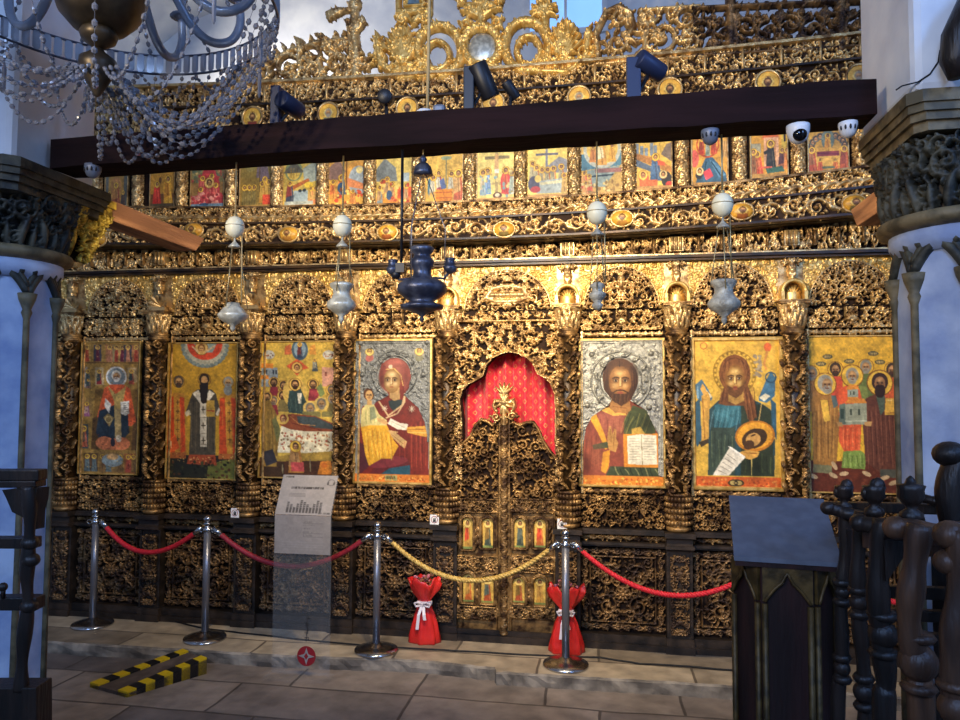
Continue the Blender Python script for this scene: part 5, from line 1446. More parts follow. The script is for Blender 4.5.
# festal tier: little carved half-columns (the icons are things of their own)
FE = [(105.6, 128, 164, 206), (150.5, 175, 163, 207.5), (191, 224.5, 160, 208), (240, 272, 159, 208), (283, 319, 157, 208), (327.6, 365, 156, 206), (375.6, 412, 153, 205.5),
      (425, 463, 153.5, 204), (477, 515, 149, 201), (526.5, 567.5, 145, 198), (581, 622, 141, 195), (636, 672, 139, 189.5), (692, 728, 134, 186), (751, 788, 127.5, 178), (808.5, 849, 123, 174)]
YF = -0.10
fx = [(ax(a, 180, YF), ax(b, 180, YF), az((a+b)/2, c, YF), az((a+b)/2, d, YF)) for a, b, c, d in FE]
def mini_shaft():
    h = HM(0.16, 0.40)
    for k in range(9):
        y = 0.02+k*0.045; s = 1 if k % 2 else -1
        h.leaf(0.08-s*0.02, y, PI/2-s*0.6, 0.06, 0.014, 1.0, s*1.3); h.dot(0.08, y+0.02, 0.020, 1.1); h.leaf(0.08+s*0.04, y, PI/2, 0.045, 0.012, 0.9, s)
    h.fill(random.Random(5), 0.014, 0.02, 0.006)
    return relief('festal_column', h, turned(0, -0.105, 0, 0.16, lambda t: 0.034+0*t, 1.75), 0.022, 0.08)
MS = mini_shaft()
mc = MB().lathe([(0.045, 0), (0.045, 0.02), (0.033, 0.03), (0.033, 0.40), (0.046, 0.415), (0.046, 0.43)], 14, (0, -0.105, 0)); MC = mc.mesh('festal_shaft')
cxs = [fx[0][0]-0.07]+[(fx[i][1]+fx[i+1][0])/2 for i in range(14)]+[fx[14][1]+0.07]
for i, x in enumerate(cxs):
    z0 = 3.285+float(bow(x, 3.3))
    c = part('festal_column', MS, 'gilt', None, x, z0+0.01)
    link('festal_shaft', MC, c, 'gilt_worn', local=True)
long_box('festal_board', -0.075, 0, 3.28, 3.72, 'wood_dark')
long_box('festal_head', -0.15, 0, 3.725, 3.745, 'gilt_worn')
frieze('festal_head_frieze', LX, RX, 3.745, 0.06, -0.10, 360, 'gilt', 0.04, 0.2, 0.008, 'vine', 4)
long_box('medallion_board', -0.075, 0, 3.745, 4.33, 'wood_dark')
frieze('hidden_frieze', LX, RX, 3.81, 0.10, -0.078, 362, 'gilt', 0.03, 0.25, 0.009, 'vine', 4)
frieze('medallion_frieze', LX, RX, 3.925, 0.215, -0.078, 364, 'gilt', 0.032, 0.25, 0.010, 'fill', 5)
long_box('medallion_cornice', -0.12, 0, 4.140, 4.155, 'mould')
frieze('rinceau_frieze', LX, RX, 4.158, 0.150, -0.078, 368, 'gilt', 0.034, 0.25, 0.010, 'fill', 6)
DVM = MB().cyl((0, -0.10, 0), (0, -0.10, 0.150), 0.011, 8).mesh('upper_baluster')
x = LX+0.1
while x < RX:
    b_ = float(bow(x, 4.2)); part('upper_baluster', DVM, 'gilt', None, x, 4.158+b_); x += 0.265
long_box('crest_ledge', -0.14, 0.02, 4.310, 4.330, 'gilt')
for k, (px, py) in enumerate(((252, 117), (328, 113), (407, 108), (493, 103), (579, 97), (670, 89), (768, 82), (859, 76))):
    x, z = ax(px, py, -0.12), az(px, py, -0.12)
    r = 0.085
    bs = paint_bust(80+k, ('4a2c14', '8a8474', '3a2818')[k % 3], ('7a2c20', '4a5a4a', '8a5a2c')[k % 3], 'd8a63c')
    me = bs.panel('medallion', [(x-r-IX, -0.115, z+r), (x+r-IX, -0.115, z+r), (x+r-IX, -0.115, z-r), (x-r-IX, -0.115, z-r)], 0.0, 0.0)
    co = np.zeros(len(me.vertices)*3, np.float32); me.vertices.foreach_get('co', co); co = co.reshape(-1, 3)
    u, v = (co[:, 0]-(x-IX))/r, (co[:, 2]-z)/r
    co[:, 0], co[:, 2] = (x-IX)+u*np.sqrt(1-v*v/2)*r, z+v*np.sqrt(1-u*u/2)*r
    me.vertices.foreach_set('co', co.ravel()); me.update()
    md = link('medallion', me, ICO, None, local=True)
    rim = MB(); rim.tube([(x-IX+r*math.cos(q*PI/16), -0.118, z+r*math.sin(q*PI/16)) for q in range(32)], 0.010, 6, True, True)
    link('medallion_rim', rim.mesh('medallion_rim'), md, 'gilt', local=True)

# ------------------------------------------------------------------ crest: freestanding openwork above the last ledge
YC = -0.06
class PX(HM):
    """a height field laid out over a stretch of the crest, addressed by measured positions"""
    def __init__(s, x0, y0, x1, y1, yy=YC):
        s.yy = yy
        s.L, s.R = ax(x0, (y0+y1)/2, yy), ax(x1, (y0+y1)/2, yy)
        s.B, s.T = min(az(x0, y1, yy), az(x1, y1, yy)), max(az(x0, y0, yy), az(x1, y0, yy))
        super().__init__(s.R-s.L, s.T-s.B)
        s.k = (s.R-s.L)/(x1-x0)
    def p(s, x, y):
        q = at(x, y, s.yy); return float(q[0])-s.L, float(q[2])-s.B
    def sc(s, x, y, R, a0, dr=1, turns=1.25, w=2.0):
        a, b = s.p(x, y); s.scroll(a, b, R*s.k, a0, dr, turns, w*s.k)
    def st(s, pts, w0, w1=None, h=1.0):
        s.stroke([s.p(*q) for q in pts], w0*s.k, (w0 if w1 is None else w1)*s.k, h)
    def lf(s, x, y, a, L, W, h=1.0, c=0.0):
        q = s.p(x, y); s.leaf(q[0], q[1], a, L*s.k, W*s.k, h, c)
    def dt(s, x, y, r, h=1.0):
        q = s.p(x, y); s.dot(q[0], q[1], r*s.k, h)
    def ro(s, x, y, r, n=8):
        q = s.p(x, y); s.rosette(q[0], q[1], r*s.k, n)
    def make(s, name, m, depth=0.05, thr=0.12):
        chisel(s, random.Random(len(name)), int(s.w*s.h/0.0022), 0.03, 0.0055)
        me = relief(name, s, lambda a, b, h: (s.L+a-IX, s.yy-h, s.B+b), depth, thr, None, depth*0.7)
        return link(name, me, ICO, m, local=True)

# rising scrollwork at the far left end
c = PX(225, 20, 352, 92)
for x, y, R, d in ((238, 80, 11, 1), (262, 76, 13, -1), (288, 68, 15, 1), (312, 58, 14, -1), (316, 74, 9, 1), (336, 66, 15, 1), (290, 82, 7, -1), (262, 60, 6, 1), (338, 46, 9, -1)):
    c.sc(x, y, R, x, d, 1.4, 2.2)
for x, y, a in ((250, 70, 1.2), (275, 62, 1.0), (300, 50, 1.4), (325, 44, 1.8), (345, 50, 1.2), (270, 86, 0.2), (300, 85, 0.4), (325, 84, 0.1), (345, 82, 0.8)):
    c.lf(x, y, a, 14, 3.4, 1.0, 1.2)
c.st([(228, 88), (350, 80)], 2.2); c.st([(232, 84), (262, 70), (290, 52), (320, 44), (348, 40)], 2.4, 2.0)
c.make('left_scrollwork', 'gilt')
# candelabrum figure with a side leaf
c = PX(318, -40, 372, 82)
c.st([(356, 80), (357, 50), (354, 30), (356, 0), (355, -38)], 5, 3.5); c.dt(356, 28, 6.5, 1.1); c.dt(355, 6, 7, 1.1); c.st([(352, 52), (348, 22)], 2)
for k in range(6): c.lf(350, 12-k*0.5, PI-0.25+0.09*k, 24, 3.0, 0.9, 0.5)
c.lf(360, 30, 0.9, 14, 3, 1, 1); c.sc(350, 68, 10, 0, 1, 1.4, 2.4); c.sc(366, 62, 7, 1, -1, 1.3, 2)
c.make('candelabrum', 'gilt')
# the two great beasts' tails with shell fans and rings
def beast(name, cx, s, x0, x1):
    dy = -0.058*(cx-440)      # the screen runs towards the viewer on the right
    c = PX(x0, -20, x1, 84)
    Y = lambda y: y+dy
    ring = [(cx+22*math.cos(q*PI/12), Y(52)+25*math.sin(q*PI/12)) for q in range(25)]
    c.st(ring, 5.0); c.st([(cx+12*math.cos(q*PI/12)-s*2, Y(57)+14*math.sin(q*PI/12)) for q in range(25)], 3.2)
    fxx = cx-s*36
    for k in range(11):
        a = PI*(0.16+0.68*k/10)
        c.st([(fxx+4*math.cos(a), Y(66)-6*math.sin(a)), (fxx+18*math.cos(a)-s*3, Y(66)-38*math.sin(a))], 2.6, 2.2, 0.95)
    c.ro(fxx, Y(66), 13); c.ro(fxx+s*12, Y(70), 8)
    c.st([(fxx-s*26, Y(40)), (fxx-s*22, Y(66)), (fxx-s*4, Y(79)), (fxx+s*24, Y(78)), (cx, Y(78))], 4.5, 3)
    c.st([(fxx+s*18, Y(34)), (cx-s*20, Y(36)), (cx-s*8, Y(28)), (cx+s*6, Y(27))], 4, 4)
    for k in range(16):
        a = 2*PI*k/16; c.dt(cx+22*math.cos(a), Y(52)+25*math.sin(a), 2.6, 1.2)
    c.sc(fxx-s*22, Y(58), 9, 0.5, s, 1.4, 2.4); c.lf(fxx-s*22, Y(46), PI/2+s*0.4, 16, 3.4)
    for k in range(5): c.lf(fxx+s*(k*6-10), Y(76), PI/2+s*0.5, 14, 3.2, 0.9, -s)
    return c.make(name, 'gilt_bright', 0.06)
beast('beast_tail', 440, 1, 362, 468)
beast('beast_tail', 527, -1, 502, 606)
# medallion in a wreath with a bell-shaped ornament above
c = PX(450, -40, 512, 76)
for q in range(24):
    a = 2*PI*q/24; c.dt(482+18*math.cos(a), 47+19*math.sin(a), 4.6, 1.0); c.lf(482+18*math.cos(a), 47+19*math.sin(a), -a+0.9, 7, 2, 1.1)
c.st([(466, 70), (482, 66), (500, 69)], 3, 3); c.sc(467, 27, 6.5, 0, 1, 1.4, 2.2); c.sc(496, 25, 6, 2, -1, 1.4, 2.2)
c.st([(482, 30), (481, 16)], 4, 5)
for k in range(7): c.lf(481, 20, PI/2+(k-3)*0.30, 24, 3.6, 1.0, (k-3)*0.15)
for x, y in ((462, 2), (470, 8), (481, 4), (492, 7), (500, 1)): c.dt(x, y, 5, 1.1)
c.ro(482, -2, 11); c.st([(454, -4), (508, -8)], 3.4); c.st([(482, -10), (482, -38)], 6, 5)
mw = c.make('wreath', 'gilt_bright', 0.055)
mm_ = MB(); q = at(482, 47, YC-0.03)
mm_.ball((q[0], q[1]+0.01, q[2]), 0.108, 0.02, 0.115, 24, 10); o = mm_.build('wreath_medallion', 'silver_plain', ICO)
# icon frame standing on a scrolled bracket, and a leaf crown on the right beast
c = PX(392, -45, 436, 30)
c.st([(399, -40), (399, 13), (430, 11), (430, -42)], 3.2); c.st([(405, -38), (405, 8), (424, 7), (424, -40)], 1.4)
c.sc(403, 21, 5.5, 0, 1, 1.4, 2.2); c.sc(425, 20, 5.5, 2, -1, 1.4, 2.2); c.st([(408, 18), (414, 25), (420, 17)], 3); c.st([(398, 15), (431, 13)], 2.4)
fr = c.make('crest_frame', 'gilt_bright', 0.05)
q0, q1 = at(405, -38, YC), at(424, 8, YC)
p_ = paint_saint(95, '5a7a90', '8a9aa0')
link('crest_icon', p_.panel('crest_icon', [(q0[0]-IX, YC-0.02, q0[2]), (q1[0]-IX, YC-0.02, q0[2]), (q1[0]-IX, YC-0.02, q1[2]), (q0[0]-IX, YC-0.02, q1[2])], 0.012), fr, None, local=True)
c = PX(524, -30, 566, 36)
for k in range(9): c.lf(544, 14, PI/2+(k-4)*0.36, 18-abs(k-4), 3.0, 1.0, (k-4)*0.25)
c.ro(544, 12, 8); c.dt(544, 2, 5, 1.2); c.st([(544, 14), (546, 34)], 5, 4); c.st([(544, -2), (544, -28)], 5, 4)
c.make('leaf_crown', 'gilt_bright', 0.05)
# scrollwork from the right beast to the right pillar
c = PX(592, -12, 700, 74)
c.st([(598, 60), (596, 34), (606, 14), (618, 8), (630, 14), (634, 28), (626, 40)], 4.2, 3); c.sc(620, 20, 9, 0, 1, 1.4, 2.6); c.sc(617, 44, 11, 1, -1, 1.4, 2.6)
c.st([(640, 12), (648, 30), (644, 50), (630, 62), (600, 62)], 3.0, 2.4); c.sc(662, 38, 20, 2, 1, 1.6, 3.0); c.sc(650, 18, 8, 0, -1, 1.3, 2.2); c.sc(686, 20, 11, 1, 1, 1.4, 2.4); c.sc(690, 44, 10, 3, -1, 1.4, 2.4)
for x, y, a in ((606, 52, 0.6), (636, 46, 2.0), (640, 30, 1.2), (672, 16, 0.6), (680, 54, 0.2), (628, 26, 1.8)): c.lf(x, y, a, 14, 3.2, 1.0, 1.2)
c.ro(656, 36, 9); c.st([(596, 66), (700, 58)], 2.2); c.st([(640, 12), (700, 8)], 2.4)
c.make('right_scrollwork', 'gilt', 0.05)
c = PX(690, -12, 905, 62)
rg = random.Random(77)
for k in range(10):
    x = 702+k*22; y = 34-0.055*(x-700); s = 1 if k % 2 else -1
    c.sc(x, y+s*3, 13, PI/2*s, s, 1.5, 2.2); c.sc(x+11, y-s*13, 6, 0, -s, 1.3, 1.9); c.sc(x+11, y+s*14, 6, 0, s, 1.3, 1.9)
    c.lf(x+8, y-s*10, s*0.8, 13, 2.8, 1, s); c.lf(x-6, y+s*14, s*2.0, 11, 2.6, 1, s)
c.st([(692, 58), (905, 45)], 2.2); c.st([(692, 10), (905, 0)], 2.6)
for x in (730, 840): c.st([(x, 50), (x, -12)], 5, 5)
c.make('parapet_scrollwork', 'gilt_dim', 0.05)  # unlit end of the crest, its dimness put into the gilding colour

# ------------------------------------------------------------------ icons of the main row
YI = -0.030
def frame_mesh(x0, x1, z0, z1, w, y0, y1):
    m = MB()
    pr = [(0, y1), (0, y0+0.006), (w*0.3, y0), (w*0.75, y0), (w, y0+0.010), (w, y1)]
    cs = [(x0, z0, 1, 1), (x1, z0, -1, 1), (x1, z1, -1, -1), (x0, z1, 1, -1)]
    V = []
    for cx, cz, sx, sz in cs:
        for o_, y in pr: V.append((cx+sx*o_, y, cz+sz*o_))
    k = len(pr); Fs = []
    for i in range(4):
        j = (i+1) % 4
        for q in range(k): Fs.append((i*k+q, j*k+q, j*k+(q+1) % k, i*k+(q+1) % k))
    return m.add(V, Fs)
def icon(name, L, R, T, B, paint, label, fw_=0.012, fm='gilt_bright', kind='icon painting', extra=None, yi=YI):
    x0, x1 = ax(L, (T+B)/2, yi), ax(R, (T+B)/2, yi)
    xm = (L+R)/2
    z1, z0 = az(xm, T, yi), az(xm, B, yi)
    t = thing(name, label, kind, ((x0+x1)/2, yi, z0), 'large icons of the main row')
    me = paint.panel('painted_panel', [(x0, yi, z1), (x1, yi, z1), (x1, yi, z0), (x0, yi, z0)], 0.022)
    shift_mesh(me, -wloc(t)); link('painted_panel', me, t, None, local=True)
    frame_mesh(x0-fw_*0.5, x1+fw_*0.5, z0-fw_*0.5, z1+fw_*0.5, fw_, yi-0.014, yi+0.02).build('frame', fm, t)
    if extra: extra(t, paint, x0, x1, z0, z1, yi)
    return t

def cover(outline, cx, cy, ro, ri, bosses, ymax, m, hr):
    """embossed metal cover over the background of a painting"""
    def f(t, p, x0, x1, z0, z1, yi):
        h = HM(x1-x0, z1-z0, 0.004)
        u = (h.X/(x1-x0))[None, :]; v = 1-(h.Y/(z1-z0))[:, None]
        X = p.X[0, 0]+(p.X[0, -1]-p.X[0, 0])*u+0*v; Y = p.Y[0, 0]+(p.Y[-1, 0]-p.Y[0, 0])*v+0*u
        k = (x1-x0)/(p.X[0, -1]-p.X[0, 0])
        P = lambda a, b: ((a-p.X[0, 0])*k, (p.Y[-1, 0]-b)*k)
        inside = np.zeros(X.shape, bool); n = len(outline)
        for i in range(n):
            ax_, ay_ = outline[i]; bx_, by_ = outline[(i+1) % n]
            if ay_ == by_: continue
            inside ^= ((Y < ay_) != (Y < by_)) & (X < (bx_-ax_)*(Y-ay_)/(by_-ay_)+ax_)
        rg = random.Random(int(cx))
        # stippled vine ground
        for _ in range(420):
            a, b = rg.uniform(0, h.w), rg.uniform(0, h.h); h.leaf(a, b, rg.uniform(0, 6.3), 0.022, 0.005, 0.35, rg.uniform(-2, 2))
        h.stroke([P(cx+(ro+ri)/2*math.cos(2*PI*q/60), cy+(ro+ri)/2*math.sin(2*PI*q/60)) for q in range(61)], (ro-ri)*0.42*k, None, 0.5)
        for q in range(13):
            a = 2*PI*q/13; e = ((ro+ri)/2)
            x, y = P(cx+e*math.cos(a), cy+e*math.sin(a)); h.dot(x, y, (ro-ri)*0.30*k, 1.25); h.leaf(x, y, a+1.2, (ro-ri)*0.9*k, 0.008, 1.3, 1.5)
        for r in (ro, ri):
            h.stroke([P(cx+r*math.cos(2*PI*q/40), cy+r*math.sin(2*PI*q/40)) for q in range(41)], 0.006, 0.006, 0.9)
        for a, b in bosses: x, y = P(a, b); h.dot(x, y, 0.020, 1.3)
        for o_ in (0.010, 0.024): h.stroke([(o_, o_), (o_, h.h-o_), (h.w-o_, h.h-o_), (h.w-o_, o_)], 0.004, 0.004, 0.7)
        inside |= ((X-cx)/hr)**2+((Y-cy+2)/(hr*1.14))**2 <= 1
        mask = ~inside & (Y < ymax) & ~((np.hypot(X-cx, Y-cy) < ri*0.0))
        for (a, b) in getattr(p, 'windows', []): mask &= np.hypot(X-a, (Y-b-8)*0.8) > 24
        me = relief('silver_cover', h, lambda s, tt, hh: (x0+s, yi-0.004-hh, z0+tt), 0.018, None, mask)
        shift_mesh(me, -wloc(t)); o = link('silver_cover', me, t, m, local=True); o['label'] = 'embossed silver metal cover around the painted figure'
    return f

icon('icon_painting', 80.5, 139, 342, 474, paint_enthroned(), 'icon of a white-bearded saint enthroned in orange robes, bordered by small scenes')
icon('icon_painting', 167.5, 237, 343, 479, paint_three(), 'icon of three standing bishops, the middle one black-bearded, under a red half circle')
icon('icon_painting', 260, 334, 341.5, 478, paint_dormition(), 'icon of a crowd around a reclining figure on a white bier')
pv = paint_virgin(); pv.windows = [(108, 118), (325, 118)]
icon('icon_painting', 354.5, 431, 340, 483, pv, 'icon of a maroon-veiled mother holding a child in yellow cloth', 0.022, extra=cover(VIRGIN, 220, 222, 96, 78, [(345, 225), (78, 225), (70, 90), (360, 90)], 500, 'silver_grey', 72))
icon('icon_painting', 580, 664, 339.5, 486, paint_pantocrator(), 'icon of a brown-bearded man with an open book on silver ground', 0.022, extra=cover(CHRIST, 220, 222, 128, 92, [(95, 105), (350, 102), (340, 338), (75, 330)], 636, 'silver', 79))
icon('icon_painting', 693.5, 782, 339, 488.5, paint_forerunner(), 'icon of a winged long-haired man in teal holding a dish with a head', 0.030)
icon('icon_painting', 807, 898, 336, 493, paint_apostles(), 'icon of several robed men holding a small church model between them')

FL = ['small feast icon half hidden above the brown timber end at far left', 'small feast icon of two figures in red and yellow, second from the left', 'small feast icon crowded with red figures, beside the first egg lamp cord',
      'small dim feast icon with a split down its left half, fourth from left', 'small feast icon with a domed canopy and pale blue water, left of centre', 'small feast icon split down the middle with an orange arch of rock',
      'small feast icon of a crowd before grey hills, behind the black iron rod', 'small feast icon with an orange table, directly behind the hanging smoke cap', 'small feast icon with a man on a cross between blue and red mourners',
      'small feast icon with an empty cross over a grey hill and bier', 'small feast icon with a large golden disc over blue waters', 'small feast icon with a blue-robed figure before grey city towers',
      'small feast icon with a red ring above a blue mountain', 'small feast icon with an orange domed portal and dark-robed man', 'small feast icon of mourners round a gold bier, farthest right']
for i, (x0, x1, z0t, z0b) in enumerate([(a, b, c, d) for a, b, c, d in fx]):
    y = YF
    t = thing('feast_icon', FL[i], 'icon painting', ((x0+x1)/2, y, z0b), 'small feast icons of the upper row')
    me = festal(i).panel('painted_panel', [(x0, y, z0t), (x1, y, z0t), (x1, y, z0b), (x0, y, z0b)], 0.022)
    shift_mesh(me, -wloc(t)); link('painted_panel', me, t, None, local=True)
    frame_mesh(x0-0.006, x1+0.006, z0b-0.006, z0t+0.006, 0.011, y-0.008, y+0.02).build('frame', 'gilt', t)

# ------------------------------------------------------------------ doorway: carved arch, curtain and the two leaves
AP = [(455, 640), (463, 640), (463, 420), (461, 400), (464, 390), (470, 384), (478, 380), (484, 376), (487, 366), (494, 358), (502, 354), (510, 352), (519, 354), (527, 358), (534, 365), (538, 374), (546, 378), (551, 384), (555, 394), (556, 410), (556, 440), (556.5, 640), (566, 640)]
YD = -0.05
aw0, aw1 = DX0-0.03, DX1+0.03
zA0, zA1 = 1.18, 2.455
h = HM(aw1-aw0, zA1-zA0)
rg = random.Random(404)
opening = [(ax(x, y, YD)-aw0, az(x, y, YD)-zA0) for x, y in AP[1:-1]]
h.fill(rg, 0.022, 0.036, 0.010)
op = opening
h.stroke(op[1:-1], 0.014, 0.014, 1.15)
for (x, y) in op[2:-2]: h.dot(x, y, 0.022, 1.2)
for y in (zA1-zA0-0.075, ): h.stroke([(0, y), (h.w, y)], 0.008, 0.008, 1.1)
for k in range(9):
    zz = 0.06+0.088*k
    h.scroll(op[1][0]-0.012, zz, 0.026, 0, 1, 1.2, 0.008); h.scroll(op[-2][0]+0.012, zz, 0.026, PI, -1, 1.2, 0.008)
Xg = np.broadcast_to(h.X[None, :], h.a.shape); Yg = np.broadcast_to(h.Y[:, None], h.a.shape)
ins = np.zeros(h.a.shape, bool); n = len(op)
for i in range(n):
    x1_, y1_ = op[i]; x2_, y2_ = op[(i+1) % n]
    if y1_ == y2_: continue
    ins ^= ((Yg < y1_) != (Yg < y2_)) & (Xg < (x2_-x1_)*(Yg-y1_)/(y2_-y1_)+x1_)
me = relief('door_arch', h, lambda s, t, hh: (aw0+s-IX, YD-0.012-hh, zA0+t), 0.042, 0.24, ~ins)
da = link('door_arch', me, ICO, 'gilt', local=True)
h0 = HM(h.w, h.h, 0.006)
Xg = np.broadcast_to(h0.X[None, :], h0.a.shape); Yg = np.broadcast_to(h0.Y[:, None], h0.a.shape)
ins0 = np.zeros(h0.a.shape, bool)
for i in range(n):
    x1_, y1_ = op[i]; x2_, y2_ = op[(i+1) % n]
    if y1_ == y2_: continue
    ins0 ^= ((Yg < y1_) != (Yg < y2_)) & (Xg < (x2_-x1_)*(Yg-y1_)/(y2_-y1_)+x1_)
link('arch_board', relief('arch_board', h0, lambda s, t, hh: (aw0+s-IX, YD-0.002-hh, zA0+t), 0.0, None, ~ins0), da, 'wood_dark', local=True)
# thickness behind the arch and its jambs
V = []; Fs = []
for (x, y) in op: V += [(x+aw0-IX, YD-0.012, y+zA0), (x+aw0-IX, 0.03, y+zA0)]
for i in range(len(op)-1): Fs.append((2*i, 2*i+1, 2*i+3, 2*i+2))
link('arch_soffit', MB().add(V, Fs).mesh('arch_soffit'), da, 'wood_dark', local=True)
for xa, xb in ((DX0-0.02, ax(454.5, 520, YD)), (ax(556.5, 520, YD), DX1+0.02)):
    m = MB().box(xa, xb, YD-0.005, 0.03, 0.03, 1.20); m.box(xa+0.012, xb-0.012, YD-0.02, YD, 0.05, 1.18); m.build('door_jamb', 'gilt_worn', ICO)

# curtain
def curtain_mat():
    m = bpy.data.materials.new('red_brocade'); m.use_nodes = True
    nt = m.node_tree; b = nt.nodes['Principled BSDF']; L = nt.links.new
    uv = N(nt, 'ShaderNodeUVMap'); uv.uv_map = 'UVMap'
    vo = N(nt, 'ShaderNodeTexVoronoi'); vo.inputs['Scale'].default_value = 1.0; vo.distance = 'MANHATTAN'; vo.inputs['Randomness'].default_value = 0.0
    mp = N(nt, 'ShaderNodeMapping'); mp.inputs['Scale'].default_value = (11, 11, 1); L(uv.outputs['UV'], mp.inputs['Vector']); L(mp.outputs['Vector'], vo.inputs['Vector'])
    cr = N(nt, 'ShaderNodeValToRGB'); cr.color_ramp.interpolation = 'CONSTANT'
    red = (*srgb('#e0283e'), 1); gold = (*srgb('#e0a05a'), 1); e = cr.color_ramp.elements
    e[0].position = 0; e[0].color = gold; e[1].position = 0.13; e[1].color = red
    for q, c in ((0.30, (*srgb('#d8704c'), 1)), (0.36, red), (0.78, gold), (0.86, red)):
        k = e.new(q); k.color = c
    L(vo.outputs['Distance'], cr.inputs['Fac']); L(cr.outputs['Color'], b.inputs['Base Color'])
    b.inputs['Roughness'].default_value = 0.55; b.inputs['Sheen Weight'].default_value = 0.2
    return m
MT['curtain'] = curtain_mat()
nx, nz = 150, 40
X = np.linspace(DX0-0.02, DX1+0.02, nx); Z = np.linspace(0.03, 2.28, nz)
V = []
for z in Z:
    for x in X:
        V.append((x, 0.100+0.034*math.sin(x*44+0.35*math.sin(z*3))+0.014*math.sin(x*83+z*1.5), z))
idx = np.arange(nx*nz).reshape(nz, nx)
Q = np.stack([idx[:-1, :-1], idx[:-1, 1:], idx[1:, 1:], idx[1:, :-1]], -1).reshape(-1, 4)
me = raw_mesh('curtain', V, Q)
uvl = me.uv_layers.new(name='UVMap'); vi = np.zeros(len(me.loops), np.int32); me.loops.foreach_get('vertex_index', vi)
UV = np.array([(x*1.15, z) for z in Z for x in X], np.float32)[vi]; uvl.data.foreach_set('uv', UV.ravel())
cur = thing('curtain', 'red brocade curtain with gold pattern hanging behind the royal doors', 'curtain', ((DX0+DX1)/2, 0.115, 0.03))
shift_mesh(me, -wloc(cur)); link('cloth', me, cur, 'curtain', local=True)
MB().cyl((DX0-0.05, 0.10, 2.285), (DX1+0.05, 0.10, 2.285), 0.010).build('curtain_rod', 'mould', cur)

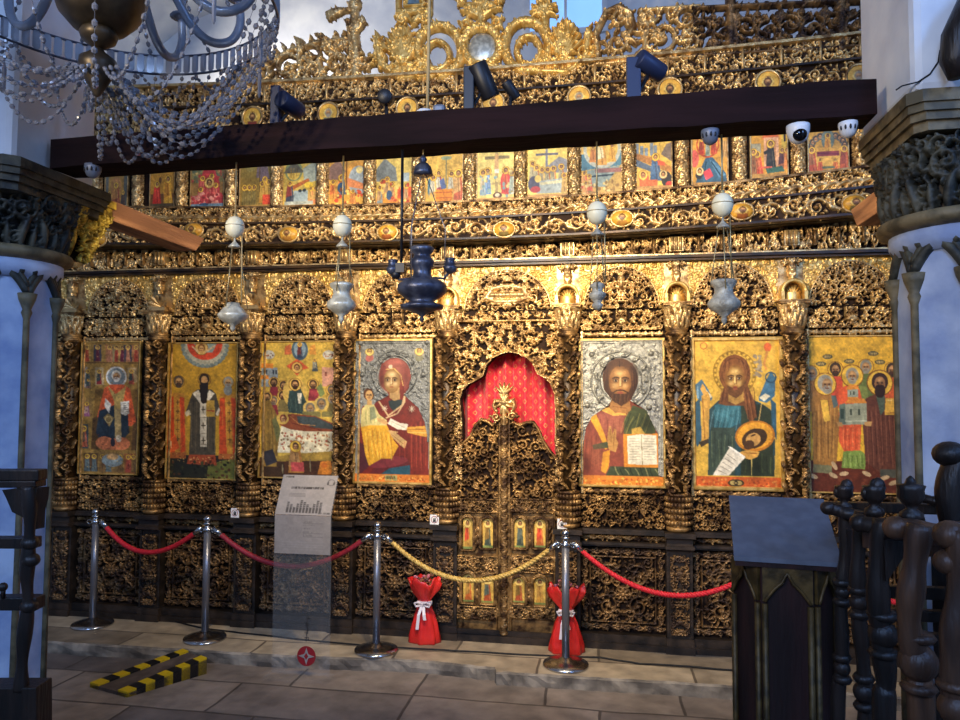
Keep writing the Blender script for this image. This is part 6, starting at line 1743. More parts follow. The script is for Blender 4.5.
# door leaves
YL = -0.035
def leaf_door(pxl, pxr, prof, wins, label, seed, astragal=None):
    x0, x1 = ax(pxl, 540, YL), ax(pxr, 540, YL)
    xm = (pxl+pxr)/2
    zof = lambda py: az(xm, py, YL)
    pr = [(min(max(ax(x, 520, YL), x0), x1), az(x, y, YL)) for x, y in prof]
    t = thing('royal_door', label, 'door', ((x0+x1)/2, YL, 0.035), 'leaves of the royal doors')
    poly = [(x0, 0.035), (x1, 0.035)]+[(x, z) for x, z in pr[::-1]]
    MB().prism(poly, YL, YL+0.03).build('door_board', 'wood_dark', t)
    ztop = max(z for _, z in pr)
    h = HM(x1-x0, ztop-0.035+0.01); rg = random.Random(seed)
    Yp = lambda py: zof(py)-0.035
    def area(a, b, r0_, r1_, amp=0.95):
        s_ = HM(h.w, Yp(a)-Yp(b)); s_.fill(rg, r0_, r1_, 0.0095)
        j = int(Yp(b)/RES); q = h.a[j:j+s_.ny, :s_.nx]; q[:] = np.maximum(q, amp*s_.a[:q.shape[0], :q.shape[1]])
    su = HM(h.w, h.h-Yp(498)); su.fill(rg, 0.030, 0.055, 0.012)
    j = int(Yp(498)/RES); q = h.a[j:j+su.ny, :su.nx]; q[:] = np.maximum(q, su.a[:q.shape[0], :q.shape[1]])
    area(500, 511, 0.018, 0.026); area(556, 571, 0.020, 0.032); area(607, 617, 0.016, 0.026)
    for py in (499, 512, 555.5, 572, 606, 618): h.stroke([(0, Yp(py)), (h.w, Yp(py))], 0.006, 0.006, 0.7)
    for x in (0.010, h.w-0.010): h.stroke([(x, 0), (x, Yp(498))], 0.009, 0.009, 0.75)
    for (a, b, c, d) in wins:
        A, B = ax(a, (c+d)/2, YL)-x0, ax(b, (c+d)/2, YL)-x0; zt, zb = Yp(c), Yp(d); r = (B-A)/2; mid = (A+B)/2
        for e in (0.006, 0.018):
            h.stroke([(A-e, zb), (A-e, zt-r)]+[(mid-(r+e)*math.cos(PI*k/12), zt-r+(r+e)*math.sin(PI*k/12)) for k in range(13)]+[(B+e, zt-r), (B+e, zb)], 0.007, 0.007, 0.9)
        h.stroke([(A-0.01, zb-0.008), (B+0.01, zb-0.008)], 0.008, 0.008, 0.8)
        for q_ in range(3):
            h.leaf(A-0.03, zb+0.05*q_+0.02, PI/2, 0.045, 0.009, 0.7, 0.6); h.leaf(B+0.03, zb+0.05*q_+0.02, PI/2, 0.045, 0.009, 0.7, -0.6)
    # keep inside the rising top edge
    px_, pz_ = np.array([p[0]-x0 for p in pr]), np.array([p[1]-0.035 for p in pr])
    topz = np.interp(h.X, px_, pz_)
    mask = h.Y[:, None] <= topz[None, :]+0.004
    h.stroke([(a, b-0.012) for a, b in zip(px_, pz_)], 0.013, 0.013, 1.1)
    lowb = (h.Y[:, None] <= Yp(499)) & mask
    me = relief('door_carving', h, lambda s, tt, hh: (x0+s, YL-0.008-hh, 0.035+tt), 0.038, 0.22, mask)
    shift_mesh(me, -wloc(t)); link('door_carving', me, t, 'gilt_worn', local=True)
    h2 = HM(h.w, Yp(499)); me = relief('door_ground', h2, lambda s, tt, hh: (x0+s, YL-0.005-hh, 0.035+tt), 0.0, None); shift_mesh(me, -wloc(t)); link('door_ground', me, t, 'gilt_worn', local=True)
    for k, (a, b, c, d) in enumerate(wins):
        A, B = ax(a, (c+d)/2, YL), ax(b, (c+d)/2, YL); zt, zb = zof(c), zof(d)
        p = paint_saint(300+seed+k, ('b8502c', 'c8923a', '3a4a40', 'c8642c')[(k+seed) % 4], ('8a6a30', 'd8482c', '5a6a60', 'b88a40')[(k*3+seed) % 4])
        me = p.panel('saint_panel', [(A, YL-0.010, zt), (B, YL-0.010, zt), (B, YL-0.010, zb), (A, YL-0.010, zb)], 0.006)
        # round the head of the little panel
        co = np.zeros(len(me.vertices)*3, np.float32); me.vertices.foreach_get('co', co); co = co.reshape(-1, 3)
        r = (B-A)/2; u = np.clip((co[:, 0]-(A+B)/2)/r, -1, 1); lim = zt-r+r*np.sqrt(1-u*u)
        co[:, 2] = zb+(co[:, 2]-zb)*(lim-zb)/(zt-zb); me.vertices.foreach_set('co', co.ravel()); me.update()
        shift_mesh(me, -wloc(t)); link('saint_panel', me, t, None, local=True)
    if astragal:
        a, b = ax(astragal[0], 520, YL), ax(astragal[1], 520, YL); zt = az(505, 418, YL)
        m = MB().box(a, b, YL-0.045, YL, 0.04, zt); m.cyl(((a+b)/2, YL-0.048, 0.06), ((a+b)/2, YL-0.048, zt), 0.022, 12)
        ast_ = m.build('astragal', 'gilt_worn', t)
        hh = HM(0.08, zt-0.06); hh.vine(random.Random(9), 0.2, 0.09, 0.008)
        s_ = HM(0.08, zt-0.06); v = HM(zt-0.06, 0.08); v.vine(random.Random(9), 0.22, 0.10, 0.009); s_.a = np.ascontiguousarray(v.a.T[:s_.ny, :s_.nx])
        me = relief('astragal_carving', s_, turned((a+b)/2, YL-0.048, 0.06, 0.08, lambda q: 0.023+0*q, 1.6), 0.016, 0.08); shift_mesh(me, -wloc(t))
        link('astragal_carving', me, t, 'gilt_worn', local=True)
        # pierced ornament crowning the astragal
        xc = (a+b)/2; c_ = HM(0.26, 0.34); z0_ = zt-0.05
        c_.stroke([(0.13, 0), (0.13, 0.25)], 0.022, 0.014, 1.0); c_.stroke([(0.075, 0.17), (0.185, 0.17)], 0.016, 0.016, 1.1); c_.dot(0.13, 0.17, 0.035, 1.2)
        for k in range(8): aa = 2*PI*k/8+0.2; c_.leaf(0.13, 0.16, aa, 0.09, 0.014, 1.0, 0.6)
        for k in range(5): c_.leaf(0.13, 0.22, PI/2+(k-2)*0.4, 0.10, 0.012, 1.0)
        for s1 in (-1, 1): c_.scroll(0.13+s1*0.06, 0.06, 0.035, 0, s1, 1.3, 0.010); c_.leaf(0.13+s1*0.06, 0.10, PI/2-s1*0.6, 0.09, 0.016, 1.0, s1)
        me = relief('astragal_crown', c_, lambda s, tt, hq: (xc-0.13+s, YL-0.05-hq, z0_+tt), 0.045, 0.08, None, 0.03); shift_mesh(me, -wloc(t)); link('astragal_crown', me, t, 'gilt', local=True)
    return t
leaf_door(454.5, 499, [(454.5, 451), (459, 447), (465, 440), (471, 434), (475, 424), (481, 418), (488, 420), (493, 424), (499, 416)],
          [(462.5, 473, 517, 549), (482.5, 493.5, 517, 547), (463, 474.5, 573, 602), (481.5, 494, 574, 602)], 'left leaf of the carved gilded royal doors in front of the red curtain', 501)
leaf_door(510, 556.3, [(510, 416), (514, 421), (520, 424), (527, 421), (534, 421), (539, 428), (544, 440), (550, 449), (556.3, 457)],
          [(514.5, 526, 518, 548), (534, 546, 518, 547), (513, 525, 577, 603), (534, 546, 576, 604)], 'right leaf of the carved gilded royal doors, with the central post', 502, (499.5, 510.5))

# ------------------------------------------------------------------ stanchions and ropes
BASES = [(-3.97, -0.275), (-2.925, -0.42), (-1.598, -0.43), (-0.256, -0.47), (1.20, -0.46)]
SL = ['polished steel barrier post at the far left end of the ropes', 'polished steel barrier post where the two plain red ropes meet', 'polished steel barrier post between the plain red rope and the gold rope', 'polished steel barrier post in front of the right red bouquet', 'polished steel barrier post standing behind the dark lectern']
def make_post():
    t = thing('barrier_post', SL[0], 'barrier post', (0, 0, 0), 'rope barrier posts')
    MB().lathe([(0.150, 0), (0.155, 0.006), (0.152, 0.018), (0.10, 0.030), (0.045, 0.042), (0.030, 0.060)], 40).build('base', 'steel', t)
    MB().cyl((0, 0, 0.05), (0, 0, 0.80), 0.026, 24).build('pole', 'steel_dark', t)
    hd_ = MB().lathe([(0.026, 0.79), (0.034, 0.795), (0.034, 0.815), (0.022, 0.825), (0.018, 0.84), (0.030, 0.846), (0.030, 0.856), (0.014, 0.862)], 24)
    hd_.ball((0, 0, 0.884), 0.030, None, 0.028, 20, 12); hd_.build('finial', 'steel', t)
    for s in (-1, 1):
        r_ = MB(); r_.tube([(s*(0.032+0.022*(1-math.cos(q*PI/6))), 0, 0.803+0.016*math.sin(q*PI/6)) for q in range(12)], 0.004, 6, True, True); r_.build('hook_ring', 'steel', t)
    return t
post = make_post()
for i, (x, y) in enumerate(BASES):
    o = post if i == 0 else copy_tree(post)
    o.location = (x, y, 0); o['label'] = SL[i]
bpy.context.view_layer.update()
def rope(a, b, sag, r, m, label, twist, skew=0.0):
    A, B = Vector((a[0], a[1], 0.80)), Vector((b[0], b[1], 0.80))
    d = (B-A).normalized(); A = A+d*0.075; B = B-d*0.075
    n = 70
    path = []
    for k in range(n+1):
        u = k/n; uu = u+skew*u*(1-u); p = A.lerp(B, u); p.z -= sag*4*uu*(1-uu)
        path.append(p)
    L = (B-A).length
    t = thing('barrier_rope', label, 'rope', path[n//2], 'barrier ropes')
    m1 = MB()
    if twist:
        N3 = int(L/0.012)
        for s in range(3):
            pts = []
            for k in range(N3+1):
                u = k/N3*n; i = min(int(u), n-1); p = path[i].lerp(path[i+1], u-i); aa = 2*PI*(k/N3*L/0.065+s/3)
                pts.append((p.x+d.y*r*0.55*math.cos(aa)*-1, p.y+d.x*r*0.55*math.cos(aa), p.z+r*0.55*math.sin(aa)))
            m1.tube(pts, r*0.62, 6)
    else:
        m1.tube(path, r, 10)
    m1.build('rope_cord', m, t)
    for P_, Q_ in ((path[0], path[4]), (path[-1], path[-5])):
        dd = (Q_-P_).normalized(); MB().cyl(P_-dd*0.03, P_+dd*0.05, r*1.12, 12, r*1.05).build('end_cap', 'steel', t)
    return t
rope(BASES[0], BASES[1], 0.20, 0.019, 'rope_red', 'plain red barrier rope, the shorter one at far left', False, 0.15)
rope(BASES[1], BASES[2], 0.235, 0.019, 'rope_maroon', 'plain dark red barrier rope crossing behind the information stand', False)
rope(BASES[2], BASES[3], 0.27, 0.017, 'rope_gold', 'twisted gold barrier rope in front of the royal doors', True)
rope(BASES[3], BASES[4], 0.30, 0.017, 'rope_redtw', 'twisted bright red barrier rope running behind the dark lectern', True)
rope(BASES[4], (2.75, -0.50), 0.29, 0.017, 'rope_redtw', 'twisted bright red barrier rope seen through the dark choir stalls', True)

# ------------------------------------------------------------------ wrapped bouquets
def bouquet(cx, cy, label, sc, seed):
    rg = random.Random(seed)
    t = thing('wrapped_bouquet', label, 'bouquet', (cx, cy, 0.0), 'red wrapped bouquets')
    m = MB(); n = 40
    prof = [(0.118, 0.0), (0.125, 0.012), (0.120, 0.06), (0.104, 0.13), (0.082, 0.20), (0.058, 0.255), (0.045, 0.285), (0.054, 0.315), (0.092, 0.36), (0.122, 0.41), (0.138, 0.452), (0.130, 0.456), (0.08, 0.40), (0.03, 0.34)]
    V = [(cx, cy, 0.004)]; Fs = []
    ph = [rg.uniform(0, 6.28) for _ in range(6)]
    for j, (r, z) in enumerate(prof):
        for i in range(n):
            a = 2*PI*i/n
            w = 1+0.10*math.sin(7*a+ph[0]+z*6)*min(1, abs(z-0.285)*6+0.5)+0.05*math.sin(13*a+ph[1]-z*15)
            zz = z+(0.022*math.sin(5*a+ph[2])+0.014*math.sin(9*a+ph[3]) if 9 <= j <= 12 else 0)
            V.append((cx+r*w*sc*math.cos(a), cy+r*w*sc*math.sin(a)*0.62, max(zz*1.0, 0.0)))
    for j in range(len(prof)-1):
        for i in range(n): Fs.append((1+j*n+i, 1+j*n+(i+1) % n, 1+(j+1)*n+(i+1) % n, 1+(j+1)*n+i))
    Fs += [(0, 1+(i+1) % n, 1+i) for i in range(n)]
    m.add(V, Fs, True).build('wrapping', 'red_wrap', t)
    rb = MB(); rb.lathe([(0.050, 0.270), (0.056, 0.275), (0.056, 0.298), (0.050, 0.303)], 24, (cx, cy, 0))
    for s in (-1, 1):
        rb.tube([(cx, cy-0.055, 0.285), (cx+s*0.03, cy-0.075, 0.31), (cx+s*0.06, cy-0.07, 0.30), (cx+s*0.05, cy-0.068, 0.275), (cx, cy-0.057, 0.283)], 0.008, 6)
    for dx, ln_ in ((-0.035, 0.17), (0.022, 0.10)):
        q = [(cx+dx*0.2, cy-0.060, 0.28), (cx+dx*0.7, cy-0.085, 0.22), (cx+dx, cy-0.086, 0.285-ln_)]
        for (xa, ya, za), (xb, yb, zb) in zip(q[:-1], q[1:]): rb.add([(xa-0.011, ya, za), (xa+0.011, ya, za), (xb+0.011, yb, zb), (xb-0.011, yb, zb), (xa-0.011, ya+.004, za), (xa+0.011, ya+.004, za), (xb+0.011, yb+.004, zb), (xb-0.011, yb+.004, zb)], [(0, 1, 2, 3), (7, 6, 5, 4), (0, 3, 7, 4), (1, 5, 6, 2)])
    rb.build('ribbon', 'ribbon', t)
    fl_ = MB(); pk = MB()
    for k in range(46):
        a = rg.uniform(0, 6.28); r = rg.uniform(0, 0.085)*sc; z = 0.43+rg.uniform(0, 0.055)
        (pk if k % 3 == 0 else fl_).ball((cx+r*math.cos(a), cy+r*math.sin(a)*0.85, z), 0.014, 0.014, 0.012, 6, 5)
    for k in range(16):
        a = rg.uniform(0, 6.28); fl_.tube([(cx, cy, 0.33), (cx+0.06*math.cos(a), cy+0.05*math.sin(a), 0.44)], 0.004, 5)
    f1 = fl_.build('dried_flowers', 'leafy', t); f1['kind'] = 'stuff'; f2 = pk.build('pink_flowers', 'pink', t); f2['kind'] = 'stuff'
bouquet(-1.305, -0.19, 'red wrapped bouquet with white ribbon standing left of the royal doors', 0.9, 1)
bouquet(-0.265, -0.215, 'red wrapped bouquet standing right of the royal doors, behind the post', 0.95, 2)

# ------------------------------------------------------------------ no-touching cards on the ledge
for k, (px, py, lab) in enumerate(((235, 513.5, 'small white no-touching card on the ledge left of the information stand'), (434.5, 518, 'small white no-touching card on the ledge left of the royal doors'), (562, 523.5, 'small white no-touching card on the ledge right of the royal doors'))):
    y = -0.135; x = ax(px, py, y); z = 0.851; s_ = 0.034
    t = thing('notice_card', lab, 'sign', (x, y, z), 'no-touching cards')
    MB().box(x-s_, x+s_, y-0.002, y+0.002, z, z+2*s_+0.004).build('card', 'card', t)
    hm_ = MB(); yf = y-0.0035
    hm_.box(x-0.011, x+0.011, yf, yf+0.001, z+0.018, z+0.036)
    for q in range(4): hm_.box(x-0.011+q*0.006, x-0.007+q*0.006, yf, yf+0.001, z+0.036, z+0.050-abs(q-1.5)*0.002)
    hm_.build('hand_mark', 'ink', t)
    rr = MB(); rr.tube([(x+0.024*math.cos(q*PI/12), yf, z+0.036+0.024*math.sin(q*PI/12)) for q in range(24)], 0.002, 4, True, True); rr.build('ring_mark', 'logo_red', t)

# ------------------------------------------------------------------ information stand of clear acrylic
yb = -0.76
xl, xr = ax(274.5, 515, yb), ax(331.5, 515, yb); zf = az(303, 515, yb); zb_ = az(301, 554, yb)
best = min((abs(ax(311, 475, yb+k*0.005)-ax(303, 515, yb)), k*0.005) for k in range(1, 80))[1]
best = min(best, 0.2)
zt = az(311, 475, yb+best)
t = thing('information_stand', 'clear acrylic information stand with a grey printed sheet and red round emblem', 'sign stand', ((xl+xr)/2, yb, FZ))
MB().box(xl-0.02, xr+0.02, yb-0.10, yb+0.06, FZ, FZ+0.012).build('foot_plate', 'glass', t, 0.002)
MB().box(xl, xr, yb, yb+0.010, FZ+0.012, zf).build('upright_panel', 'glass', t)
sl_ = MB().add([(xl, yb, zf), (xr, yb, zf), (xr, yb+best, zt), (xl, yb+best, zt), (xl, yb+0.01, zf), (xr, yb+0.01, zf), (xr, yb+best+0.01, zt), (xl, yb+best+0.01, zt)], [(0, 1, 2, 3), (7, 6, 5, 4), (0, 4, 5, 1), (1, 5, 6, 2), (2, 6, 7, 3), (3, 7, 4, 0)])
sl_.build('sloped_panel', 'glass', t)
pp = Paint((0, 0), (220, 0), (220, 160), (0, 160), (120, 90), '968f89', 70, 0.02)
pp.text(14, 8, 46, '2e2a28', 5, 1.8); pp.text(45, 52, 175, '3a3634', 8, 2.4)
for k in range(5): pp.ln([(40, 66+5*k), (40+rnd.uniform(60, 90), 66+5*k)], 1.0, '6a6662')
for x in range(40, 180, 13):
    hgt = (26, 40, 52, 46, 36)[(x//13) % 5]; pp.re(x, 82+52-hgt+20, x+9, 152, '4a4644')
    for q in range(0, hgt, 7): pp.ln([(x+1, 150-q), (x+8, 150-q)], 1.0, 'a09c98')
pp.ring(198, 28, 13, 3, '5a5654', 12); pp.el(186, 32, 4, 7, '4a4644'); pp.el(210, 32, 4, 7, '4a4644'); pp.text(170, 152, 215, '3a3634', 5, 1.6)
me = pp.panel('printed_sheet', [(xl+0.004, yb+best-0.0015, zt-0.002), (xr-0.004, yb+best-0.0015, zt-0.002), (xr-0.004, yb-0.0015, zf), (xl+0.004, yb-0.0015, zf)], 0.001)
shift_mesh(me, -wloc(t)); link('printed_sheet', me, t, None, local=True)
pp = Paint((0, 0), (220, 0), (220, 160), (0, 160), (120, 90), '8d8681', 71, 0.02)
for k in range(5): pp.text(112, 26+14*k, 112+(36, 48, 30, 44, 38)[k], '6a6662', 5, 1.3); pp.ln([(112, 32+14*k), (190, 32+14*k)], 0.8, '6a6662')
for k in range(4): pp.ln([(30, 112+10*k), (190, 112+10*k)], 1.6, '96928e')
me = pp.panel('printed_sheet', [(xl+0.004, yb-0.0015, zf-0.003), (xr-0.004, yb-0.0015, zf-0.003), (xr-0.004, yb-0.0015, zb_), (xl+0.004, yb-0.0015, zb_)], 0.001)
shift_mesh(me, -wloc(t)); link('printed_sheet', me, t, None, local=True)
lx, lz = ax(306.5, 656, yb), az(306.5, 656, yb); lr = 0.066
em = MB(); yq = yb-0.002
n = 40; V = [(lx, yq, lz)]; Fs = []
for i in range(n): a = 2*PI*i/n; V.append((lx+lr*math.cos(a), yq, lz+lr*math.sin(a)))
em.prism([(lx+lr*math.cos(2*PI*i/n), lz+lr*math.sin(2*PI*i/n)) for i in range(n)], yq-0.001, yq+0.001)
eo = em.build('emblem', 'logo_red', t); eo['label'] = 'red round emblem with a pale four-pointed star'
st_ = MB()
pts = []
for i in range(16):
    a = PI/2+2*PI*i/16; r = lr*(0.86, 0.40, 0.30, 0.40)[i % 4]; pts.append((lx+r*math.cos(a), lz+r*math.sin(a)))
st_.prism(pts, yq-0.003, yq-0.0012); so = st_.mesh('star'); shift_mesh(so, -wloc(t)); s1 = link('star', so, eo, 'paper', local=True)
s2 = MB().prism([(lx+lr*0.22*math.cos(2*PI*i/4), lz+lr*0.34*math.sin(2*PI*i/4)) for i in range(4)], yq-0.005, yq-0.0032).mesh('star_centre'); shift_mesh(s2, -wloc(t)); link('star_centre', s2, eo, 'logo_red', local=True)
tx = MB(); rg = random.Random(8)
for k in range(4):
    zc = lz+0.115+0.045*k; xc = lx+0.008
    for q in range(5):
        x_, z_ = xc+rg.uniform(-0.014, 0.014), zc+rg.uniform(-0.016, 0.016)
        if q % 2: tx.box(x_-0.012, x_+0.012, yq-0.001, yq+0.001, z_-0.0022, z_+0.0022)
        else: tx.box(x_-0.0022, x_+0.0022, yq-0.001, yq+0.001, z_-0.013, z_+0.013)
tx.build('lettering', 'ink', t)

# ------------------------------------------------------------------ hazard-taped ramp over the step
A, B, C_, D = Vector((*fl(92, 689, FZ+0.03), 0)), Vector((*fl(184, 650, 0.01), 0)), Vector((*fl(126, 697, FZ+0.03), 0)), Vector((*fl(206, 661, 0.01), 0))
A, B, C_, D = [Vector((*fl(*q), 0)) for q in ((90, 682, -0.05), (183, 648.5, 0.024), (127, 692, -0.05), (207, 657.5, 0.024))]
t = thing('threshold_ramp', 'small brown ramp edged in yellow and black tape on the step at left', 'ramp', ((A+D)/2)+Vector((0, 0, FZ)))
zl, zh = FZ+0.022, 0.012
def quadblock(p0, p1, q0, q1, za, zb2, lift, m, name, par):
    """a slice of the ramp between two long edges p0-p1 and q0-q1"""
    V = [(p0.x, p0.y, za+lift), (q0.x, q0.y, za+lift), (q1.x, q1.y, zb2+lift), (p1.x, p1.y, zb2+lift)]
    V += [(x, y, FZ+0.0005) for x, y, z in V]
    return MB().add(V, [(0, 1, 2, 3), (7, 6, 5, 4), (0, 4, 5, 1), (1, 5, 6, 2), (2, 6, 7, 3), (3, 7, 4, 0)]).build(name, m, par)
lerp = lambda p, q, u: p.lerp(q, u)
quadblock(A, B, C_, D, zl, zh, 0, 'ramp', 'ramp_board', t)
for (P0, P1, R0, R1) in ((A, B, lerp(A, C_, 0.24), lerp(B, D, 0.24)), (lerp(A, C_, 0.76), lerp(B, D, 0.76), C_, D)):
    n = 9
    for k in range(n):
        u, v = k/n, (k+1)/n; lift = 0.012
        quadblock(lerp(P0, P1, u), lerp(P0, P1, v), lerp(R0, R1, u), lerp(R0, R1, v), zl+(zh-zl)*u, zl+(zh-zl)*v, lift, 'tape_y' if k % 2 == 0 else 'tape_k', 'yellow_stripe' if k % 2 == 0 else 'black_stripe', t)

# cable along the floor of the podium
pts = [fl(*p, 0.006) for p in ((150, 618), (175, 622), (205, 628), (240, 633), (300, 640), (380, 646), (455, 651), (520, 655), (600, 657), (640, 664), (690, 667), (735, 670), (800, 676))]
m = MB(); P_ = [(x, y, 0.007) for x, y in pts]
sm = []
for i in range(len(P_)-1):
    for k in range(5): u = k/5; sm.append((P_[i][0]+(P_[i+1][0]-P_[i][0])*u, P_[i][1]+(P_[i+1][1]-P_[i][1])*u+0.01*math.sin(i*2.1+u*3), 0.007))
m.tube(sm, 0.006, 6)
tag(base_build(m, 'cable', 'cable', sm[len(sm)//2]), 'thin black cable lying along the stone step behind the posts', 'cable')

# ------------------------------------------------------------------ hanging lamps with ostrich eggs
YB = -2.405
BEAMB = 2.888
def egg_lamp(pxe, pye, pxl_, pyl, label, kind, metal, cordm):
    x, z = ax(pxe, pye, YB), az(pxe, pye, YB)
    zl_ = az(pxl_, pyl, YB)          # base line of the oil-lamp bowl
    t = thing('hanging_lamp', label, 'hanging lamp', (x, YB, BEAMB), 'egg lamps hanging from the beam')
    MB().tube([(x, YB, BEAMB), (x, YB, z+0.045)], 0.004, 6).build('cord', cordm, t)
    eg = MB().ball((x, YB, z), 0.043, 0.043, 0.050, 24, 16).build('egg', 'egg', t)
    nb = MB(); nb.tube([(x+0.0435*math.cos(q*PI/12), YB+0.0435*math.sin(q*PI/12), z+0.004) for q in range(24)], 0.0016, 4, True, True); nb.cyl((x, YB, z+0.048), (x, YB, z+0.06), 0.010, 10)
    nt_ = nb.mesh('egg_net'); shift_mesh(nt_, -wloc(t)); link('egg_net', nt_, eg, 'chain', local=True)
    zd = z-0.085
    MB().lathe([(0.004, 0.035), (0.005, 0.020), (0.010, 0.012), (0.026, -0.004), (0.028, -0.010), (0.006, -0.012)], 20, (x, YB, zd)).build('chain_cap', metal, t)
    s = {'bowl': 1.0, 'tall': 1.0, 'stack': 0.8, 'broad': 1.0}[kind]
    if kind == 'stack':
        prof = [(0.006, -0.045), (0.024, -0.03), (0.030, -0.015), (0.018, -0.004), (0.030, 0.012), (0.046, 0.030), (0.044, 0.046), (0.026, 0.056), (0.030, 0.072), (0.040, 0.084), (0.030, 0.098), (0.016, 0.104), (0.014, 0.09)]
    elif kind == 'bowl':
        prof = [(0.004, -0.075), (0.012, -0.062), (0.010, -0.050), (0.030, -0.038), (0.056, -0.022), (0.066, -0.008), (0.068, 0.002), (0.060, 0.008), (0.048, 0.026), (0.032, 0.042), (0.026, 0.056), (0.024, 0.05)]
    else:
        prof = [(0.004, -0.085), (0.012, -0.066), (0.010, -0.052), (0.034, -0.034), (0.060, -0.016), (0.066, 0.0), (0.062, 0.012), (0.044, 0.030), (0.036, 0.050), (0.038, 0.066), (0.050, 0.082), (0.052, 0.094), (0.040, 0.100), (0.036, 0.09)]
    prof = [(r*s, q*s) for r, q in prof]
    MB().lathe(prof, 28, (x, YB, zl_)).build('oil_bowl', metal, t)
    rim = max(prof, key=lambda p: p[1]); rr = max(r for r, q in prof if q > 0)
    for k in range(3):
        a = 2*PI*k/3+0.5
        MB().tube([(x+0.02*math.cos(a), YB+0.02*math.sin(a), zd-0.008), (x+rr*0.93*math.cos(a), YB+rr*0.93*math.sin(a), zl_+rim[1]*0.55)], 0.0026, 5).build('chain', 'chain', t)
    MB().tube([(x+0.03, YB+0.01, z-0.01), (x+0.034, YB+0.012, zl_+rim[1])], 0.003, 5).build('pulley_cord', cordm, t)
    return t
egg_lamp(235, 227, 231.5, 315, 'white egg lamp with pale bowl, leftmost of the four under the beam', 'bowl', 'lamp_silver', 'cord')
egg_lamp(342.5, 226, 340, 305, 'white egg lamp with tall grey bowl, hanging before the bier icon', 'tall', 'lamp_silver', 'chain')
egg_lamp(597, 213, 594, 302, 'white egg lamp with narrow stacked grey bowl, right of the royal doors', 'stack', 'silver_dk', 'chain')
egg_lamp(722.5, 205, 723, 304, 'white egg lamp with broad grey bowl, rightmost of the four under the beam', 'broad', 'silver_dk', 'chain')

# big dark lamp before the doorway, hung by chains from a bell-shaped smoke cap
x, YL2 = ax(422, 290, -2.42), -2.42
zb = az(422, 292, YL2)
t = thing('sanctuary_lamp', 'large dark bulbous hanging lamp before the royal doors with small side arms', 'hanging lamp', (x, YL2, BEAMB))
s = 0.0043
prof = [(0.5, -31), (2.5, -28), (1.5, -25), (5, -22), (15, -18.5), (21.5, -17), (22, -13.5), (15, -11.5), (12, -9.5), (18, -6), (24, -1), (25.5, 3), (24.5, 7), (20, 11), (12, 13), (9.5, 17), (9, 21), (10.5, 25), (12.5, 28), (12, 32), (9, 35), (8.5, 38), (11, 41), (12.5, 44), (10, 46.5), (9, 45)]
MB().lathe([(r*s, z*s) for r, z in prof], 36, (x, YL2, zb)).build('lamp_body', 'lamp_metal', t)
zc = az(427, 172, YL2)
cp = MB().lathe([(0.044, -0.012), (0.042, 0.0), (0.036, 0.022), (0.022, 0.038), (0.012, 0.044), (0.018, 0.056), (0.010, 0.070), (0.004, 0.075)], 28, (x, YL2, zc)).build('smoke_cap', 'lamp_metal', t)
MB().cyl((x, YL2, zc+0.07), (x, YL2, BEAMB+0.002), 0.003, 6).build('cord', 'chain', t)
for k in range(3):
    a = 2*PI*k/3+0.3
    MB().tube([(x+0.01*math.cos(a), YL2+0.01*math.sin(a), zc-0.005), (x+0.10*math.cos(a), YL2+0.10*math.sin(a), zb+0.28), (x+0.098*math.cos(a), YL2+0.098*math.sin(a), zb+0.03)], 0.0022, 5).build('chain', 'steel_dark', t)
for sx in (-1, 1):
    m = MB(); m.tube([(x+sx*0.05, YL2, zb+0.06), (x+sx*0.10, YL2-0.01, zb+0.055), (x+sx*0.125, YL2-0.015, zb+0.085)], 0.006, 6)
    m.lathe([(0.008, 0.0), (0.026, 0.012), (0.030, 0.03), (0.022, 0.036), (0.020, 0.058), (0.024, 0.066)], 14, (x+sx*0.128, YL2-0.015, zb+0.075)); m.build('side_cup', 'lamp_metal', t)
m = MB(); xr_ = ax(402, 200, -2.44)
m.cyl((xr_, -2.44, az(402, 262, -2.44)), (xr_, -2.44, BEAMB), 0.0065, 8)
o = thing('hanging_rod', 'thin black iron rod hanging from the beam left of the dark lamp', 'rod', (xr_, -2.44, BEAMB))
m.build('rod', 'black', o)
q = MB(); zq = az(402, 272, -2.44); q.box(xr_-0.020, xr_+0.018, -2.462, -2.418, zq-0.004, zq+0.036); q.ball((xr_-0.024, -2.44, zq-0.01), 0.022, 0.02, 0.022, 12, 8); q.build('holder', 'black', o)

# pale rope coming down to the beam
m = MB(); xr0 = ax(428.5, 50, -2.36); xr1 = ax(427.5, 92, -2.36)
m.tube([(ax(430, -40, -2.36), -2.36, az(430, -40, -2.36)), (xr0, -2.36, az(428.5, 50, -2.36)), (xr1, -2.36, 3.09)], 0.0075, 8)
tag(base_build(m, 'hanging_rope', 'cord', (xr1, -2.36, 3.09)), 'pale rope hanging down from above to the white lamp on the beam', 'rope')

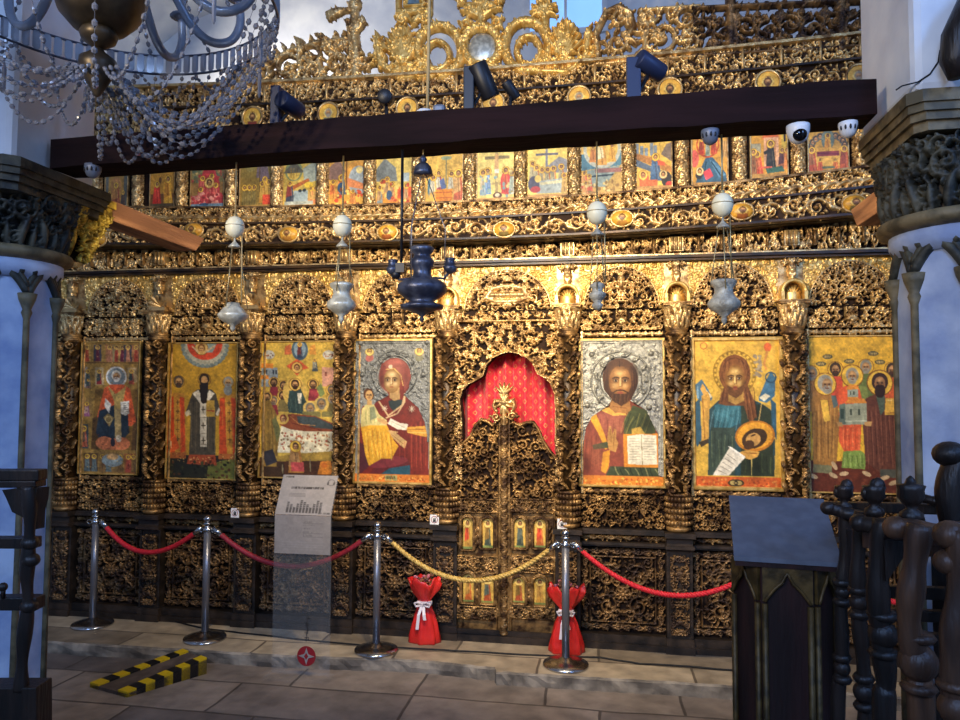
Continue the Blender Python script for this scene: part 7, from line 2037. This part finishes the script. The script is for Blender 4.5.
# ------------------------------------------------------------------ spotlights standing on the beam
BT = 3.028
def spot_light(name, p, target, power, size, parent, col=(1.0, 0.83, 0.58), blend=0.4, rad=0.03):
    L = bpy.data.lights.new(name, 'SPOT'); L.energy = power; L.color = col; L.spot_size = math.radians(size); L.spot_blend = blend; L.shadow_soft_size = rad
    o = bpy.data.objects.new(name, L); COL.objects.link(o)
    d = Vector(target)-Vector(p)
    o.rotation_euler = d.to_track_quat('-Z', 'Y').to_euler()
    o.parent = parent; o.location = Vector(p)-wloc(parent)
    return o
def projector(px, label, m, head_px, h0, h1, rad, length, upright, target, power, size, head_dir=None, col=(1.0, 0.83, 0.58)):
    """upright housing on the beam with a cylindrical head aimed at the screen"""
    yb_ = -2.40
    x = ax(px, 90, yb_)
    t = thing('spotlight', label, 'spotlight', (x, yb_, BT-0.002), 'spotlights on the beam')
    if upright:
        w = upright
        zt_ = az(px, h0, yb_)
        MB().box(x-w, x+w, yb_-0.035, yb_+0.03, BT-0.002, zt_).build('upright', m, t, 0.005)
    hc = Vector(at(head_px[0], head_px[1], yb_))
    d = (Vector(head_dir) if head_dir else (Vector(target)-hc)).normalized()
    hm_ = MB(); a, b = hc-d*length*0.5, hc+d*length*0.5
    hm_.tube([a, a+d*0.004, b-d*0.004, b], [rad*0.9, rad, rad, rad*0.96], 24)
    hm_.build('lamp_head', m, t)
    br = MB(); br.tube([(x, yb_, BT), (x, yb_, BT+0.02), (hc.x, hc.y, hc.z-rad*0.6)], 0.008, 8); br.build('bracket', 'black', t)
    fd = (Vector(target)-hc).normalized()
    tip = hc+fd*(max(length*0.5, rad)+0.03)
    if power: spot_light('lamp', tip, target, power, size, t, col)
    return t
projector(278, 'dark blue spotlight at the left end of the beam beside the crystal chandelier', 'navy', (290, 105), 88, 122, 0.040, 0.13, 0.022, (-2.8, -0.1, 1.5), 78, 96, (0.25, 0.9, -0.1))
projector(387, 'small round black spotlight on a thin stem', 'black', (386, 98), 0, 0, 0.033, 0.07, 0, (-1.9, -0.1, 1.5), 85, 96, (-0.1, 1, 0.15))
projector(470, 'black spotlight with a tall upright and tilted cylinder in the middle of the beam', 'black', (484, 81), 69, 108, 0.042, 0.155, 0.024, (-0.7, -0.1, 2.7), 122, 124, (0.25, 0.25, -0.6))
projector(510, 'small black tilted spotlight just right of the middle one', 'black', (511, 90), 0, 0, 0.024, 0.085, 0, (0.0, -0.1, 1.1), 95, 92, (0.35, 0.3, -0.5))
projector(633.5, 'dark blue spotlight right of centre with its head pointing right', 'navy', (650, 66), 60, 96, 0.040, 0.13, 0.030, (1.1, -0.1, 1.6), 110, 100, (0.75, 0.55, -0.33))
# flat white lamp and grey-blue box beside the rope
x = ax(425, 100, -2.40)
t = thing('floodlight', 'flat white lamp with grey-blue box under the pale rope', 'spotlight', (x, -2.40, BT-0.002), None)
MB().lathe([(0.006, 0.045), (0.030, 0.040), (0.048, 0.024), (0.046, 0.010), (0.02, 0.002)], 24, (x, -2.40, BT+0.005)).build('lamp_head', 'white', t)
x2 = ax(440, 100, -2.40)
MB().box(x2-0.028, x2+0.028, -2.43, -2.37, BT-0.002, BT+0.062).build('housing', 'greymetal', t, 0.014)
spot_light('lamp', (x2, -2.34, BT+0.06), (-0.9, -0.05, 4.35), 85, 105, t, (1.0, 0.91, 0.74))

# dome cameras and a small lamp under the beam
def dome(px, py, label, m, r, lens):
    yb_ = -2.46
    x, z = ax(px, py, yb_), min(az(px, py, yb_), BEAMB-r*0.75)
    t = thing('dome_camera', label, 'security camera', (x, yb_, BEAMB), 'cameras under the beam')
    m1 = MB(); m1.lathe([(r*1.05, BEAMB-z+0.001), (r*1.05, r*0.4), (r, 0), (r*0.75, -r*0.65), (r*0.3, -r*0.95), (0.001, -r)], 24, (x, yb_, z)); m1.build('housing', m, t)
    if lens:
        MB().ball((x, yb_-r*0.55, z-r*0.25), r*0.66, r*0.55, r*0.66, 20, 12).build('lens', 'lens', t)
    else:
        s_ = MB()
        for k in range(5): a = PI*(1.15+0.17*k); s_.ball((x+r*0.98*math.cos(a), yb_+r*0.98*math.sin(a), z+r*0.05), r*0.14, r*0.14, r*0.3, 6, 5)
        s_.build('vent', 'black', t)
dome(710, 129, 'grey-blue dome camera under the beam, above the red ring icon', 'greymetal', 0.034, False)
dome(798, 129, 'white dome camera with a black lens under the right part of the beam', 'white', 0.042, True)
dome(848, 126, 'small pale dome with slots at the right end of the beam', 'white', 0.034, False)
dome(93, 166, 'small grey dome at the left end of the beam by the pillar capital', 'greymetal', 0.036, False)
# thin lath lying on the beam
xa, xb = ax(600, 90, -2.36), ax(772, 90, -2.36)
tag(base_build(MB().box(xa, xb, -2.40, -2.36, 3.045, 3.058), 'lath', 'wood_black', ((xa+xb)/2, -2.38, 3.045)), 'thin dark lath lying along the top of the beam at right', 'lath')
# carved timber end and loose wire at the upper right edge
q = at(960, 52, -2.74); m = MB()
m.tube([(q[0]-0.01, q[1], q[2]-0.09), (q[0]-0.015, q[1], q[2]-0.03), (q[0]+0.0, q[1], q[2]+0.05), (q[0]+0.06, q[1], q[2]+0.16), (q[0]+0.12, q[1], q[2]+0.22)], [0.03, 0.05, 0.06, 0.07, 0.07], 14)
tag(base_build(m, 'corbel', 'stall', (q[0], q[1], q[2])), 'dark wooden corbel at the top right edge of the picture', 'corbel')
pts = [at(*p, -2.672) for p in ((940, 50), (938, 62), (930, 74), (918, 82), (902, 86), (896, 90))]
m = MB().tube([tuple(p) for p in pts], 0.003, 5)
tag(base_build(m, 'wire', 'cable', tuple(pts[-1])), 'thin loose wire hanging on the right pier above the capital', 'wire')

# ------------------------------------------------------------------ crystal chandelier
DC = 2.8
def view_pt(px, py, d):
    v = fw+rt*((px-480)/F)+up*((360-py)/F); return EYE+v*d
cq = view_pt(98, 60, DC); cx, cy = float(cq[0]), float(cq[1])
zr = 3.40; RR = 0.67
CH = thing('chandelier', 'large crystal chandelier with draped bead strands at the upper left', 'chandelier', (cx, cy, zr))
zf_ = float(view_pt(94, 98, DC)[2])
def zpx(py): return float(view_pt(98, py, DC)[2])
MB().lathe([(0.004, zpx(98)), (0.012, zpx(96)), (0.040, zpx(83)), (0.070, zpx(68)), (0.066, zpx(60)), (0.026, zpx(52)), (0.016, zpx(48))], 28, (cx, cy, 0)).build('finial', 'bronze', CH)
MB().lathe([(0.016, zpx(49)), (0.030, zpx(46)), (0.062, zpx(40)), (0.070, zpx(34)), (0.055, zpx(27)), (0.03, zpx(24))], 28, (cx, cy, 0)).build('knop', 'bronze', CH)
MB().lathe([(0.05, zpx(31)), (0.10, zpx(27)), (0.145, zpx(14)), (0.172, zpx(-6)), (0.175, zpx(-20)), (0.16, zpx(-38)), (0.06, zpx(-44)), (0.035, zpx(-60)), (0.03, 4.9)], 32, (cx, cy, 0)).build('bowl', 'bronze', CH)
MB().cyl((cx, cy, 4.5), (cx, cy, 6.9), 0.012, 8).build('suspension_chain', 'chain', CH)
# ring of prisms
pm = MB(); rg2 = MB()
for zz in (zr+0.045, zr-0.045): rg2.tube([(cx+RR*math.cos(2*PI*k/72), cy+RR*math.sin(2*PI*k/72), zz) for k in range(72)], 0.006, 5, True, True)
rg2.build('ring_hoops', 'lamp_metal', CH)
NP = 96
for k in range(NP):
    a = 2*PI*k/NP; mtx = Matrix.Translation((cx+RR*math.cos(a), cy+RR*math.sin(a), zr)) @ Matrix.Rotation(a, 4, 'Z')
    V = []
    for zz, w in ((-0.043, 0.008), (-0.034, 0.0165), (0.034, 0.0165), (0.043, 0.008)):
        for x_, y_ in ((-0.006, -w), (0.007, 0), (-0.006, w)): V.append((x_, y_, zz))
    Fs = [(0, 2, 1), (9, 10, 11)]
    for j in range(3):
        for q in range(3): Fs.append((j*3+q, j*3+(q+1) % 3, (j+1)*3+(q+1) % 3, (j+1)*3+q))
    pm.add(V, Fs, False, mtx)
pb = pm.build('prism_band', 'prism', CH)
# bead strands
def bead(m, p, d, L, r):
    d = d.normalized(); a = Vector((0, 0, 1)) if abs(d.z) < 0.9 else Vector((1, 0, 0)); u = d.cross(a).normalized(); v = d.cross(u)
    V = [p-d*L]
    for q in (-0.4, 0.4):
        for k in range(6): V.append(p+d*L*q+(u*math.cos(PI*k/3)+v*math.sin(PI*k/3))*r)
    V.append(p+d*L)
    Fs = [(0, 1+(k+1) % 6, 1+k) for k in range(6)]+[(1+k, 1+(k+1) % 6, 7+(k+1) % 6, 7+k) for k in range(6)]+[(13, 7+k, 7+(k+1) % 6) for k in range(6)]
    m.add(V, Fs, False)
def strand(A, B, sag, name='bead_strand', size=0.0088, gap=0.034, par=CH):
    A, B = Vector(A), Vector(B); m = MB()
    n = 60; P = []
    for k in range(n+1):
        u = k/n; p = A.lerp(B, u); p.z -= sag*4*u*(1-u); P.append(p)
    acc = 0.0
    for k in range(n):
        d = P[k+1]-P[k]; acc += d.length
        if acc >= gap:
            acc = 0; bead(m, P[k], d, gap*0.46, size*rnd.uniform(0.85, 1.1))
    m.tube(P[::3], 0.0012, 3)
    return m.build(name, 'crystal', par)
zin = zpx(70); zin2 = zpx(80)
NS = 60
front = math.atan2(EYE[1]-cy, EYE[0]-cx)
for k in range(NS):
    a = 2*PI*k/NS+rnd.uniform(-0.03, 0.03)
    out = (cx+RR*math.cos(a), cy+RR*math.sin(a), zr-0.045)
    left = math.cos(a-math.radians(190)) > 0.45
    if left and k % 2: continue
    if math.cos(a-front) > 0.55 and k % 3: continue
    sg = rnd.uniform(0.10, 0.30) if left else rnd.uniform(0.22, 0.40)
    strand(out, (cx+0.072*math.cos(a), cy+0.072*math.sin(a), zin+rnd.uniform(-0.03, 0.03)), sg)
for k in range(16):      # short swags looped along the ring
    a, b = 2*PI*k/16, 2*PI*(k+1)/16
    strand((cx+RR*math.cos(a), cy+RR*math.sin(a), zr-0.05), (cx+RR*math.cos(b), cy+RR*math.sin(b), zr-0.05), 0.10, 'ring_swag', 0.009, 0.026)
for k in range(14):      # strands rising from the ring to the upper canopy
    a = 2*PI*k/14+0.1
    strand((cx+RR*math.cos(a), cy+RR*math.sin(a), zr+0.04), (cx+0.20*math.cos(a), cy+0.20*math.sin(a), zr+0.75), 0.12, 'upper_strand', 0.010, 0.034)
for k in range(12):      # long pendant drops under the ring
    a = 2*PI*k/12+0.22; x_, y_ = cx+RR*0.93*math.cos(a), cy+RR*0.93*math.sin(a)
    m = MB(); m.lathe([(0.002, -0.30), (0.008, -0.285), (0.009, -0.20), (0.004, -0.18), (0.002, -0.17)], 6, (x_, y_, zr), None, 0, 2*PI, False); 
    for q in range(3): bead(m, Vector((x_, y_, zr-0.15+0.035*q)), Vector((0, 0, 1)), 0.013, 0.010)
    m.build('pendant_drop', 'crystal', CH)
for k in range(10):      # glass arms
    a = 2*PI*k/10+0.35; pts = []
    for r, z in ((0.16, 0.16), (0.26, 0.12), (0.36, -0.01), (0.45, -0.055), (0.54, -0.02), (0.585, 0.07), (0.58, 0.17)):
        pts.append((cx+r*math.cos(a), cy+r*math.sin(a), zr+z))
    sm = []
    for i in range(len(pts)-1):
        p0, p1, p2, p3 = [Vector(pts[max(0, min(len(pts)-1, i+j))]) for j in (-1, 0, 1, 2)]
        for q in range(5):
            u = q/5; sm.append(0.5*((2*p1)+(p2-p0)*u+(2*p0-5*p1+4*p2-p3)*u*u+(3*p1-p0-3*p2+p3)*u**3))
    sm.append(Vector(pts[-1]))
    ar = MB().tube(sm, 0.019, 10).build('glass_arm', 'glass_arm', CH)
    cup = MB().lathe([(0.012, 0.0), (0.035, 0.012), (0.055, 0.016), (0.05, 0.024), (0.018, 0.026), (0.018, 0.10)], 16, (pts[-1][0], pts[-1][1], pts[-1][2])).mesh('candle_cup'); shift_mesh(cup, -wloc(CH)); link('candle_cup', cup, ar, 'glass_arm', local=True)

# ------------------------------------------------------------------ lectern
def rotz(o, a): o.rotation_euler = (0, 0, a)
lp = view_pt(782, 560, 2.74); lx0, ly0 = float(lp[0]), float(lp[1])
t = thing('lectern', 'dark hexagonal wooden lectern with a sloped grey-blue covered top', 'lectern', (0, 0, FZ))
W = 0.180
hx = [(-0.178, -0.03), (-0.088, -0.150), (0.088, -0.150), (0.178, -0.03), (0.12, 0.15), (-0.12, 0.15)]
Z0, Z1 = FZ, 1.215
m = MB(); m.add([(x, y, Z0) for x, y in hx]+[(x, y, Z1) for x, y in hx], [tuple(range(5, -1, -1)), tuple(range(6, 12))]+[(i, (i+1) % 6, 6+(i+1) % 6, 6+i) for i in range(6)])
m.box(-0.2, 0.2, -0.18, 0.17, Z0, Z0+0.08); m.build('body', 'lectern', t)
def facet(p, q, name):
    p, q = Vector((p[0], p[1], 0)), Vector((q[0], q[1], 0)); d = (q-p); L = d.length; d.normalize(); nrm = Vector((d.y, -d.x, 0))
    mtx = Matrix(((d.x, -nrm.x, 0, p.x), (d.y, -nrm.y, 0, p.y), (0, 0, 1, 0), (0, 0, 0, 1)))
    m = MB()
    for x in (0.012, L-0.012): m.tube([mtx @ Vector((x, -0.006, Z0+0.09)), mtx @ Vector((x, -0.006, 1.06))], 0.011, 8)
    pts = []
    for k in range(17):
        u = k/16; e = abs(2*u-1)
        z = 1.07+0.075*(1-e**1.7)+(0.03*(1-e*4) if e < 0.25 else 0)
        pts.append((0.012+(L-0.024)*u, z))
    poly = pts+[(L-0.004, 1.07), (L-0.004, 1.20), (0.004, 1.20), (0.004, 1.07)]
    m.prism(poly, -0.012, 0.0, mtx); m.tube([mtx @ Vector((x, -0.014, z)) for x, z in pts], 0.006, 6)
    m.build(name, 'lectern_gold', t)
for i in (0, 1, 2): facet(hx[i], hx[i+1], 'arched_trim')
sl = MB(); yf_, ybk, zf2, zb2 = -0.165, 0.20, 1.222, 1.395
hw_ = 0.176
sl.add([(-hw_, yf_, zf2), (hw_, yf_, zf2), (hw_, ybk, zb2), (-hw_, ybk, zb2), (-hw_, yf_, zf2-0.03), (hw_, yf_, zf2-0.03), (hw_, ybk, zb2-0.03), (-hw_, ybk, zb2-0.03)], [(0, 1, 2, 3), (7, 6, 5, 4), (0, 4, 5, 1), (1, 5, 6, 2), (2, 6, 7, 3), (3, 7, 4, 0)])
sl.build('sloped_top', 'lectern', t)
cv = MB(); e = 0.004
cv.add([(-hw_-e, yf_-e, zf2+e), (hw_+e, yf_-e, zf2+e), (hw_+e, ybk+e, zb2+e), (-hw_-e, ybk+e, zb2+e), (-hw_-e, yf_-e, zf2-0.012), (hw_+e, yf_-e, zf2-0.012), (hw_+e, ybk+e, zb2-0.012), (-hw_-e, ybk+e, zb2-0.012)], [(0, 1, 2, 3), (0, 4, 5, 1), (1, 5, 6, 2), (2, 6, 7, 3), (3, 7, 4, 0)])
cv.build('cover', 'cloth_grey', t)
wd_ = MB().prism([(-0.12, 1.21), (0.12, 1.21), (0.12, 1.30), (-0.12, 1.30)], 0.09, 0.12); wd_.add([(-0.15, -0.1, 1.2), (0.15, -0.1, 1.2), (0.15, 0.15, 1.2), (-0.15, 0.15, 1.2), (-0.15, -0.1, 1.225), (0.15, -0.1, 1.225), (0.15, 0.15, 1.34), (-0.15, 0.15, 1.34)], [(0, 4, 5, 1), (1, 5, 6, 2), (2, 6, 7, 3), (3, 7, 4, 0)])
wd_.build('top_support', 'lectern', t)
t.location = (lx0, ly0, FZ); rotz(t, math.radians(-7.0))

# ------------------------------------------------------------------ choir stalls at the right edge
t = thing('choir_stalls', 'row of dark carved wooden choir stalls with turned arm posts at the right edge', 'choir stall', (1.1, -3.2, FZ))
def sp(px, py, d): return Vector(view_pt(px, py, d))
def smooth(pts, k=6):
    out = []
    P = [Vector(p) for p in pts]
    for i in range(len(P)-1):
        p0, p1, p2, p3 = P[max(i-1, 0)], P[i], P[i+1], P[min(i+2, len(P)-1)]
        for q in range(k):
            u = q/k; out.append(0.5*((2*p1)+(p2-p0)*u+(2*p0-5*p1+4*p2-p3)*u*u+(3*p1-p0-3*p2+p3)*u**3))
    out.append(P[-1]); return out
def post_stall(name, px_path, d, r, m, knob):
    b = MB()
    P = [sp(x, y, d) for x, y in px_path]
    base = P[-1].copy(); base.z = FZ
    P.append(base)
    S_ = smooth(P); b.tube(S_, [r*(1+0.12*math.sin(i*0.9)) for i in range(len(S_))], 10)
    for (x, y, k) in knob:
        c = sp(x, y, d); b.ball(c, r*1.28*k, r*1.28*k, r*1.3*k, 14, 10); b.lathe([(r*1.2, -0.012), (r*1.5, 0), (r*1.2, 0.012)], 14, (c.x, c.y, c.z+r*1.7*k)); b.lathe([(r*1.2, -0.012), (r*1.5, 0), (r*1.2, 0.012)], 14, (c.x, c.y, c.z-r*1.7*k))
    return b.build(name, m, t)
# (path, distance, radius, knobs) of the visible posts, far to near
post_stall('arm_post', [(846, 512), (845, 560), (841, 600), (842, 660), (838, 720)], 2.42, 0.021, 'stall', [(842, 592, 0.9), (842, 668, 1.0)])
post_stall('arm_post', [(862, 512), (858, 560), (858, 604), (862, 650), (866, 700), (866, 740)], 2.25, 0.022, 'stall', [(859, 602, 1.0), (864, 692, 1.15)])
post_stall('arm_post', [(884, 520), (878, 570), (880, 630), (886, 680), (884, 730)], 2.10, 0.029, 'stall', [(883, 634, 1.1)])
post_stall('arm_post', [(920, 525), (914, 570), (909, 620), (917, 668), (922, 730)], 1.92, 0.031, 'stall_br', [(918, 662, 1.25)])
post_stall('arm_post', [(962, 530), (958, 600), (952, 660), (958, 740)], 1.80, 0.030, 'stall_br', [(956, 708, 1.1)])
# arm rests and carved top rails
ar = MB(); ar.tube(smooth([sp(824, 508, 2.45), sp(836, 510, 2.44), sp(848, 516, 2.40), sp(866, 520, 2.2)]), [0.020]*4+[0.030]*15, 10) if False else None
def arm(name, pts, rs, m, curlp=None):
    b = MB(); S_ = smooth(pts); R_ = [rs[0]+(rs[1]-rs[0])*i/(len(S_)-1) for i in range(len(S_))]
    b.tube(S_, R_, 12)
    b.ball(S_[0], R_[0]*1.25, R_[0]*1.25, R_[0]*1.15, 14, 10); b.ball(S_[-1], R_[-1]*1.1, None, None, 14, 10)
    return b.build(name, m, t)
arm('arm_rest', [sp(828, 508, 2.42), sp(840, 511, 2.41), sp(856, 516, 2.40), sp(872, 514, 2.6)], (0.020, 0.024), 'stall')
arm('arm_rest', [sp(860, 523, 2.16), sp(876, 526, 2.12), sp(896, 526, 2.10), sp(915, 520, 2.3)], (0.024, 0.026), 'stall')
arm('arm_rest', [sp(896, 528, 1.98), sp(916, 530, 1.96), sp(940, 535, 1.94), sp(975, 530, 2.1)], (0.028, 0.032), 'stall_br')
arm('arm_rest', [sp(950, 535, 1.82), sp(965, 538, 1.80), sp(990, 540, 1.8)], (0.032, 0.036), 'stall_br')
arm('arm_rest', [sp(948, 562, 1.82), sp(965, 562, 1.80), sp(990, 562, 1.8)], (0.028, 0.030), 'stall_br')
for (x, y, d, s) in ((844, 495, 2.42, 0.9), (874, 497, 2.2, 1.0), (911, 498, 2.0, 1.1)):
    c = sp(x, y, d)
    b = MB().lathe([(0.016, -0.06), (0.030, -0.052), (0.026, -0.036), (0.012, -0.026), (0.020, -0.014), (0.032, 0.002), (0.030, 0.020), (0.034, 0.032), (0.014, 0.036), (0.010, 0.048), (0.002, 0.056)], 14, (0, 0, 0))
    if s < 1.05:
        b.ball((0.012, 0, 0.03), 0.022, 0.02, 0.030, 10, 8); b.ball((-0.02, 0, 0.01), 0.018, 0.016, 0.022, 10, 8)
    me = b.mesh('finial'); me.transform(Matrix.Translation(c) @ Matrix.Scale(s, 4)); shift_mesh(me, -wloc(t)); link('finial', me, t, 'stall', local=True)
# long rails joining the stalls, seat backs and seats behind the posts
def beam3(name, P, Q, w, hgt, m):
    P, Q = Vector(P), Vector(Q); d = (Q-P).normalized(); n_ = Vector((-d.y, d.x, 0)).normalized()
    V = []
    for c in (P, Q):
        for a, b_ in ((-w, -hgt), (w, -hgt), (w, hgt), (-w, hgt)): V.append(c+n_*a+Vector((0, 0, b_)))
    return MB().add(V, [(3, 2, 1, 0), (4, 5, 6, 7), (0, 1, 5, 4), (1, 2, 6, 5), (2, 3, 7, 6), (3, 0, 4, 7)]).build(name, m, t, 0.004)
beam3('top_rail', sp(830, 506, 2.56), sp(985, 510, 2.15), 0.03, 0.016, 'stall')
beam3('carved_rail', sp(866, 534, 2.22), sp(985, 548, 1.93), 0.022, 0.040, 'stall_br')
beam3('seat_rail', sp(860, 590, 2.5), sp(1010, 596, 2.2), 0.02, 0.020, 'stall')
beam3('seat_rail', sp(864, 612, 2.48), sp(1010, 620, 2.2), 0.02, 0.018, 'stall')
beam3('seat_rail', sp(868, 634, 2.46), sp(1010, 644, 2.2), 0.02, 0.018, 'stall')
beam3('back_panel', sp(934, 640, 2.42), sp(1060, 640, 2.2), 0.015, 0.36, 'stall')
for (xa, ya, xb, yb2, d) in ((846, 530, 866, 560, 2.3), (884, 540, 908, 565, 2.05)):
    b = MB(); P0, P1, P2, P3 = sp(xa, ya, d), sp(xb, ya+2, d), sp(xb-4, yb2-8, d), sp(xa+2, yb2+18, d)
    off = Vector((0.01, 0.035, 0))
    b.add([P0, P1, P2, P3, P0+off, P1+off, P2+off, P3+off], [(3, 2, 1, 0), (4, 5, 6, 7), (0, 1, 5, 4), (1, 2, 6, 5), (2, 3, 7, 6), (3, 0, 4, 7)]); b.build('scroll_bracket', 'stall', t)
foot = MB()
P = [sp(836, 730, 2.5), sp(860, 730, 2.2), sp(950, 730, 1.75), sp(1010, 730, 2.1)]
foot.add([(p.x, p.y, FZ) for p in P]+[(p.x, p.y, FZ+0.10) for p in P], [(3, 2, 1, 0), (4, 5, 6, 7), (0, 1, 5, 4), (1, 2, 6, 5), (2, 3, 7, 6), (3, 0, 4, 7)]); foot.build('foot_board', 'stall', t)
q = sp(958, 484, 2.2); b = MB(); b.tube(smooth([q+Vector((0, 0, -0.16)), q+Vector((-0.02, 0, -0.02)), q+Vector((0.02, 0, 0.09))]), 0.045, 12); b.ball(q+Vector((-0.02, 0, 0.09)), 0.05, None, 0.04); b.tube([sp(918, 497, 2.25), sp(955, 506, 2.2), sp(985, 512, 2.2)], 0.014, 8); b.build('carved_end', 'stall', t)

# ------------------------------------------------------------------ stall at the left edge
dl = 2.6
ls = lambda px, py, d=dl: Vector(view_pt(px, py, d))
t = thing('side_stall', 'dark wooden stall frame standing before the left pillar', 'choir stall', (-2.0, -3.15, FZ))
def slab(name, px0, py0, px1, py1, d, depth, m='stall'):
    """upright board facing the camera axis"""
    P = [ls(px0, py1, d), ls(px1, py1, d), ls(px1, py0, d), ls(px0, py0, d)]
    off = Vector(fw); off.z = 0; off.normalize(); off *= depth
    b = MB(); b.add(P+[p+off for p in P], [(0, 1, 2, 3), (7, 6, 5, 4), (0, 4, 5, 1), (1, 5, 6, 2), (2, 6, 7, 3), (3, 7, 4, 0)])
    return b.build(name, m, t, 0.004)
slab('top_rail', -60, 470, 38, 481, dl, 0.06)
slab('top_moulding', -60, 481, 35, 488, dl, 0.07)
slab('cross_rail', -60, 538, 34, 549, dl, 0.05)
slab('cross_rail', -60, 598, 36, 611, dl, 0.06)
b = MB(); prof = [(-60, 488), (37, 488), (36, 500), (33, 512), (32, 530), (27, 530), (24, 518), (12, 512), (6, 498), (2, 490), (-60, 490)]
P = [ls(x, y) for x, y in prof[1:-1]]; off = Vector((0.008, 0.05, 0)); n = len(P)
b.add(P+[p+off for p in P], [tuple(range(n-1, -1, -1)), tuple(range(n, 2*n))]+[(i, (i+1) % n, n+(i+1) % n, n+i) for i in range(n)]); b.build('corbel_bracket', 'stall', t)
b = MB(); S_ = smooth([ls(28, 486), ls(30, 515), ls(29, 545), ls(27, 575), ls(28, 604), ls(24, 640), ls(22, 668), ls(21, 690)]); b.tube(S_, [0.022+0.004*math.sin(i*0.5) for i in range(len(S_))], 12)
for x, y in ((30, 543), (31, 560), (29, 606)): b.ball(ls(x, y), 0.031, None, 0.026, 12, 8)
b.build('turned_post', 'stall', t)
slab('chest_base', -60, 688, 36, 980, dl-0.02, 0.10)
b = MB(); b.ball(ls(3, 587), 0.016); b.cyl(ls(3, 587), ls(3, 598), 0.008); b.build('peg', 'stall', t)
